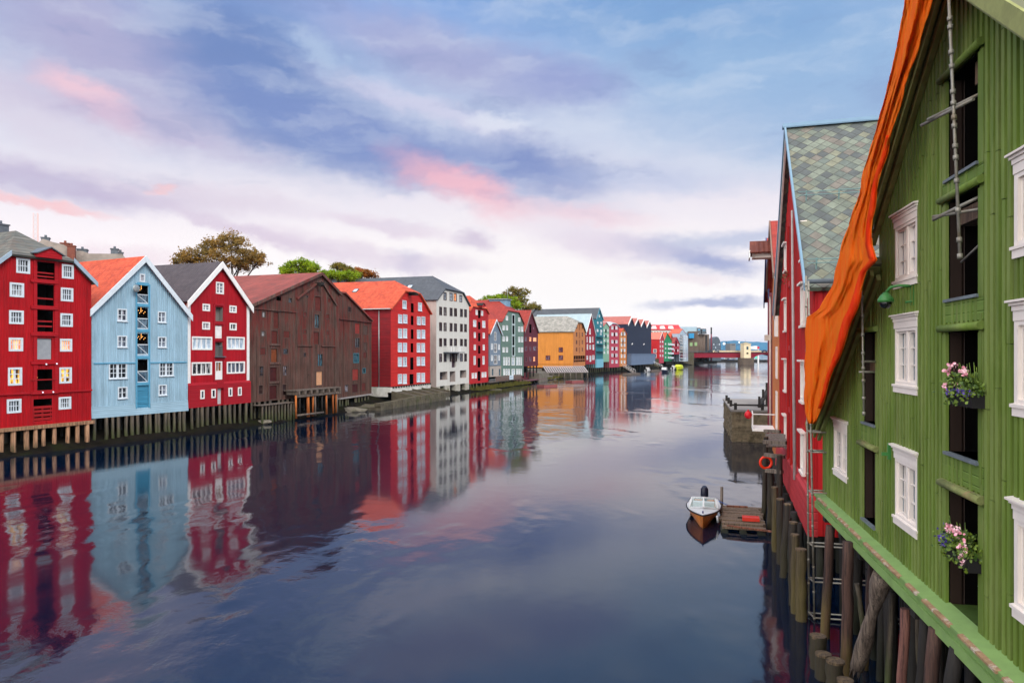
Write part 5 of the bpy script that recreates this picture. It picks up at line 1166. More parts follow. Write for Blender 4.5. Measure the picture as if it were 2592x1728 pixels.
pontoon(((1540 + 585 / 5.3455, 780 + 860 / 5.3455), (1540 + 700 / 5.3455, 780 + 850 / 5.3455)), 'thin grey pontoon between the small white boat and the dark boat', OLDW, OLDW, 2)
def gangway(a, b, label):
    a, b = Vector(a), Vector(b); o = empty('gangway', a); tag(o, label, 'gangway', 'gangways down to the pontoons')
    d = b - a; mb = MB(); mb.bar((0, 0, 0), d, 1.2, .15); mb.build('walkway', OLDW, o)
    for k in (-.6, .6):
        n = Vector((-d.y, d.x, 0)).normalized() * k; mb = MB(); mb.bar(n + Vector((0, 0, 1)), n + d + Vector((0, 0, 1)), .08, .08)
        for t in range(7): q = n + d * (t / 6); mb.bar(q, q + Vector((0, 0, 1)), .06, .06)
        mb.build('handrail', WHITE, o)
gangway(unproj(1540 + 205 / 5.3455, 780 + 785 / 5.3455, 308), at_water(1540 + 345 / 5.3455, 780 + 870 / 5.3455, .7), 'white railed gangway sloping from the small orange warehouse to the landing stage')
gangway(unproj(1540 + 605 / 5.3455, 780 + 742 / 5.3455, 360), at_water(1540 + 735 / 5.3455, 780 + 800 / 5.3455, .7), 'white railed gangway sloping from the navy building towards the boats')
# deck with fence in front of the blue-grey and grey-green houses
H = House('timber_deck', 'grey timber terrace with plank fence in front of the blue grey and green warehouses', 'deck', Z4, 415, 157.0, 866, 181)
zd2 = H.uz(500, 1285)[1]; 
mb = MB()
for k in range(12): mb.box(0, k * .35, zd2 - .12, H.w, k * .35 + .31, zd2)
mb.build('deck', OLDW, H.o)
mb = MB(); zf = H.uz(580, 1208)[1]
for k in range(6): z = zd2 + .1 + (zf - zd2 - .1) * k / 6; mb.box(H.uz(500, 0)[0], 0, z, H.uz(830, 0)[0], .05, z + (zf - zd2) / 6 - .05)
for k in range(9): u = H.uz(500, 0)[0] + (H.uz(830, 0)[0] - H.uz(500, 0)[0]) * k / 8; mb.box(u - .08, .055, zd2, u + .08, .2, zf)
mb.build('fence', boards('fence_brown', (112, 92, 84), .3, True, var=.15), H.o)
mb = MB(); mb.box(.02, 0, zf - .6, H.uz(495, 0)[0], .06, zf - .5); [mb.box(x - .04, .0, zd2, x + .04, .06, zf - .6) for x in [.05 + k * (H.uz(495, 0)[0] - .1) / 6 for k in range(7)]]; mb.build('railing', METAL, H.o)
for k in range(10): u = .3 + k * (H.w - .6) / 9; mb = MB(); mb.tube([(u, .3, -.6), (u, .3, zd2 - .12)], .16, 7); mb.build('support_pile', DARKW, H.o)
p, q = H.uz(677, 1258, -.1), H.uz(727, 1197, -.1); o = empty('sign_board', (0, 0, 0)); o.matrix_world = H.o.matrix_basis @ Matrix.Translation((p[0], -.15, p[1])); tag(o, 'white notice board fixed to the terrace fence', 'sign')
mb = MB(); w_, h_ = q[0] - p[0], q[1] - p[1]; mb.box(0, 0, 0, w_, .06, h_); pn = mb.build('panel', paint('pale_sign', (206, 224, 234), .05, .5, 2), o)
mb = MB(); [mb.box(w_ * .15, -.012, h_ * (.25 + .16 * k), w_ * (.85 - .15 * (k % 2)), -.002, h_ * (.31 + .16 * k)) for k in range(4)]; mb.build('printed_lines', paint('sign_ink', (130, 150, 170), .05, .6, 2), pn)
# maroon deck, bastion and steps
H = House('timber_deck', 'maroon boarded terrace in front of the maroon warehouse', 'deck', Z4, 869, 181.2, 1165, 204)
zd3 = H.uz(960, 1265)[1]; zf3 = H.uz(960, 1172)[1]
mb = MB(); mb.box(0, 0, zd3 - .2, H.w, 8, zd3); mb.build('deck', paint('maroon_deck', (112, 76, 84), .1, .7, 1), H.o)
mb = MB(); mb.box(0, 3.0, zd3 + .004, H.w, 3.1, zd3 + 1.9); mb.build('fence', boards('maroon_fence', (110, 50, 58), .25, True, var=.1), H.o)
for k in range(7): u = .4 + k * (H.w - .8) / 6; mb = MB(); mb.tube([(u, .4, -.6), (u, .4, zd3 - .2)], .2, 7); mb.build('support_pile', DARKW, H.o)
H = House('stone_bastion', 'weathered concrete bastion and steps beside the maroon terrace', 'quay', Z4, 1068, 196, 1185, 206)
zt = H.uz(1120, 1165)[1]; mb = MB(); mb.prism([(0, -1), (H.w, -1), (H.w * .92, zt), (H.w * .02, zt)], 'y', 0, 4); mb.build('wall', CONC, H.o)
mb = MB()
for k in range(5): mb.box(H.w + .004, .5 + k * 1.2, -1, H.w + 14, 1.6 + k * 1.2 + 4, .3 + k * .7)
mb.build('steps', CONC, H.o)
# slatted canopy over the lower quay
H = House('slatted_roof', 'long grey slatted roof over the quay in front of the ochre warehouse', 'canopy', Z4, 1178, 221, 1712, 225)
zl = H.uz(1450, 1156)[1]; zh = zl + 1.75
mb = MB()
for k in range(19): u = H.w * k / 18; mb.bar((u, 0, zl), (u + .3, 4.5, zh), .42, .1)
mb.bar((-.2, 0, zl - .12), (H.w + .2, 0, zl - .12), .2, .22); mb.bar((.1, 4.5, zh - .12), (H.w + .5, 4.5, zh - .12), .2, .22); mb.build('slats', paint('bleached_slats', (150, 142, 142), .12, .8, 1), H.o)
for k in range(8): u = H.w * k / 7; mb = MB(); mb.tube([(u, .2, -.6), (u, .2, zl - .1)], .2, 7); mb.build('post', OLDW if k % 4 else CONC, H.o)
mb = MB(); mb.box(0, 3.5, -1, H.w, 4.2, zl - .3); mb.build('back_wall', boards('old_fence', (92, 86, 70), .5, var=.3), H.o)
mb = MB(); [mb.box(-4 + .2 * k, .6 + k * .7, -.6, 3.4, 1.3 + k * .7, .35 + k * .45) for k in range(4)]; mb.build('steps', CONC, H.o)
# ------------------------------------------------------------------ right bank: green warehouse close by
ZF = (0, 0, 1)
GREEN = boards('green_boards', (62, 84, 34), .185, var=.14, dirt=(62, 74, 32), dirt_amt=.5, c2=(96, 112, 60), c2_amt=.5, depth=.0)  # boards between the battens: groove shade put into this darker green
GREENB = boards('green_battens', (98, 120, 48), .185, var=.18, dirt=(84, 92, 46), dirt_amt=.6, c2=(132, 144, 84), c2_amt=.5, depth=.0)
GREENH = boards('green_panel', (94, 118, 48), .16, True, var=.12, dirt=(84, 96, 46), dirt_amt=.5, depth=.01)
GREENL = paint('pale_green_paint', (122, 152, 88), .10, .6, 2.5, c2=(120, 150, 90), patch=.5)
RAKE = paint('dark_green_rake', (134, 138, 82), .14, .65, 3, c2=(104, 92, 60), patch=.5)
WORN = paint('worn_paint_wood', (150, 120, 90), .25, .8, 6, c2=(190, 176, 160), patch=.9, bump=.01)
SILLB = paint('blue_grey_sill', (100, 108, 114), .14, .6, 4, c2=(120, 134, 140), patch=.5)
JAMB = boards('brown_jamb', (44, 31, 25), .3, var=.15)
HW = paint('cream_window', (228, 218, 210), .03, .45, 5)
G = House('wooden_warehouse', 'green board and batten warehouse close by on the right with white windows and open hatches', 'warehouse', ZF, 2087, 22, 3146, 6)
zb = G.uz(2087, 1246)[1]
uC = G.uz(2236, 700)[0]; zl0 = G.uz(2087, 1085)[1]; zl1 = G.uz(2236, 690)[1]
uA, zA = G.uz(2430, -62); uE, zE = G.uz(2223, 600); sl = (zA - zE) / (uA - uE)
zC = zA - sl * (uA - uC); uR = uA + (uA - uC)
conv1 = [(0, zb), (uC, zb), (uC, zl1), (0, zl0)]; conv2 = [(uC, zb), (uR, zb), (uR, zC), (uA, zA), (uC, zC)]
G.eL = zC; G.eR = zC; G.tops = [(uA, zA)]; G.zb = zb; G.depth = 14
def zr(u):
    if u < uC - .001: return zl0 + (zl1 - zl0) * u / uC
    return zA - sl * abs(u - uA)
G.zrake = zr
def near_window(u0, u1, z0, z1, pane):
    """casement pair under a moulded cornice"""
    w, h = u1 - u0, z1 - z0; zs0, zs1 = z0 + .17, z1 - .30; c = .10
    G.holes.append((u0 + .03, zs0 - .05, u1 - .03, zs1 + .05, .16, 0))
    mb = MB()
    mb.box(u0, -.05, zs0, u0 + c, .13, zs1); mb.box(u1 - c, -.05, zs0, u1, .13, zs1); mb.box(u0 + c, -.046, zs1 - c * .6, u1 - c, .13, zs1); mb.box(u0 + c, -.046, zs0, u1 - c, .13, zs0 + .06)
    m_ = (u0 + u1) / 2; a, b, lo, hi = u0 + c, u1 - c, zs0 + .06, zs1 - c * .6
    mb.box(m_ - .055, -.02, lo, m_ + .055, .12, hi)
    for (p, q) in ((a, m_ - .055), (m_ + .055, b)):
        s = .045
        mb.box(p, .0, lo, p + s, .1, hi); mb.box(q - s, .0, lo, q, .1, hi); mb.box(p + s, .003, lo, q - s, .1, lo + s); mb.box(p + s, .003, hi - s, q - s, .1, hi)
        x = (p + q) / 2; mb.box(x - .012, .03, lo + s, x + .012, .09, hi - s)
        for k in (1, 2): z = lo + (hi - lo) * k / 3; mb.box(p + s, .032, z - .012, q - s, .088, z + .012)
    f = mb.build('window', HW, G.o, fix=False)
    p = MB(); p.box(a, .075, lo, b, .083, hi); p.build('pane', pane, f, fix=False)
    k = MB(); k.box(u0 - .01, -.06, zs1 + .003, u1 + .01, .05, z1 - .1); k.box(u0 - .02, -.075, z1 - .16, u1 + .02, .05, z1 - .09); k.box(u0 - .05, -.10, z1 - .087, u1 + .05, .05, z1 - .045)
    k.prism([(-.14, z1 - .042), (.05, z1 - .042), (.05, z1 + .02), (-.14, z1 - .012)], 'x', u0 - .08, u1 + .08); k.build('cornice', HW, f, fix=False)
    s_ = MB(); s_.box(u0 - .02, -.07, z0, u1 + .02, .05, zs0 - .003); s_.prism([(-.09, z0 + .12), (.05, z0 + .13), (.05, z0 + .19), (-.09, z0 + .165)], 'x', u0 - .05, u1 + .05); s_.build('sill', HW, f, fix=False)
    return f
GLN = glass('green_house_pane', (26, 40, 50), (104, 118, 128), .05); GLN2 = glass('sky_white_pane', (170, 174, 184), (214, 210, 214), .08)
ua, ub = G.uz(2270, 900)[0], G.uz(2329, 900)[0]
for (yt, yb_, pn) in ((527, 725, GLN2), (792, 996, GLN), (1133, 1343, GLN)): near_window(ua, ub, G.uz(2299, yb_)[1], G.uz(2299, yt)[1], pn)
near_window(G.uz(2115, 1100)[0], G.uz(2149, 1100)[0], G.uz(2132, 1211)[1], G.uz(2132, 1060)[1], GLN)
uw = G.uz(2577, 900)[0]
for (yt, yb_) in ((388, 655), (758, 1052), (1258, 1560)): near_window(uw, uw + 1.45, G.uz(2577, yb_)[1], G.uz(2577, yt)[1], GLN)
# hatch columns
hu0, hu1 = G.uz(2402, 900)[0], G.uz(2484, 900)[0]; ku0, ku1 = G.uz(2188, 900)[0], G.uz(2221, 900)[0]
hz = lambda y: G.uz(2442, y)[1]
kz = lambda y: G.uz(2204, y)[1]
hat = [(hu0, hu1, hz(433), hz(166)), (hu0, hu1, hz(751), hz(491)), (hu0, hu1, hz(1155), hz(836)), (hu0, hu1, hz(1566), hz(1250)), (ku0, ku1, kz(1071), kz(840)), (ku0, ku1, kz(1322), kz(1133))]
for i, (a, b, z0, z1) in enumerate(hat):
    G.holes.append((a, z0, b, z1, 2.2, 2))
    # heavy rounded lintel, plank posts beside, sill slab, panel below
    mb = MB(); mb.tube([(a - .17, -.09, z1 + .05), (b + .21, -.09, z1 + .05)], .062, 12, wob=.03); mb.box(a - .16, -.09, z1 + .02, b + .2, .05, z1 + .12); mb.build('lintel', GREENB if i not in (3, 5) else paint('mossy_lintel', (118, 124, 74), .2, .8, 4, c2=(140, 110, 84), patch=.7, bump=.01), G.o)
    mb = MB(); mb.box(a - .03, -.09, z0 - .05, b + .03, .5, z0 + .0); mb.build('sill', SILLB, G.o)
    fr = MB(); fr.box(a - .17, -.05, z0 - .05, a - .006, .02, z1 - .05); fr.build('hatch_frame', GREENB, G.o); fr = MB(); fr.box(b + .006, -.05, z0 - .05, b + .2, .02, z1 - .05); fr.build('hatch_frame', GREENB, G.o)
    lo = {0: hat[1][3], 1: hat[2][3], 2: hat[3][3], 3: zb, 4: hat[5][3], 5: zb}[i] + (.15 if i not in (3, 5) else 0)
    if z0 - .06 - lo > .1: mb = MB(); mb.box(a - .16, -.045, lo, b + .19, .0, z0 - .053); mb.build('panel', GREENH, G.o)
    jb = MB(); jb.box(a + .002, .02, z0 + .003, a + .012, .24, z1 - .01); jb.build('jamb', JAMB, G.o)
# door panels, beams and braces inside the hatches
DKG = glass('hatch_glass', (20, 20, 22), (36, 38, 40))
for i in (1, 2, 4, 5):
    a, b, z0, z1 = hat[i]; f = MB(); top = z0 + (z1 - z0) * (.42 if i != 5 else .62)
    f.box(a + .12, .5, z0 + .01, b - .02, .54, z0 + .1); f.box(a + .12, .5, top - .08, b - .02, .54, top); f.box(a + .12, .502, z0 + .1, a + .2, .538, top - .08); f.box(b - .1, .502, z0 + .1, b - .02, .538, top - .08)
    o = f.build('balustrade', paint('dark_metal_frame', (44, 40, 40), .1, .5, 4), G.o); 
    g = MB(); n_ = 14
    for k in range(n_): z = z0 + .1 + (top - z0 - .18) * k / n_; g.box(a + .2, .512, z, b - .1, .526, z + .018)
    g.build('bars', MATS['dark_metal_frame'], o)
a, b, z0, z1 = hat[5]; G.box('door', paint('mustard_board', (150, 124, 60), .12, .7, 3), a + .2, .6, z0, b - .02, .64, z1 - .02)
WBEAM = wood('hatch_beam', (120, 96, 76), (84, 62, 48))
for i, zf in ((0, .88), (1, .84), (4, .62)):
    a, b, z0, z1 = hat[i]; z = z0 + (z1 - z0) * zf
    G.box('beam', WBEAM, a + (.02 if i else .75), .12, z - .16, b - .01, .4, z + (.1 if i else .28))
# lower sill board with its worn strip and two skirting boards
mb = MB(); mb.prism([(.02, zb + .02), (-.30, zb - .06), (-.30, zb - .11), (.02, zb - .11)], 'x', -.04, uR); mb.prism([(-.24, zb - .113), (-.24, zb - .29), (-.2, zb - .29), (-.2, zb - .113)], 'x', -.02, uR); mb.prism([(-.285, zb - .27), (-.285, zb - .46), (-.243, zb - .46), (-.243, zb - .27)], 'x', -.03, uR)
mb.prism([(-.19, zb - .293), (.1, zb - .293), (.1, zb - .44), (-.19, zb - .44)], 'x', 0, uR)
mb.build('base_board', GREENL, G.o)
mb = MB(); u = .6
while u < uR - 1:
    L = random.uniform(.25, 1.4); mb.prism([(-.255, zb - .046), (-.33, zb - .064), (-.33, zb - .1), (-.255, zb - .09)], 'x', u, u + L); u += L + random.uniform(.0, .5)
mb.build('worn_strip', WORN, G.o)
# wall: lean-to part and gabled part, with real openings
mb = MB()
xs = sorted(set([0, uC, uR] + [h[0] for h in G.holes] + [h[2] for h in G.holes])); zs = sorted(set([zb, zA] + [h[1] for h in G.holes] + [h[3] for h in G.holes]))
for cv in (conv1, conv2):
    for i in range(len(xs) - 1):
        for j in range(len(zs) - 1):
            cx, cz = (xs[i] + xs[i + 1]) / 2, (zs[j] + zs[j + 1]) / 2
            if any(h[0] < cx < h[2] and h[1] < cz < h[3] for h in G.holes): continue
            q = clip_poly([(xs[i], zs[j]), (xs[i + 1], zs[j]), (xs[i + 1], zs[j + 1]), (xs[i], zs[j + 1])], cv)
            if len(q) >= 3: mb.face([(p[0], 0, p[1]) for p in q])
for (u0, z0, u1, z1, dp, mi) in G.holes:
    for q in ([(u0, 0, z0), (u0, dp, z0), (u0, dp, z1), (u0, 0, z1)], [(u1, 0, z0), (u1, 0, z1), (u1, dp, z1), (u1, dp, z0)], [(u0, 0, z1), (u0, dp, z1), (u1, dp, z1), (u1, 0, z1)], [(u0, 0, z0), (u1, 0, z0), (u1, dp, z0), (u0, dp, z0)], [(u0, dp, z0), (u1, dp, z0), (u1, dp, z1), (u0, dp, z1)]): mb.face(q, mi)
mb.face([(0, 0, zb), (0, 0, zl0), (0, 14, zl0), (0, 14, zb)]); mb.face([(uR, 0, zb), (uR, 14, zb), (uR, 14, zC), (uR, 0, zC)])
mb.face([(uC, 0, zl1), (uC, 14, zl1), (uC, 14, zC), (uC, 0, zC)]); mb.face([(0, 14, zb), (uR, 14, zb), (uR, 14, zC), (uA, 14, zA), (uC, 14, zC), (0, 14, zl0)]); mb.face([(0, 0, zb), (0, 14, zb), (uR, 14, zb), (uR, 0, zb)])
mb.build('wall', [GREEN, DARK, DARK], G.o, fix=False)
G.battens(GREENB, .185, .098, .05, u0=-.02, u1=uR, margin=.02, joints=True)
G.box('corner_board', GREENB, uC - .1, -.06, zl1 + .05, uC + .16, .02, zC + .05); G.box('corner_board', GREENB, -.02, -.05, zb, .12, .02, zl0)
# roof and stepped rake boards
mb = MB()
def lift(v, s_): return v * math.hypot(1, s_)
s1 = (zl1 - zl0) / uC; e0 = -.35
mb.slab([(e0, -.42, zl0 + s1 * e0 + .36), (uC, -.42, zl1 + .36), (uC, 14.3, zl1 + .36), (e0, 14.3, zl0 + s1 * e0 + .36)], .2)
mb.slab([(uC - .45, -.42, zC - sl * .45 + .4), (uA, -.42, zA + .4), (uA, 14.3, zA + .4), (uC - .45, 14.3, zC - sl * .45 + .4)], .2)
mb.slab([(uA, -.42, zA + .4), (uR + .45, -.42, zC - sl * .45 + .4), (uR + .45, 14.3, zC - sl * .45 + .4), (uA, 14.3, zA + .4)], .2)
mb.build('roof', paint('old_roof_boards', (96, 98, 74), .2, .8, 2), G.o)
for (p, q) in (((e0, zl0 + s1 * e0), (uC + .0, zl1)), ((uC - .45, zC - sl * .45), (uA, zA)), ((uR + .45, zC - sl * .45), (uA, zA))):
    mb = MB(); 
    for (y, dz, h, t) in ((-.46, .26, .26, .05), (-.36, .12, .2, .06), (-.24, .0, .18, .07), (-.1, -.1, .16, .09)): mb.bar((p[0], y, p[1] + dz), (q[0], y, q[1] + dz), t, h)
    mb.slab([(p[0], -.4, p[1] + .16), (q[0], -.4, q[1] + .16), (q[0], .0, q[1] + .16), (p[0], .0, p[1] + .16)], .05)
    mb.build('rake_board', RAKE, G.o)
mb = MB(); z = zC - .1; mb.box(uC - .42, -.5, z - .05, uC - .15, -.15, z + .2); mb.build('gutter_end', paint('pale_gutter', (206, 210, 212), .05, .5, 3), G.o)
# posts under the warehouse
POSTR = wood('red_topped_post', (80, 54, 44), (40, 26, 23), green=(98, 82, 40), gz=(.2, 1.6))
def post(pt, pb, d, r, mat, parent=None, name='support_post', d2=None):
    a, b = unproj(pt[0], pt[1], d), unproj(pb[0], pb[1], d2 or d)
    e = b + (b - a).normalized() * max(0.3, (b.z + .8)) if b.z > -.6 else b
    mb = MB(); L = 8; pts = [a.lerp(e, k / L) + Vector((random.uniform(-.015, .015), random.uniform(-.015, .015), 0)) for k in range(L + 1)]
    inv = G.o.matrix_basis.inverted() if parent else Matrix()
    mb.tube([inv @ p for p in pts], [r * (.94 + .1 * k / L) for k in range(L + 1)], 12, wob=.05)
    o = mb.build(name, mat, parent); return o
for (pt, pb, d, r, mt) in (((2103, 1330), (2088, 1610), 20, .13, POSTR), ((2147, 1370), (2142, 1728), 17.6, .14, POSTR), ((2169, 1476), (2184, 1580), 19, .07, PILE), ((2206, 1427), (2201, 1510), 18, .08, POSTR), ((2259, 1500), (2254, 1600), 16, .07, PILE),
                           ((2294, 1540), (2283, 1728), 14.4, .10, wood('reddish_split_post', (130, 88, 76), (80, 46, 42))), ((2345, 1560), (2333, 1728), 13, .10, DARKW), ((2371, 1590), (2355, 1728), 12.2, .12, POSTR), ((2420, 1640), (2410, 1728), 11.4, .12, DARKW), ((2235, 1480), (2228, 1728), 17.4, .1, DARKW), ((2325, 1540), (2318, 1728), 15.5, .1, PILE), ((2200, 1440), (2215, 1700), 18.6, .11, DARKW)):
    post(pt, pb, d, r, mt, G.o)
for k in range(30):
    u = .2 + k * .52; yy = (.5, 1.2, 1.9)[k % 3]; mb = MB(); rr_ = random.uniform(.1, .17); mb.tube([(u + random.uniform(-.3, .3), yy, -1.5), (u + random.uniform(-.1, .1), yy, zb - .45)], rr_, 9, wob=.06); mb.build('support_post', DARKW, G.o)
for k in range(0):
    u = 1 + k * 1.6; mb = MB(); mb.tube([(u, 1.6 + .3 * (k % 2), -1.5), (u + random.uniform(-.1, .1), 1.7, zb - .3)], .14, 9, wob=.05); mb.build('support_post', DARKW, G.o)
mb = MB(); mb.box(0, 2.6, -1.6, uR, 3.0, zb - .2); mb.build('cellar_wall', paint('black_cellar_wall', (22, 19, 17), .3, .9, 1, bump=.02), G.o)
mb = MB()
for k in range(8): u = .4 + k * 2; mb.box(u - .15, -.1, zb - .8, u + .15, 4, zb - .46)
mb.build('floor_beam', DARKW, G.o)
# broken slanting timber
a, b = unproj(2236, 1452, 15.6), unproj(2170, 1690, 16.4); o = empty('broken_timber', b); tag(o, 'thick splintered grey timber leaning under the green warehouse', 'timber')
mb = MB(); n = 9
mb.tube([Vector((0, 0, 0)) + (a - b) * (k / n) + Vector((random.uniform(-.02, .02), random.uniform(-.02, .02), 0)) for k in range(n + 1)], [.15 + .03 * math.sin(k * .9) + (.03 if k > 6 else 0) for k in range(n + 1)], 14, wob=.07)
for k in range(26):
    t = random.uniform(0, 6.28); p = Vector((math.cos(t) * .13 * random.random() ** .4, math.sin(t) * .13, .08)); L = random.uniform(.12, .5); q = p + (b - a).normalized() * L + Vector((random.uniform(-.04, .04), random.uniform(-.04, .04), 0)); mb.tube([p, q], [.022, .004], 5)
mb.build('trunk', wood('splintered_grey', (118, 104, 92), (66, 54, 46)), o)
# floodlight on the wall
p = G.uz(2242, 765, -.45); o = empty('wall_floodlight'); o.matrix_world = G.o.matrix_basis @ Matrix.Translation((p[0], -.45, p[1])); tag(o, 'green dome floodlight on a curved bracket between the white windows', 'floodlight')
LG = paint('lamp_green', (60, 118, 60), .1, .35, 4)
mb = MB(); mb.tube([(0, 0, 0), (0, 0, .06), (0, 0, .14), (0, 0, .2)], [.15, .15, .10, .04], 14); mb.build('dome', LG, o)
mb = MB(); mb.ball((0, 0, -.01), .12, 12, 8); mb.build('lens', glass('black_lens', (8, 8, 10)), o)
mb = MB(); mb.tube([(0, 0, .19), (.05, .08, .3), (.15, .2, .32), (.2, .43, .3)], .03, 8); mb.tube([(.2, .43, .3), (.26, .43, .0), (.2, .3, -.02)], .025, 8); mb.box(.12, .41, -.08, .3, .45, .36); mb.build('bracket', LG, o)
p = G.uz(2252, 1150, -.05); mb = MB(); mb.box(p[0], -.1, p[1] - .1, p[0] + .06, 0, p[1] + .25); mb.box(p[0], -.22, p[1] - .02, p[0] + .05, -.1, p[1] + .05); mb.build('wall_bracket', LG, G.o)

# ------------------------------------------------------------------ flower boxes
def leafmat(name, c1, c2): 
    m, T, p = newmat(name); tc = T.n('ShaderNodeTexCoord'); nz = T.n('ShaderNodeTexNoise', {'Vector': tc.outputs['Object'], 'Scale': 9.0, 'Detail': 3.0})
    T.set(p, 'Base Color', T.mix(T.rng(nz.outputs['Fac'], .38, .62), lin(c1), lin(c2))); p.inputs['Roughness'].default_value = .6; p.inputs['Subsurface Weight'].default_value = 0.0
    return m
LEAFG = leafmat('geranium_leaf', (52, 80, 20), (108, 130, 34))
def flower_box(name, label, u, z, w, trough, seed, purple_left):
    rnd = random.Random(seed); o = empty(name); o.matrix_world = G.o.matrix_basis @ Matrix.Translation((u, -.1, z)); tag(o, label, 'flower box', 'flower boxes in the green warehouse hatches')
    mb = MB()
    mb.prism([(-.12, -.2), (.12, -.2), (.15, 0), (-.15, 0)], 'x', -w / 2, w / 2)
    mb.build('trough', paint('black_trough', (26, 24, 26), .1, .6, 3), o)
    mb = MB()
    def leaf(c, s, m=0):
        nonlocal mb
        nrm = Vector((rnd.uniform(-1, 1), rnd.uniform(-1.2, .4), rnd.uniform(-.2, 1))).normalized(); a = nrm.orthogonal().normalized(); b = nrm.cross(a); k = 6
        mb.face([Vector(c) + (a * math.cos(2 * math.pi * j / k) + b * math.sin(2 * math.pi * j / k)) * s * (1 if j else .5) for j in range(k)], m)
    for _ in range(850):
        x = rnd.gauss(.05, w * .24); h = max(0, .34 - abs(x) * .3); leaf((max(-w * .55, min(w * .55, x)), rnd.gauss(-.05, .10), rnd.uniform(-.02, h)), rnd.uniform(.014, .034))
    for _ in range(120): leaf((rnd.uniform(-w * .5, w * .5), rnd.uniform(-.2, -.05), rnd.uniform(-.2, .06)), rnd.uniform(.015, .035))
    for _ in range(14): x = rnd.uniform(-w * .4, w * .4); mb.tube([(x, -.02, 0), (x + rnd.uniform(-.1, .1), -.05 + rnd.uniform(-.1, .05), rnd.uniform(.25, .5))], .006, 5)
    mb.build('foliage', LEAFG, o, fix=False)
    mb = MB()
    for _ in range(150):
        x = rnd.gauss(-w * .40, .09) if purple_left else rnd.uniform(-w * .35, w * .5); z_ = rnd.gauss(.1, .06) if purple_left else rnd.uniform(-.03, .07)
        leaf((x, rnd.uniform(-.2, -.08), z_), rnd.uniform(.015, .03))
    mb.build('purple_flowers', leafmat('purple_petal' + name, (72, 52, 150), (104, 72, 176)), o, fix=False)
    PK = leafmat('pink_petal', (236, 150, 170), (246, 206, 214))
    for (x, z_) in ((-.45, .36), (-.30, .42), (.22, .36), (.32, .32), (-.38, .12), (.05, .13), (-.5, .05)) if not purple_left else ((-.28, .34), (-.2, .28), (.05, .34), (.14, .32), (.42, .12), (.36, .17), (.46, -.05)):
        mb = MB(); [leaf((x * w / 1.2 + rnd.gauss(0, .03), -.14 + rnd.gauss(0, .03), z_ + rnd.gauss(0, .028)), rnd.uniform(.02, .035)) for _ in range(18)]; mb.build('geranium_bloom', PK, o, fix=False)
    
u, z = G.uz(2442, 985, -.1); flower_box('flower_box', 'black trough of pink geraniums and purple lobelia in the middle hatch', u + .12, z - .06, 1.0, True, 3, False)
u, z = G.uz(2436, 1395, -.1); flower_box('flower_box', 'pink geraniums with purple flowers spilling left in the lowest hatch', u + .08, z + .02, 1.0, True, 9, True)
a_, b_, z0, z1 = hat[3]; mb = MB(); mb.tube([(a_ + .55, .25, z0 + .52), (a_ + .95, .25, z0 + .55), (a_ + 1.12, .22, z0 + .66), (a_ + 1.02, .2, z0 + .95), (a_ + 1.15, .2, z0 + 1.1)], .018, 6); tag(mb.build('garden_hose', paint('pale_hose', (140, 178, 160), .05, .5, 4)), 'pale green hose looped inside the lowest hatch', 'hose').matrix_world = G.o.matrix_basis.copy()

# ------------------------------------------------------------------ orange debris netting and scaffolding
Lpts = [(-80, 2312), (0, 2291), (15, 2289), (145, 2265), (299, 2227), (387, 2200), (426, 2186), (490, 2176), (547, 2155), (633, 2126), (715, 2109), (744, 2094), (783, 2073), (803, 2040), (915, 2037), (1017, 2036), (1044, 2037), (1061, 2042), (1072, 2046)]
Rpts = [(-80, 2384), (0, 2357), (54, 2345), (134, 2319), (214, 2293), (295, 2269), (413, 2238), (498, 2216), (560, 2210), (620, 2206), (650, 2214), (659, 2219), (686, 2196), (792, 2166), (857, 2142), (945, 2108), (1010, 2085), (1048, 2073), (1061, 2070), (1072, 2062)]
def interp(pts, y):
    for (a, xa), (b, xb) in zip(pts, pts[1:]):
        if a <= y <= b: return xa + (xb - xa) * (y - a) / (b - a)
    return pts[-1][1]
def netmat(name, c, alpha, trans):
    m, T, p = newmat(name); tc = T.n('ShaderNodeTexCoord')
    nz = T.n('ShaderNodeTexNoise', {'Vector': T.n('ShaderNodeMapping', {0: tc.outputs['Object'], 'Scale': (6, 6, .9)}), 'Scale': 1.0, 'Detail': 4.0})
    cc = T.mix(T.rng(nz.outputs['Fac'], .35, .65), lin(c), lin((min(255, c[0] + 6), c[1] + 22, c[2] + 14)))
    T.set(p, 'Base Color', cc); p.inputs['Roughness'].default_value = .7; p.inputs['Specular IOR Level'].default_value = .04
    cr = T.n('ShaderNodeTexNoise', {'Vector': T.n('ShaderNodeMapping', {0: tc.outputs['Object'], 'Scale': (7, 7, 2.2), 'Rotation': (0, .4, 0)}), 'Scale': 1.3, 'Detail': 5.0, 'Roughness': .7, 'Distortion': .8})
    T.set(p, 'Normal', T.n('ShaderNodeBump', {'Height': T.m('ABSOLUTE', T.m('SUBTRACT', cr.outputs['Fac'], .5)), 'Distance': .09, 'Strength': 1.0}))
    tr = T.n('ShaderNodeBsdfTranslucent', {0: cc}); mx = T.n('ShaderNodeMixShader', {0: trans, 1: p, 2: tr})
    ck = T.m('MULTIPLY', T.rng(nz.outputs['Fac'], .4, .75, .3, 1.0), alpha)
    tp = T.n('ShaderNodeBsdfTransparent', {0: (1, 1, 1)}); m2 = T.n('ShaderNodeMixShader', {0: ck, 1: mx, 2: tp})
    T.n('ShaderNodeOutputMaterial', {0: m2})
    for nd in list(T.t.nodes):
        if nd.type == 'OUTPUT_MATERIAL' and nd.inputs[0].links and nd.inputs[0].links[0].from_node == p: T.t.nodes.remove(nd)
    return m
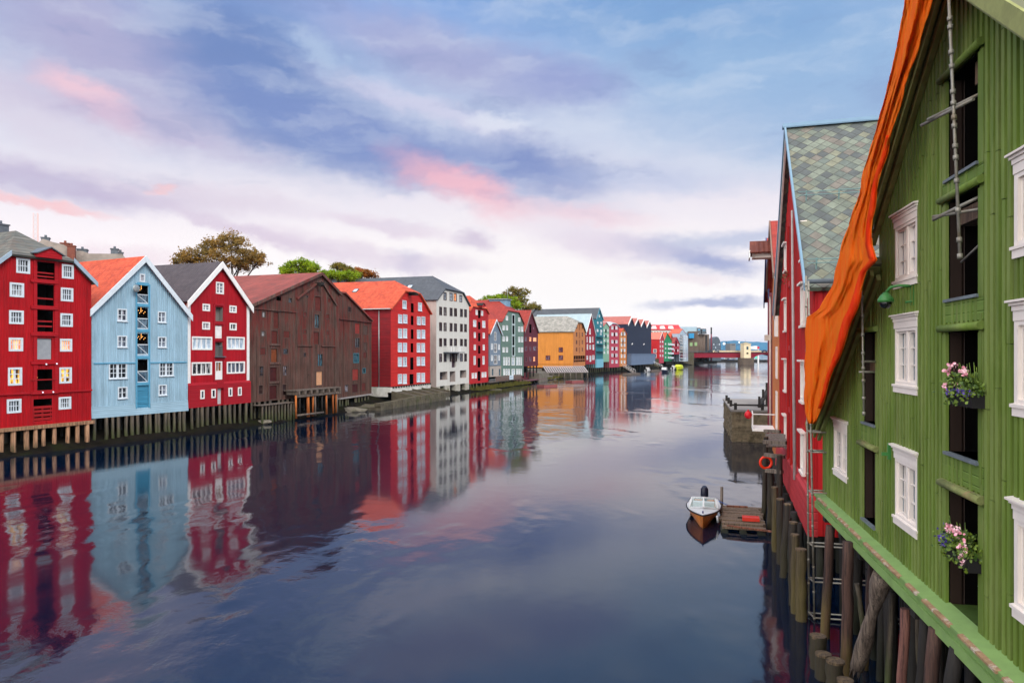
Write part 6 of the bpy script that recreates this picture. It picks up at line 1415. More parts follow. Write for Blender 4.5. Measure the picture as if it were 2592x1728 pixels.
o = empty('debris_netting'); o.matrix_world = G.o.matrix_basis.copy(); tag(o, 'long orange debris netting hanging down the roof edge of the green warehouse', 'netting')
NR, NC = 150, 44; P = []
for i in range(NR + 1):
    y = -80 + 1152 * i / NR; xl, xr = interp(Lpts, y), interp(Rpts, y); row = []
    for j in range(NC + 1):
        t = j / NC; px = xl + (xr - xl) * t + (2.5 * math.sin(y * .05 + 1) if j == NC else 0) + (1.5 * math.sin(y * .08) if j == 0 else 0)
        amp = .05 * math.sin(math.pi * t) ** .7
        off = -.72 + amp * (.8 * math.sin(t * 9 + y * .0035 + .8 * math.sin(y * .005)) + .3 * math.sin(t * 21 + 1.5 - y * .005) + .8 * mnoise.noise(Vector((t * 3, y * .006, 0)))) + .05 * abs(mnoise.noise(Vector((t * 6 + y * .004, y * .009, 5)))) + .022 * abs(mnoise.noise(Vector((t * 13 - y * .006, y * .02, 9))))
        u, z = G.uz(px, y, off); row.append((u, off, z))
    P.append(row)
for nm, j0, j1, mt in (('net_sheet', 0, NC, netmat('orange_net', (255, 108, 20), .08, .2)),):
    mb = MB()
    for i in range(NR):
        for j in range(j0, j1): mb.face([P[i][j], P[i][j + 1], P[i + 1][j + 1], P[i + 1][j]], 0, True)
    s_ = mb.build(nm, mt, o); md = s_.modifiers.new('thick', 'SOLIDIFY'); md.thickness = .012
mb = MB()
for i in range(55, NR - 5):
    wf = lambda i_: .10 + .16 * max(0, math.sin(math.pi * (i_ - 55) / (NR - 60))) * (.8 + .35 * math.sin(i_ * .12)); wv = wf(i); nxt = wf(i + 1)
    def inner(i_, w_):
        a, b = Vector(P[i_][NC]), Vector(P[i_][NC - 12]); v = a.lerp(b, w_ * 2.0); return (v.x, v.y - .07, v.z)
    def outer(i_): v = P[i_][NC]; return (v[0], v[1] - .03, v[2])
    mb.face([inner(i, wv), outer(i), outer(i + 1), inner(i + 1, nxt)], 0, True)
s_ = mb.build('folded_edge', netmat('red_orange_fold', (255, 60, 14), .04, .25), o); md = s_.modifiers.new('thick', 'SOLIDIFY'); md.thickness = .02
mb = MB()
for (t, y0, y1) in ((.62, -60, 60), (.5, 90, 200), (.38, 190, 300)):
    pass
TUBE = paint('scaffold_tube', (136, 132, 122), .2, .45, 6, metal=.3, c2=(120, 100, 70), patch=.5)
def spole(pa, pb, off, r=.026):
    a, b = G.uz(pa[0], pa[1], off), G.uz(pb[0], pb[1], off); return (a[0], off, a[1]), (b[0], off, b[1])
def coupler(mb, p, ax, r=.04, h=.07):
    p = Vector(p); ax = Vector(ax).normalized(); mb.tube([p - ax * h / 2, p + ax * h / 2], r, 8)
def scaffold_pole(label, a, b, joints):
    o = empty('scaffold_pole'); o.matrix_world = G.o.matrix_basis.copy(); tag(o, label, 'scaffold pole', 'loose scaffold poles on the green warehouse')
    mb = MB(); mb.tube([a, b], .023, 10); mb.build('tube', TUBE, o); a, b = Vector(a), Vector(b); 
    for t in joints: c = MB(); coupler(c, a.lerp(b, t), b - a); c.build('coupler', TUBE, o)
    return o
a, b = spole((2399, -70), (2430, 652), -.5); o1 = scaffold_pole('long grey scaffold pole standing in front of the two upper hatches', a, b, (.17, .2, .29, .34, .43, .47, .52, .55, .62, .66, .74, .84, .94, .995))
z = G.uz(2410, 240, -.5)[1]; mb = MB(); mb.tube([(hu0 + .05, -.45, z), (hu1 - .02, -.1, z)], .027, 8); mb.tube([(hu0 + .35, -.45, z), (hu1 - .2, .4, z + .3)], .027, 8); mb.tube([(hu1 - .15, .15, z + .3), (hu1 - .15, .15, z - 1.2)], .027, 8); z2 = G.uz(2442, 540, 0)[1]; mb.tube([(hu0 + .45, -.4, z2), (hu1 - .05, .3, z2)], .027, 8); mb.tube([(hu0 + .45, -.4, z2 - .05), (hu1 - .1, .2, z2 + .25)], .03, 8); mb.tube([(hu1 - .14, .2, z2 + .3), (hu1 - .14, .2, hat[1][2])], .027, 8); mb.tube([(hu0 + .25, .1, z2 - .75), (hu1 - .1, .25, z2 - .35)], .02, 8); mb.build('brace', TUBE, o1)
a, b = spole((2182, 737), (2187, 1052), -.4); o2 = scaffold_pole('short grey scaffold pole before the far pair of hatches', a, b, (.05, .2, .35, .5, .62, .72, .86, .98))
mb = MB()
for y in (915, 942): z = G.uz(2186, y, -.4)[1]; mb.tube([(a[0] - (.25 if y > 930 else 0), -.4, z), (ku1 - .05, .1, z)], .025, 8)
mb.build('brace', TUBE, o2)
# main scaffold between the two warehouses
o = empty('scaffold'); tag(o, 'tall two legged scaffold of grey tubes between the red and green warehouses', 'scaffold')
A0, A1 = unproj(2048.5, 1612, 21.7), unproj(2045, 1240, 21.9); B0, B1 = unproj(2062, 1607, 21.3), unproj(2055.5, 1240, 21.5)
for (a, b, top) in ((A0, A1, 10.4), (B0, B1, 10.2)):
    d = (b - a) / (b.z - a.z); bt = a + d * (-.9 - a.z); tp = a + d * (top - a.z); mb = MB(); mb.tube([bt, tp], .03, 10)
    for k in range(16): coupler(mb, bt.lerp(tp, (k + .5 + random.uniform(-.2, .2)) / 16), d)
    mb.build('standard', TUBE, o)
dirI = Vector((G.nin.x, G.nin.y, 0))
for z in (2.19, 1.13, .07, 3.78, 5.6, 5.0, 7.4, 8.8):
    pa = A0 + (A1 - A0) * ((z - A0.z) / (A1.z - A0.z)); pb = B0 + (B1 - B0) * ((z - B0.z) / (B1.z - B0.z)); L = 3.2 if z < 3 else .75
    mb = MB(); mb.tube([pa, pa + dirI * L], .026, 8); mb.tube([pb, pb + dirI * L], .026, 8); mb.tube([pa, pb], .028, 8)
    if z < 3: mb.tube([pa + dirI * L, pa + dirI * L + Vector((0, 0, .01)), pb + dirI * L], .026, 8)
    mb.build('ledger', TUBE, o)

# ------------------------------------------------------------------ red warehouse with diamond slates
REDR = boards('deep_red_boards', (172, 26, 26), .22, var=.12, dirt=(132, 18, 22), dirt_amt=.5, depth=.03); REDRS = boards('faded_red_skirt', (172, 48, 52), .3, True, var=.08); REDW = boards('wide_red_boards', (158, 16, 22), .45, var=.1, depth=.05)
H = House('wooden_warehouse', 'deep red warehouse with diamond patterned grey green slate roof behind the orange netting', 'warehouse', ZF, 1973.9, 41, 2062, 25)
zb = 1.6; eR = 10.35; ap = (H.w / 2, 18.2)
for (u0, rows) in ((12.7, ((3.3, 4.85), (6.1, 7.65), (9.1, 10.7), (11.75, 13.05))), (4.3, ((6.1, 7.65), (9.15, 10.7), (12.2, 13.5), (3.3, 4.8)))):
    for (z0, z1) in rows: 
        f = H.win((u0, z0, u0 + 1.25, z1), 2, 3, HW, GLN2, .13, .04, mid=.1, proud=.10, local=True); k = MB(); k.box(u0 - .1, -.22, z1 + .003, u0 + 1.35, .02, z1 + .08); k.box(u0 - .06, -.16, z0 - .1, u0 + 1.31, .02, z0 - .003); k.build('cornice', HW, f)
for (z0, z1) in ((3.0, 5.0), (5.9, 7.9), (8.9, 10.9), (11.9, 13.6)): H.opening((7.6, z0, 9.0, z1), .5, 1, True)
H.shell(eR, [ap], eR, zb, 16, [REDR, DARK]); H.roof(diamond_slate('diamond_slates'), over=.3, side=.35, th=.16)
H.battens(REDR, .44, .2, .035, z0=3.0)
H.barge(paint('blue_grey_flashing', (112, 142, 164), .06, .4, 2, metal=.3), h=.2, over=.32, lift=.30, name='verge_flashing'); H.barge(CREAM, h=.18, over=.26, lift=.10)
mb = MB(); mb.prism([(-.02, 3.1), (-.2, 2.9), (-.24, zb - .05), (.1, zb - .05), (.1, 3.1)], 'x', -.05, H.w + .05); mb.build('skirting', REDRS, H.o)
w = MB(); w.box(H.w + .003, .02, zb, H.w + .05, 15.9, eR - .02); w.build('side_wall', REDW, H.o)
mb = MB()
for k in range(9): mb.box(H.w + .051, .1 + k * .55, zb, H.w + .10, .42 + k * .55, eR - .1)
mb.build('side_batten', REDW, H.o)
mb = MB(); mb.tube([(H.uz(2012, 900, -.22)[0], -.22, 2.7), (H.uz(2005, 600, -.22)[0], -.22, 14.2)], [.075, .05], 10); mb.build('hoist_post', paint('grey_white_post', (168, 160, 160), .12, .7, 3), H.o)
mb = MB(); mb.box(7.3, -.2, 2.9, 7.55, 0, 14); mb.box(9.05, -.2, 2.9, 9.3, 0, 14); [mb.box(7.56, -.16, z, 9.04, 0, z + .25) for z in (5.2, 8.1, 11.1)]; mb.build('hatch_trim', REDR, H.o)
mb = MB(); mb.tube([(H.w + .45, -.3, eR + .12), (H.w + .45, 16, eR + .12)], .08, 8); mb.build('gutter', LEAD, H.o)
# snow rails on the near slope, ridge capping
sl2 = (ap[1] - eR) / (H.w / 2)
for f_ in (.09, .47):
    u = H.w + .35 - f_ * (H.w / 2 + .35); z = eR - sl2 * .35 + f_ * (H.w / 2 + .35) * sl2 + .22; mb = MB()
    for k in (0, .14): mb.tube([(u + .12, -.2, z + .22 + k), (u + .12, 15, z + .22 + k)], .018, 6)
    for k in range(13): mb.bar((u, .1 + k * 1.2, z), (u + .14, .1 + k * 1.2, z + .4), .05, .03)
    mb.build('snow_rail', paint('pale_snow_rail', (120, 150, 150), .08, .5, 3), H.rf)
mb = MB(); mb.prism([(-.16, -.08), (0, .1), (.16, -.08), (.16, -.02), (0, .17), (-.16, -.02)], 'y', -.46, 16.2); rc = mb.build('ridge_cap', paint('blue_grey_flashing2', (96, 124, 146), .06, .4, 2), H.rf); rc.location = (ap[0], 0, ap[1] + .3)
mb = MB(); mb.tube([(H.w * .72, 3.4, 13), (H.w * .72, 3.4, 16.6)], .06, 8); mb.build('vent_pipe', LEAD, H.rf)
for k in range(34):
    u = .3 + k * (H.w - .6) / 33; y = (-.7, .2, -.35, 1.0)[k % 4]; mb = MB(); mb.tube([(u + random.uniform(-.15, .15), y, -1.2), (u, y, zb)], random.uniform(.12, .18), 9, wob=.06); mb.build('support_post', DARKW, H.o)
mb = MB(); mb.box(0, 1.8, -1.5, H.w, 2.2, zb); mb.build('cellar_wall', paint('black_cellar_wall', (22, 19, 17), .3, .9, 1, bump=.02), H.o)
p = H.uz(1998, 700, -.1); mb = MB()
for _ in range(60): c = Vector((p[0] + random.gauss(0, .12), -.25 + random.gauss(0, .1), p[1] + random.gauss(0, .18))); mb.face([c + Vector((random.uniform(-.06, .06), random.uniform(-.06, .06), random.uniform(-.06, .06))) for _ in range(3)])
o = mb.build('wall_plant', leafmat('dry_leaf', (96, 84, 44), (70, 80, 40)), None, fix=False); o.matrix_world = H.o.matrix_basis.copy(); tag(o, 'small tuft of dry plant growing on the deep red wall', 'plant')
redR = H

# ------------------------------------------------------------------ orange and dark red houses beyond
OR = boards('right_orange_boards', (196, 114, 60), .2, var=.08)
H = House('wooden_warehouse', 'narrow strip of orange warehouse beyond the deep red one, with roofed hoist arm', 'warehouse', ZF, 1955, 50, 1974.5, 41.6)
for (z0, z1) in ((3.2, 5.6), (6.4, 8.4), (9.2, 11.2)): [H.win((u, z0, u + 1.5, z1), 2, 3, HW, GLN2, .16, .05, mid=.1, proud=.06, local=True) for u in (5.0,)]
H.shell(12.6, [(H.w / 2, 16.2)], 12.6, 1.2, 14, [OR, DARK]); H.roof(RED_T); H.barge(paint('dull_verge', (120, 96, 84), .1, .6, 3), h=.25)
mb = MB(); zt = 14.4; mb.box(H.w / 2 - .5, -1.45, zt - .3, H.w / 2 + .5, .4, zt + .0); o = mb.build('hoist_arm', CREAM, H.o)
mb = MB()
for sg in (-1, 1): mb.slab([(H.w / 2, -1.6, zt + .85), (H.w / 2 + sg * .95, -1.6, zt + .02), (H.w / 2 + sg * .95, .5, zt + .02), (H.w / 2, .5, zt + .85)], .1)
mb.build('hoist_roof', tiles('hoist_tiles', (112, 60, 48), (88, 44, 38), .3, .34, .2), o)
mb = MB(); mb.box(H.w / 2 - .9, -1.66, zt - .32, H.w / 2 + .9, -1.58, zt + .15); mb.build('fascia', WHITE, o)
mb = MB(); mb.box(H.w - 2.4, -.2, 9, H.w - 1.9, 0, 14.3); mb.build('white_board', WHITE, H.o)
zq = 2.95; mb = MB(); mb.box(.5, -1.4, zq - .15, 3.2, 0, zq); o = mb.build('balcony', WHITE, H.o)
mb = MB(); mb.box(.5, -1.4, zq + .95, 3.2, -1.34, zq + 1.02); mb.box(3.14, -1.34, zq + .95, 3.2, 0, zq + 1.02); [mb.box(.5 + k * .24, -1.39, zq, .54 + k * .24, -1.35, zq + .95) for k in range(12)]; mb.build('railing', WHITE, o)
BUOY = paint('buoy_red', (200, 30, 40), .05, .4, 3)
for i, (x, z, lb) in enumerate(((1.2, 1.25, 'left red float hanging on the white balcony rail'), (2.4, 1.35, 'right red float hanging on the white balcony rail'))):
    mb = MB(); mb.ball((0, 0, 0), .24, 12, 8, 0, (1, 1, 1.15)); mb.tube([(0, 0, .25), (0, 0, .36)], .05, 8); b = mb.build('mooring_buoy', BUOY); b.matrix_world = H.o.matrix_basis @ Matrix.Translation((x, -1.65, zq + z - .5)); tag(b, lb, 'buoy', 'red floats on the balcony')
for k in range(6): u = .3 + k * (H.w - .6) / 5; mb = MB(); mb.tube([(u, .1, -1.2), (u, .1, 1.2)], .15, 8); mb.build('support_post', DARKW, H.o)
H = House('wooden_warehouse', 'sliver of dark red warehouse with tiled roof beyond the orange one', 'warehouse', ZF, 1943, 60, 1956, 50.3)
H.shell(12.4, [(H.w / 2, 16.6)], 12.4, 1.2, 14, [boards('sliver_red', (128, 24, 40), .22, var=.1), DARK]); H.roof(RED_T, over=.25); H.barge(paint('navy_verge', (52, 66, 110), .06, .5, 3), h=.5, over=.25)
mb = MB(); mb.tube([(H.w - .3, -.15, 1.5), (H.w - .3, -.15, 12)], .07, 8); mb.box(H.w - 2.2, -.5, 8.9, H.w - .8, -.05, 9.3); mb.build('drainpipe', paint('cream_pipe', (206, 190, 176), .06, .6, 3), H.o)

# ------------------------------------------------------------------ stone pier, raft, boat, lifebuoy, piles
p = at_water(1853, 1118); o = empty('stone_pier', (p.x, p.y, 0), math.radians(-14)); tag(o, 'square dry stone pier with timber railing beyond the boat on the right bank', 'pier')
rnd = random.Random(4); mb = MB(); W_, D_, Hh = 5.5, 16, 2.75
for face in range(2):
    n = 9; z = -.7
    for r in range(14):
        h = (Hh + .7) / 14; x = -rnd.uniform(0, .3)
        L_ = W_ if face == 0 else D_
        while x < L_:
            w_ = rnd.uniform(.25, .8); x0, x1 = max(0, x), min(L_, x + w_)
            if x1 - x0 > .05:
                j = rnd.uniform(-.05, .06)
                if face == 0: mb.box(x0 + .01, -j, z + .01, x1 - .015, .4, z + h - .012)
                else: mb.box(-j, x0 + .01, z + .01, .4, x1 - .015, z + h - .012)
            x += w_
        z += h
mb.box(.05, .05, -.7, W_, D_, Hh - .05)
mb.build('stone_wall', paint('pier_rubble', (112, 100, 80), .35, .9, 1.6, bump=.02, c2=(66, 58, 40), patch=.8), o)
mb = MB(); mb.box(-.1, -.1, Hh - .03, W_, D_, Hh + .15); mb.build('cap', paint('cap_concrete', (122, 117, 112), .1, .8, 1), o)
mb = MB(); [mb.box(x - .12, -.02, Hh + .15, x + .12, .22, Hh + .75) for x in (.3, 2.6, 4.9)]; mb.box(0, .05, Hh + .5, W_, .15, Hh + .65); [mb.box(.0, y, Hh + .15, .24, y + .24, Hh + .75) for y in (4, 8, 12)]; mb.bar((2.6, 3, Hh + .3), (4.6, 10, Hh + 2.6), .3, .3); mb.bar((4.4, 3, Hh + .3), (5.4, 10, Hh + 2.6), .3, .3); [mb.bar((2.6 + 2 * k / 4 , 3 + 7 * k / 4, Hh + .2), (2.6 + 2 * k / 4, 3 + 7 * k / 4, Hh + 1.2 + 2.3 * k / 4), .2, .2) for k in range(5)]; mb.build('railing', DARKW, o)

# raft
rd = empty('timber_raft'); a = at_water(1822, 1338, .15); rd.location = (a.x, a.y, 0); rd.rotation_euler = (0, 0, math.radians(-16)); tag(rd, 'old plank raft moored between the small wooden boat and the piles', 'raft')
mb = MB(); rnd = random.Random(11); y = 0
for k in range(15):
    w_ = rnd.uniform(.26, .4); z = rnd.uniform(-.02, .03); x0 = rnd.uniform(-.05, .12) ; 
    if k not in (1,): mb.box(x0, y, .16 + z, 1.95 + rnd.uniform(-.1, .1), y + w_ - .03, .27 + z)
    y += w_
LR = y
mb.build('planks', wood('raft_plank', (124, 104, 84), (84, 68, 54)), rd)
mb = MB(); [mb.tube([(x, -.1, .02), (x, LR + .05, .02)], .17, 9) for x in (.2, 1.0, 1.75)]; mb.build('float_log', DARKW, rd)
mb = MB(); mb.tube([(.1, LR - .1, -.5), (.12, LR - .1, 1.2)], [.09, .07], 8); mb.build('mooring_post', OLDW, rd)
mb = MB(); mb.bar((.3, .1, .3), (2.3, -.25, .24), .09, .07); mb.build('loose_timber', wood('rusty_timber', (140, 84, 60), (90, 54, 40)), rd); mb = MB(); mb.bar((.35, LR - .5, .33), (1.35, LR - .45, .33), .12, .08); mb.build('loose_timber', MATS['rusty_timber'], rd)
rb = empty('crate'); rb.matrix_world = rd.matrix_basis @ Matrix.Translation((1.0, 1.2, .30)); tag(rb, 'flat red plastic crate lying on the plank raft', 'crate')
mb = MB(); mb.box(0, 0, 0, .75, .5, .04); mb.box(0, 0, .04, .75, .03, .16); mb.box(0, .47, .04, .75, .5, .16); mb.box(0, .03, .04, .03, .47, .16); mb.box(.72, .03, .04, .75, .47, .16); mb.box(.04, .03, .12, .71, .46, .14); mb.build('tray', paint('crate_red', (196, 52, 36), .08, .5, 4), rb)
mb = MB(); mb.bar((-.2, .25, .08), (.0, .25, .1), .08, .04); mb.build('handle', DARK, rb)

# small varnished motor boat, bow towards the viewer
pb = at_water(1779, 1339); bo = empty('motor_boat', (pb.x, pb.y, 0), math.radians(-106)); tag(bo, 'small varnished wooden motor boat with white foredeck and black outboard beside the raft', 'boat')
Lb, Bb = 4.6, 1.62; n = 18; rows = 7; rings = []
for k in range(n + 1):
    t = k / n; x = -Lb + Lb * t
    hb = Bb / 2 * (1 - max(0, (t - .35) / .65) ** 2.4) * (.84 + .16 * min(1, t * 3)); sheer = .46 + .17 * t ** 2
    keel = -.16 + (.30 * max(0, (t - .86) / .14) ** 2)
    rg = []
    for j in range(rows + 1):
        s_ = j / rows; z = keel + (sheer - keel) * s_; w_ = hb * (s_ ** .55) * (1 if t < .5 else 1 - .12 * (1 - s_) * (t - .5))
        rg.append((x + .12 * s_ * t ** 4, w_, z))
    rings.append(rg)
mb = MB()
for sg in (1, -1):
    for k in range(n):
        for j in range(rows):
            lap = .014
            a, b, c_, d_ = rings[k][j], rings[k + 1][j], rings[k + 1][j + 1], rings[k][j + 1]
            q = [(a[0], sg * (a[1] + lap), a[2]), (b[0], sg * (b[1] + lap * (1 if k < n - 1 else 0)), b[2]), (c_[0], sg * c_[1], c_[2]), (d_[0], sg * d_[1], d_[2])]
            mb.face(q if sg > 0 else q[::-1])
            if j: mb.face([(a[0], sg * (a[1] + lap), a[2]), (b[0], sg * (b[1] + lap), b[2]), (b[0], sg * b[1], b[2]), (a[0], sg * a[1], a[2])])
mb.face([(p_[0], p_[1], p_[2]) for p_ in rings[0]] + [(p_[0], -p_[1], p_[2]) for p_ in reversed(rings[0])])
mb.build('hull', wood('varnished_planks', (206, 126, 44), (178, 98, 30), rough=.3), bo, fix=False)
mb = MB()
for sg in (1, -1): mb.tube([(r[-1][0], sg * (r[-1][1] + .01), r[-1][2] + .01) for r in rings], .035, 6)
mb.build('gunwale', paint('black_rubbing_strake', (26, 24, 30), .1, .5, 3), bo)
mb = MB(); i0 = 9
for k in range(i0, n):
    a, b = rings[k][-1], rings[k + 1][-1]; ca, cb = .07 * a[1] / (Bb / 2), .07 * b[1] / (Bb / 2)
    mb.face([(a[0], a[1], a[2] + .03), (a[0], 0, a[2] + .03 + ca), (b[0], 0, b[2] + .03 + cb), (b[0], b[1], b[2] + .03)]); mb.face([(a[0], -a[1], a[2] + .03), (b[0], -b[1], b[2] + .03), (b[0], 0, b[2] + .03 + cb), (a[0], 0, a[2] + .03 + ca)])
for k in range(0, i0):
    a, b = rings[k][-1], rings[k + 1][-1]
    for sg in (1, -1): mb.face([(a[0], sg * a[1], a[2] + .035), (b[0], sg * b[1], b[2] + .035), (b[0], sg * (b[1] - .16), b[2] + .035), (a[0], sg * (a[1] - .16), a[2] + .035)]); mb.face([(a[0], sg * (a[1] - .16), a[2] + .035), (b[0], sg * (b[1] - .16), b[2] + .035), (b[0], sg * (b[1] - .18), .1), (a[0], sg * (a[1] - .18), .1)])
mb.build('deck', BW, bo, fix=False)
mb = MB(); mb.face([(-Lb + .05, -.62, .1), (-2.2, -.66, .1), (-2.2, .66, .1), (-Lb + .05, .62, .1)]); mb.box(-3.4, -.6, .12, -3.1, .6, .34); mb.box(-2.75, -.6, .12, -2.45, .6, .36); mb.build('thwart', wood('inside_planks', (150, 108, 64), (120, 84, 50)), bo)
xw, xt, zd_, hw_, ht_ = -1.75, -2.15, .63, .66, .36
V = [(xw + .25, 0, zd_ + .05), (xw - .05, -hw_, zd_ - .04), (xt - .1, -hw_ * .82, zd_ + ht_), (xt + .05, 0, zd_ + ht_ + .05), (xt - .1, hw_ * .82, zd_ + ht_), (xw - .05, hw_, zd_ - .04)]
ws = MB()
for (i, j) in ((0, 1), (1, 2), (2, 3), (3, 4), (4, 5), (5, 0), (0, 3)): ws.bar(V[i], V[j], .075, .06)
for sg in (-1, 1): ws.bar((xw - .05, sg * hw_, zd_ - .02), (xt - .75, sg * hw_ * .92, zd_ - .05), .06, .08); ws.bar((xt - .1, sg * hw_ * .82, zd_ + ht_), (xt - .75, sg * hw_ * .92, zd_ - .03), .06, .05)
w_ = ws.build('windscreen', BW, bo)
m_, T_, p_ = newmat('clear_screen'); T_.set(p_, 'Base Color', lin((170, 200, 200))); p_.inputs['Roughness'].default_value = .03; p_.inputs['Alpha'].default_value = .35; MATS['clear_screen'] = m_
g = MB(); g.face([V[0], V[1], V[2], V[3]]); g.face([V[0], V[3], V[4], V[5]]); g.build('pane', m_, w_, fix=False)
mb = MB(); mb.box(-2.7, -.5, .36, -2.35, .5, .75); mb.build('seat_back', BW, bo)
mb = MB(); mb.tube([(-Lb - .2, 0, -.4), (-Lb - .2, 0, .5)], .09, 8); mb.tube([(-Lb - .22, 0, .48), (-Lb - .24, 0, .6), (-Lb - .26, 0, .95), (-Lb - .22, 0, 1.08)], [.15, .2, .19, .1], 12); mb.box(-Lb - .15, -.12, .35, -Lb + .06, .12, .55); mb.build('outboard_motor', paint('motor_black', (24, 28, 46), .05, .35, 3), bo)
mb = MB(); mb.tube([(-.15, 0, .7), (-.13, 0, .78)], .03, 8); mb.ball((-.12, 0, .78), .035); mb.build('bow_light', paint('navy_dot', (30, 40, 110), .02, .4, 3), bo)
mb = MB(); mb.tube([(-.75, .62, .5), (-.72, .66, .18)], .05, 8); mb.build('fender', BW, bo)
mb = MB(); mb.tube([(-3.9, .7, .55), (-3.95, .98, .42), (-4.0, 1.25, .3)], .018, 6); mb.build('mooring_rope', paint('rope_blue', (60, 96, 170), .1, .8, 5), bo)
# piles standing in the river in front of the right bank
MOSS = wood('mossy_pile', (88, 74, 52), (42, 34, 26), green=(84, 74, 28), gz=(.3, 2.4))
DKP = wood('dark_wet_pile', (52, 42, 33), (24, 19, 16), green=(50, 45, 22), gz=(.3, 2.0))
def pile(pt, d, r, label, mat, lean=(0, 0)):
    a = unproj(pt[0], pt[1], d); o = empty('mooring_pile', (a.x + lean[0], a.y + lean[1], 0)); tag(o, label, 'pile', 'old piles along the right bank')
    n = 8; mb = MB(); pts = [Vector((-lean[0] * k / n, -lean[1] * k / n, -1 + (a.z + 1) * k / n)) + Vector((random.uniform(-.022, .022), random.uniform(-.022, .022), 0)) for k in range(n + 1)]
    mb.tube(pts, [r * (1.06 - .1 * k / n) * random.uniform(.95, 1.05) for k in range(n + 1)], 14, caps=False, wob=.07); mb.build('shaft', mat, o)
    cp = MB(); c = [pts[-1] + Vector((math.cos(2 * math.pi * j / 14) * r * 1.0, math.sin(2 * math.pi * j / 14) * r * 1.0, .0)) for j in range(14)]; cp.prism([(q.x, q.y) for q in c], 'z', a.z - .04, a.z + .015); cp.build('cut_end', wood('cut_pile_end', (104, 86, 62), (66, 52, 38)), o)
    return o
pile((2028, 1389), 21.3, .16, 'tall clean cut pile left of the scaffold, nearest of the tall ones', MOSS)
pile((2013, 1352), 21.9, .13, 'yellowish mossy pile just behind the tall clean cut one', MOSS)
pile((2007, 1321), 22.6, .13, 'pale topped pile, third back from the scaffold', DKP)
pile((1992, 1275), 25.4, .12, 'dark leaning pile half hidden behind the pale topped ones', DKP, (-.2, 0))
pile((1976, 1262), 27.0, .14, 'thick dark pile with worn top in the middle of the row', DKP)
pile((1962, 1232), 28.7, .13, 'yellow green pile under the flared red skirting', MOSS)
pile((1973, 1150), 32.0, .14, 'tall dark pile next to the orange warehouse corner', DKP)
pile((1950, 1190), 32.5, .15, 'stout dark pile right beside the lifebuoy pile', DKP)
lp = pile((1939, 1105), 34.3, .11, 'slim leaning pile carrying the lifebuoy', DKP, (-.12, 0))
pile((2070, 1609), 18.1, .2, 'low cut stump in the water below the scaffold, leftmost of the three', DKP)
pile((2085, 1653), 17.5, .19, 'low cut stump, middle and lowest of the three near the bottom edge', DKP)
pile((2112, 1670), 16.7, .21, 'low cut stump beside the green warehouse post, rightmost of the three', DKP)
pile((2141, 1720), 15.9, .18, 'stump barely showing at the bottom edge under the green warehouse', DKP)
o = empty('timber_staging'); tag(o, 'rough grey timber staging on the piles by the orange warehouse corner', 'staging')
for (x0, y0, x1, y1, d) in ((1932, 1118, 1990, 1120, 33.5), (1935, 1150, 1985, 1156, 33), (1940, 1190, 1980, 1194, 32.5), (1935, 1090, 1975, 1092, 38)): mb = MB(); mb.bar(unproj(x0, y0, d), unproj(x1, y1, d - .6), .25, .16); mb.build('beam', OLDW, o)
for k in range(5): mb = MB(); mb.bar(unproj(1945 + k * 9, 1098, 37), unproj(1948 + k * 9, 1130, 34), .3, .06); mb.build('plank', OLDW, o)
a = unproj(1934, 1168, 34.1); o = empty('lifebuoy', a - Vector((0, .25, 0)), 0); tag(o, 'orange lifebuoy hanging on the slim leaning pile', 'lifebuoy')
mb = MB(); R_, r_, n1, n2 = .27, .062, 28, 10
for i in range(n1):
    for j in range(n2):
        def tp(i_, j_):
            u, v = 2 * math.pi * i_ / n1, 2 * math.pi * j_ / n2; return ((R_ + r_ * math.cos(v)) * math.cos(u), r_ * math.sin(v), (R_ + r_ * math.cos(v)) * math.sin(u))
        mb.face([tp(i, j), tp(i + 1, j), tp(i + 1, j + 1), tp(i, j + 1)], 0, True)
mb.build('ring', paint('buoy_orange', (226, 56, 24), .05, .4, 3), o)
mb = MB(); [mb.tube([(R_ * math.cos(t) * .76, 0, R_ * math.sin(t) * .76), (R_ * math.cos(t) * 1.3, 0, R_ * math.sin(t) * 1.3)], .072, 8) for t in ()] if False else None
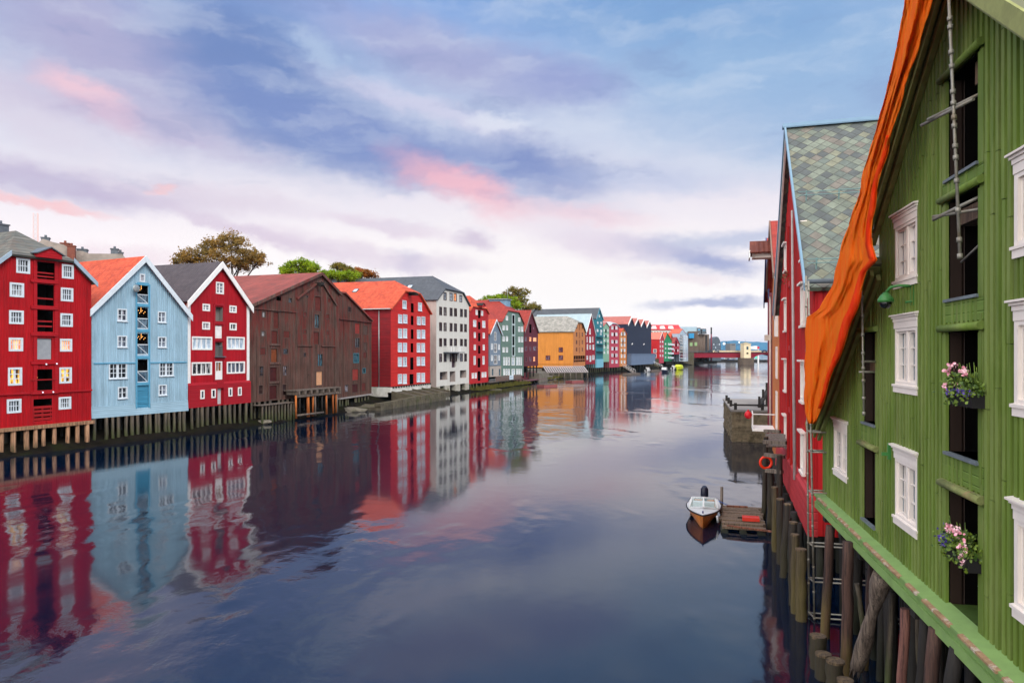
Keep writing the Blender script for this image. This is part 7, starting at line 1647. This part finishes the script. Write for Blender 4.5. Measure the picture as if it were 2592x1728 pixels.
# ------------------------------------------------------------------ river, banks, hills
mb = MB(); mb.face([(-3000, -60, 0), (3000, -60, 0), (8000, 7500, 0), (-8000, 7500, 0)]); tag(mb.build('water', water_mat(), None, fix=False), kind='structure')
mb = MB(); mb.face([(-3000, -60, -1.4), (3000, -60, -1.4), (8000, 7500, -1.4), (-8000, 7500, -1.4)]); tag(mb.build('riverbed', paint('river_mud', (30, 28, 24), .2, .9, .5), None, fix=False), kind='structure')
MUD = paint('mossy_mud', (26, 23, 19), .4, .85, .9, bump=.05, c2=(30, 34, 17), patch=.8, spec=.04)
def bank(name, line, rows, mat, inward, seed, step=1.2):
    rnd = random.Random(seed); pts = []
    for (a, b) in zip(line, line[1:]):
        A, B = Vector(a), Vector(b); n = max(1, int((B - A).length / (step if A.y < 130 else step * 4)))
        pts += [A.lerp(B, k / n) for k in range(n)]
    pts.append(Vector(line[-1])); mb = MB(); grid_ = []
    for i, p in enumerate(pts):
        d = (pts[min(i + 2, len(pts) - 1)] - pts[max(i - 2, 0)]).normalized(); nn = Vector((-d.y, d.x)) if inward > 0 else Vector((d.y, -d.x)); row = []
        for (o_, z) in rows:
            jit = 0 if abs(o_) > 20 else mnoise.noise(Vector((i * .37, o_ * .8, seed))) * .5; q = p + nn * (o_ + jit * .8); row.append((q.x, q.y, z + (mnoise.noise(Vector((i * .5, o_, seed + 5))) * .28 if z > -1 and abs(o_) < 20 else 0)))
        grid_.append(row)
    for i in range(len(grid_) - 1):
        for j in range(len(rows) - 1): mb.face([grid_[i][j], grid_[i + 1][j], grid_[i + 1][j + 1], grid_[i][j + 1]], 0, False)
    return tag(mb.build(name, mat, None, fix=False), kind='structure')
LBANK = [(-52, 26), (-40.2, 53.9), (-36.4, 61.8), (-32.2, 70.4), (-28.9, 79), (-23.3, 97), (-19.2, 112), (-14.8, 126.8), (-9.1, 146), (-5.4, 158), (.2, 177), (6.5, 198), (19.3, 240), (27.5, 268), (37, 289), (46.8, 311), (70.5, 364), (90, 410), (118, 470), (121, 489)]
bank('riverbank', LBANK, [(-3.2, -1.3), (-2.0, -.35), (-1.0, .08), (-.2, .38), (.8, .65), (2.0, 1.0), (4.0, 1.5), (5.0, 2.4), (60, 3.0), (160, 3.0)], MUD, 1, 3)
RBANK = [(5.9, 2), (7.4, 10), (9.9, 22), (10.9, 26), (15.6, 41.5), (18.6, 50.5), (21.8, 60), (25.5, 64), (28, 84), (60, 170), (108, 290), (200, 500)]
bank('riverbank', RBANK, [(.8, -1.3), (1.8, -.6), (2.6, -.1), (3.6, .4), (4.6, 1.2), (5.0, 2.2), (40, 3.0), (150, 3.0)], MUD, -1, 8)
mb = MB(); mb.face([(-120, 480, 2.6), (121, 489, 2.6), (150, 560, 2.6), (176, 610, 2.6), (150, 700, 2.6), (-200, 720, 2.6)]); mb.face([(121, 489, 2.6), (121, 489, -1.3), (150, 560, -1.3), (150, 560, 2.6)]); mb.face([(150, 560, 2.6), (150, 560, -1.3), (176, 610, -1.3), (176, 610, 2.6)]); tag(mb.build('ground', MUD, None, fix=False), kind='structure')
# rocks and tufts on the left shore
def rock(px, py, d, s, label, mat):
    p = unproj(px, py, d); rnd = random.Random(int(px)); bm = bmesh.new(); bmesh.ops.create_icosphere(bm, subdivisions=2, radius=s)
    for v in bm.verts: v.co *= 1 + .5 * mnoise.noise(v.co * 1.3 / s + Vector((px, 0, 0))); v.co.z *= .45; v.co.x *= 1.6
    me = bpy.data.meshes.new('rock'); bm.to_mesh(me); bm.free(); me.materials.append(mat); o = bpy.data.objects.new('rock', me); C.objects.link(o); o.location = p; return tag(o, label, 'rock', 'rocks on the left shore')
rock(895, 1040, 97, 1.2, 'large pale boulder on the shore below the brown annexe', CONC)
rock(940, 1030, 103, 1.0, 'dark mossy rock left of the stone quay wall', STONE)
rock(1255, 990, 155, 1.2, 'mossy rock on the shore below the narrow scarlet warehouse', STONE)
rock(665, 1068, 80, .6, 'small rock at the foot of the walkway posts by the brown warehouse', CONC)
mb = MB(); rnd = random.Random(2)
for (X0, d0, X1, d1, n) in ((-8.5, 147, 3, 182, 900), (8, 205, 20, 245, 300)):
    for _ in range(n):
        t = rnd.random(); c = Vector((X0 + (X1 - X0) * t + rnd.uniform(-.3, 2.2), d0 + (d1 - d0) * t + rnd.uniform(-.8, .2), .25)); h = rnd.uniform(.3, 1.1); w = rnd.uniform(.05, .12); lx, ly = rnd.uniform(-.5, .5), rnd.uniform(-.4, .2)
        mb.face([c + Vector((-w, 0, 0)), c + Vector((w, 0, 0)), c + Vector((lx, ly, h))])
tag(mb.build('shore_grass', paint('shore_weed', (84, 84, 34), .3, .9, 2, c2=(120, 104, 50), patch=.8), None, fix=False), 'yellowish weeds on the shore below the scarlet warehouse', 'weeds', kind='stuff')
mb = MB(); mb.box(100, 640, -1.3, 262, 660, 1.7); tag(mb.build('ground', paint('dark_mole', (42, 40, 38), .3, .9, .2), None, fix=False), kind='structure')
# hills
def hills(name, prof, d, mat):
    mb = MB(); n = len(prof)
    for (a, b) in zip(prof, prof[1:]):
        for s_ in range(6):
            xa = a[0] + (b[0] - a[0]) * s_ / 6; xb = a[0] + (b[0] - a[0]) * (s_ + 1) / 6
            ya = a[1] + (b[1] - a[1]) * s_ / 6 + 1.0 * mnoise.noise(Vector((xa * .06, 0, 0))); yb_ = a[1] + (b[1] - a[1]) * (s_ + 1) / 6 + 1.0 * mnoise.noise(Vector((xb * .06, 0, 0)))
            A, B = unproj(xa, ya, d), unproj(xb, yb_, d); fa, fb = Vector((A.x * .93, d * .93, -1)), Vector((B.x * .93, d * .93, -1)); ma, mb_ = Vector((A.x * .96, d * .96, A.z * .62)), Vector((B.x * .96, d * .96, B.z * .62)); ra, rb_ = Vector((A.x, d + 900, -1)), Vector((B.x, d + 900, -1))
            mb.face([fa, fb, mb_, ma], 0, True); mb.face([ma, mb_, B, A], 0, True); mb.face([A, B, rb_, ra], 0, True)
    return tag(mb.build(name, mat, None), kind='structure')
hills('hills', [(1500, 880), (1700, 876), (1790, 872), (1830, 863), (1860, 861.5), (1895, 865), (1915, 864.5), (1945, 867), (2050, 868), (2300, 866), (2700, 872)], 6500, paint('blue_hazed_forest', (34, 92, 122), .1, .9, .004))  # forest colour tinted blue: distance haze put into the paint

# ------------------------------------------------------------------ plaster block and mast behind the red warehouse, trees
H = House('plaster_building', 'old grey plastered building with chimneys behind the left red warehouse', 'building', Z1, 190, 84, 792, 88)
mb = MB(); pr = [(0, 2), (H.w, 2)]
prof_px = [(790, 305), (768, 280), (560, 278), (520, 262), (470, 258), (440, 245), (400, 222), (330, 205), (270, 185), (235, 215), (190, 205)]
pr = [(H.uz(792, 300)[0], 2.5)] + [H.uz(x, y) for x, y in prof_px] + [(0, 2.5)]
mb.prism(pr, 'y', 0, 12); H.rf = mb.build('wall', PLAST, H.o)
for (x, y0, y1, w_) in ((275, 168, 200, .8), (400, 204, 228, .9), (510, 243, 266, 1.1), (716, 240, 276, .8), (752, 262, 282, .6), (455, 232, 340, .8)):
    u, zt = H.uz(x, y0); z0 = H.uz(x, y1)[1]; H.chimney(u, 1.2 if x != 455 else -.45, z0 - .5, zt, BRICK if x in (455, 400) else LEAD, w_, w_)
p = unproj(93, 610, 110); o = empty('lattice_mast', (p.x, p.y, 3)); tag(o, 'slender pale red and white lattice mast behind the plastered building', 'mast')
zt = unproj(93, 540, 110).z - 3; mb = MB()
for (x, y) in ((-.35, -.3), (.35, -.3), (0, .35)): mb.tube([(x, y, 0), (x, y, zt)], .03, 5)
n = int(zt / .7)
for k in range(n):
    z0, z1 = zt * k / n, zt * (k + 1) / n; v = [(-.35, -.3), (.35, -.3), (0, .35)]
    for i in range(3): a, b = v[i], v[(i + 1) % 3]; mb.tube([(a[0], a[1], z0), (b[0], b[1], z1)], .018, 4)
mb.build('lattice', paint('mast_paint', (206, 160, 150), .1, .6, 1), o)

def leafcol(name, a, b, c_):
    m, T, p = newmat(name); tc = T.n('ShaderNodeTexCoord')
    n1 = T.n('ShaderNodeTexNoise', {'Vector': tc.outputs['Object'], 'Scale': .55, 'Detail': 3.0}); n2 = T.n('ShaderNodeTexNoise', {'Vector': tc.outputs['Object'], 'Scale': 5.0, 'Detail': 2.0})
    cc = T.mix(T.rng(n1.outputs['Fac'], .4, .6), lin(a), lin(b)); cc = T.mix(T.m('MULTIPLY', T.rng(n2.outputs['Fac'], .45, .65), .7), cc, lin(c_))
    T.set(p, 'Base Color', cc); p.inputs['Roughness'].default_value = .7; p.inputs['Specular IOR Level'].default_value = .15
    tr = T.n('ShaderNodeBsdfTranslucent', {0: cc}); mx = T.n('ShaderNodeMixShader', {0: .3, 1: p, 2: tr})
    for nd in list(T.t.nodes):
        if nd.type == 'OUTPUT_MATERIAL': T.t.nodes.remove(nd)
    T.n('ShaderNodeOutputMaterial', {0: mx}); return m
BARK = wood('tree_bark', (74, 62, 52), (48, 40, 34))
def tree(px, d, lobes, label, mat, nleaf, leaf=.22, zg=3.0, seed=1, bare=0.0):
    """lobes: photo (x, y, rx, ry) of the clumps the crown is made of"""
    rnd = random.Random(seed); g = ground_pt(px, d); o = empty('tree', (g.x, g.y, zg)); tag(o, label, 'tree')
    L = []
    for (x, y, rx, ry) in lobes:
        dd = d + rnd.uniform(-2, 2); p = unproj(x, y, dd); L.append((Vector((p.x - g.x, p.y - g.y, p.z - zg)), rx / F * d, ry / F * d))
    fork = Vector((0, 0, min(l[0].z for l in L) * .62)); mb = MB()
    mb.tube([(0, 0, -.5), fork * .5 + Vector((.1, 0, 0)), fork], [.55, .42, .34], 10)
    twig = []
    for (c, rx, rz) in L:
        m_ = fork.lerp(c, .5) + Vector((rnd.uniform(-.5, .5), rnd.uniform(-.5, .5), .4)); mb.tube([fork, m_, c], [.24, .14, .06], 7)
        for _ in range(11):
            t = Vector((rnd.gauss(0, 1), rnd.gauss(0, 1), rnd.gauss(.35, .8))).normalized(); q = c + Vector((t.x * rx, t.y * rx, t.z * rz)) * rnd.uniform(.75, 1.12); s_ = c.lerp(m_, rnd.uniform(0, .6)); k = s_.lerp(q, .55) + Vector((rnd.uniform(-.2, .2), rnd.uniform(-.2, .2), rnd.uniform(-.1, .3)))
            mb.tube([s_, k, q], [.05, .03, .012], 5); twig.append((k, q))
    mb.build('trunk', BARK, o)
    lf = MB(); clus = []
    for (c, rx, rz) in L:
        for _ in range(max(4, int(26 * rx * rz / 4))):
            t = Vector((rnd.gauss(0, 1), rnd.gauss(0, 1), rnd.gauss(.1, 1))).normalized() * rnd.random() ** .45; clus.append((c + Vector((t.x * rx, t.y * rx, t.z * rz)), rnd.uniform(.35, .8)))
    for (k, q) in twig: clus.append((q, rnd.uniform(.2, .5))) if rnd.random() > bare else None
    wsum = sum(r * r for _, r in clus)
    for (c, r) in clus:
        for _ in range(max(3, int(nleaf * r * r / wsum))):
            q = c + Vector((rnd.gauss(0, r * .58), rnd.gauss(0, r * .58), rnd.gauss(0, r * .45))); nr = Vector((rnd.gauss(0, 1), rnd.gauss(0, 1), rnd.gauss(.5, 1))).normalized(); a = nr.orthogonal().normalized(); b = nr.cross(a); th = rnd.uniform(0, 6.28); a, b = a * math.cos(th) + b * math.sin(th), b * math.cos(th) - a * math.sin(th); s_ = leaf * rnd.uniform(.6, 1.3)
            lf.face([q - a * s_, q + b * s_ * .5, q + a * s_, q - b * s_ * .5])
    lf.build('crown', mat, o, fix=False); return o
BRL = leafcol('rusty_leaf', (140, 112, 56), (112, 100, 54), (166, 128, 64)); LIME = leafcol('lime_leaf', (128, 156, 26), (96, 128, 26), (168, 182, 44)); OLV = leafcol('olive_leaf', (120, 108, 42), (98, 104, 42), (154, 124, 50)); ORL = leafcol('orange_leaf', (156, 92, 34), (124, 84, 38), (180, 112, 44))
tree(570, 112, [(500, 640, 28, 18), (540, 625, 30, 22), (585, 615, 36, 26), (620, 640, 34, 24), (655, 660, 30, 18), (560, 655, 46, 24), (470, 650, 14, 12), (610, 668, 50, 20), (500, 665, 26, 16)], 'big rusty brown autumn tree behind the black roofed and brown warehouses', BRL, 13000, .17, seed=3)
tree(462, 112, [(455, 645, 16, 14), (472, 660, 20, 14), (448, 662, 10, 8)], 'sparse brown tree at the left side of the big autumn tree', BRL, 900, .2, seed=14, bare=.5)
tree(757, 130, [(735, 678, 22, 16), (765, 672, 26, 14), (785, 684, 24, 14), (722, 688, 16, 10), (755, 690, 40, 12)], 'rounded lime green tree above the rusty warehouse roof', LIME, 9000, .19, seed=5)
tree(850, 140, [(830, 694, 22, 9), (860, 698, 26, 9), (882, 700, 26, 9)], 'low lime green tree between the brown gable and the orange roof', LIME, 5000, .2, seed=6)
tree(870, 146, [(858, 675, 14, 8), (875, 682, 20, 14), (850, 672, 8, 5), (890, 692, 20, 10)], 'olive tree with thin left branches behind the brown gable', OLV, 3600, .19, seed=7)
tree(925, 150, [(915, 692, 18, 12), (935, 698, 20, 10), (900, 700, 16, 9)], 'orange autumn tree above the flat dark roof', ORL, 4200, .2, seed=8)
tree(1262, 205, [(1240, 758, 20, 9), (1262, 756, 24, 11), (1285, 764, 26, 12), (1225, 762, 12, 6), (1300, 772, 24, 10)], 'lime green tree behind the red roof of the grey green warehouse', LIME, 6000, .26, seed=9)
tree(1305, 215, [(1285, 746, 14, 10), (1305, 738, 18, 12), (1325, 742, 18, 12), (1318, 760, 22, 12), (1345, 774, 22, 8), (1362, 778, 12, 6), (1300, 760, 20, 12), (1330, 778, 28, 8)], 'tall olive brown tree beside the lime green one above the grey green warehouse', OLV, 6000, .25, seed=10, bare=.3)

# ------------------------------------------------------------------ the air
m = bpy.data.materials.new('air'); m.use_nodes = True; T = NT(m.node_tree)
pv = T.n('ShaderNodeVolumePrincipled', {'Color': (0.45, 0.74, 1.0), 'Density': 4.0e-5, 'Anisotropy': 0.2}); o_ = T.n('ShaderNodeOutputMaterial'); T.t.links.new(pv.outputs[0], o_.inputs['Volume'])
mb = MB(); mb.box(-9500, -70, -2.6, 9500, 7600, 135); tag(mb.build('haze', m, None, fix=False), kind='stuff')
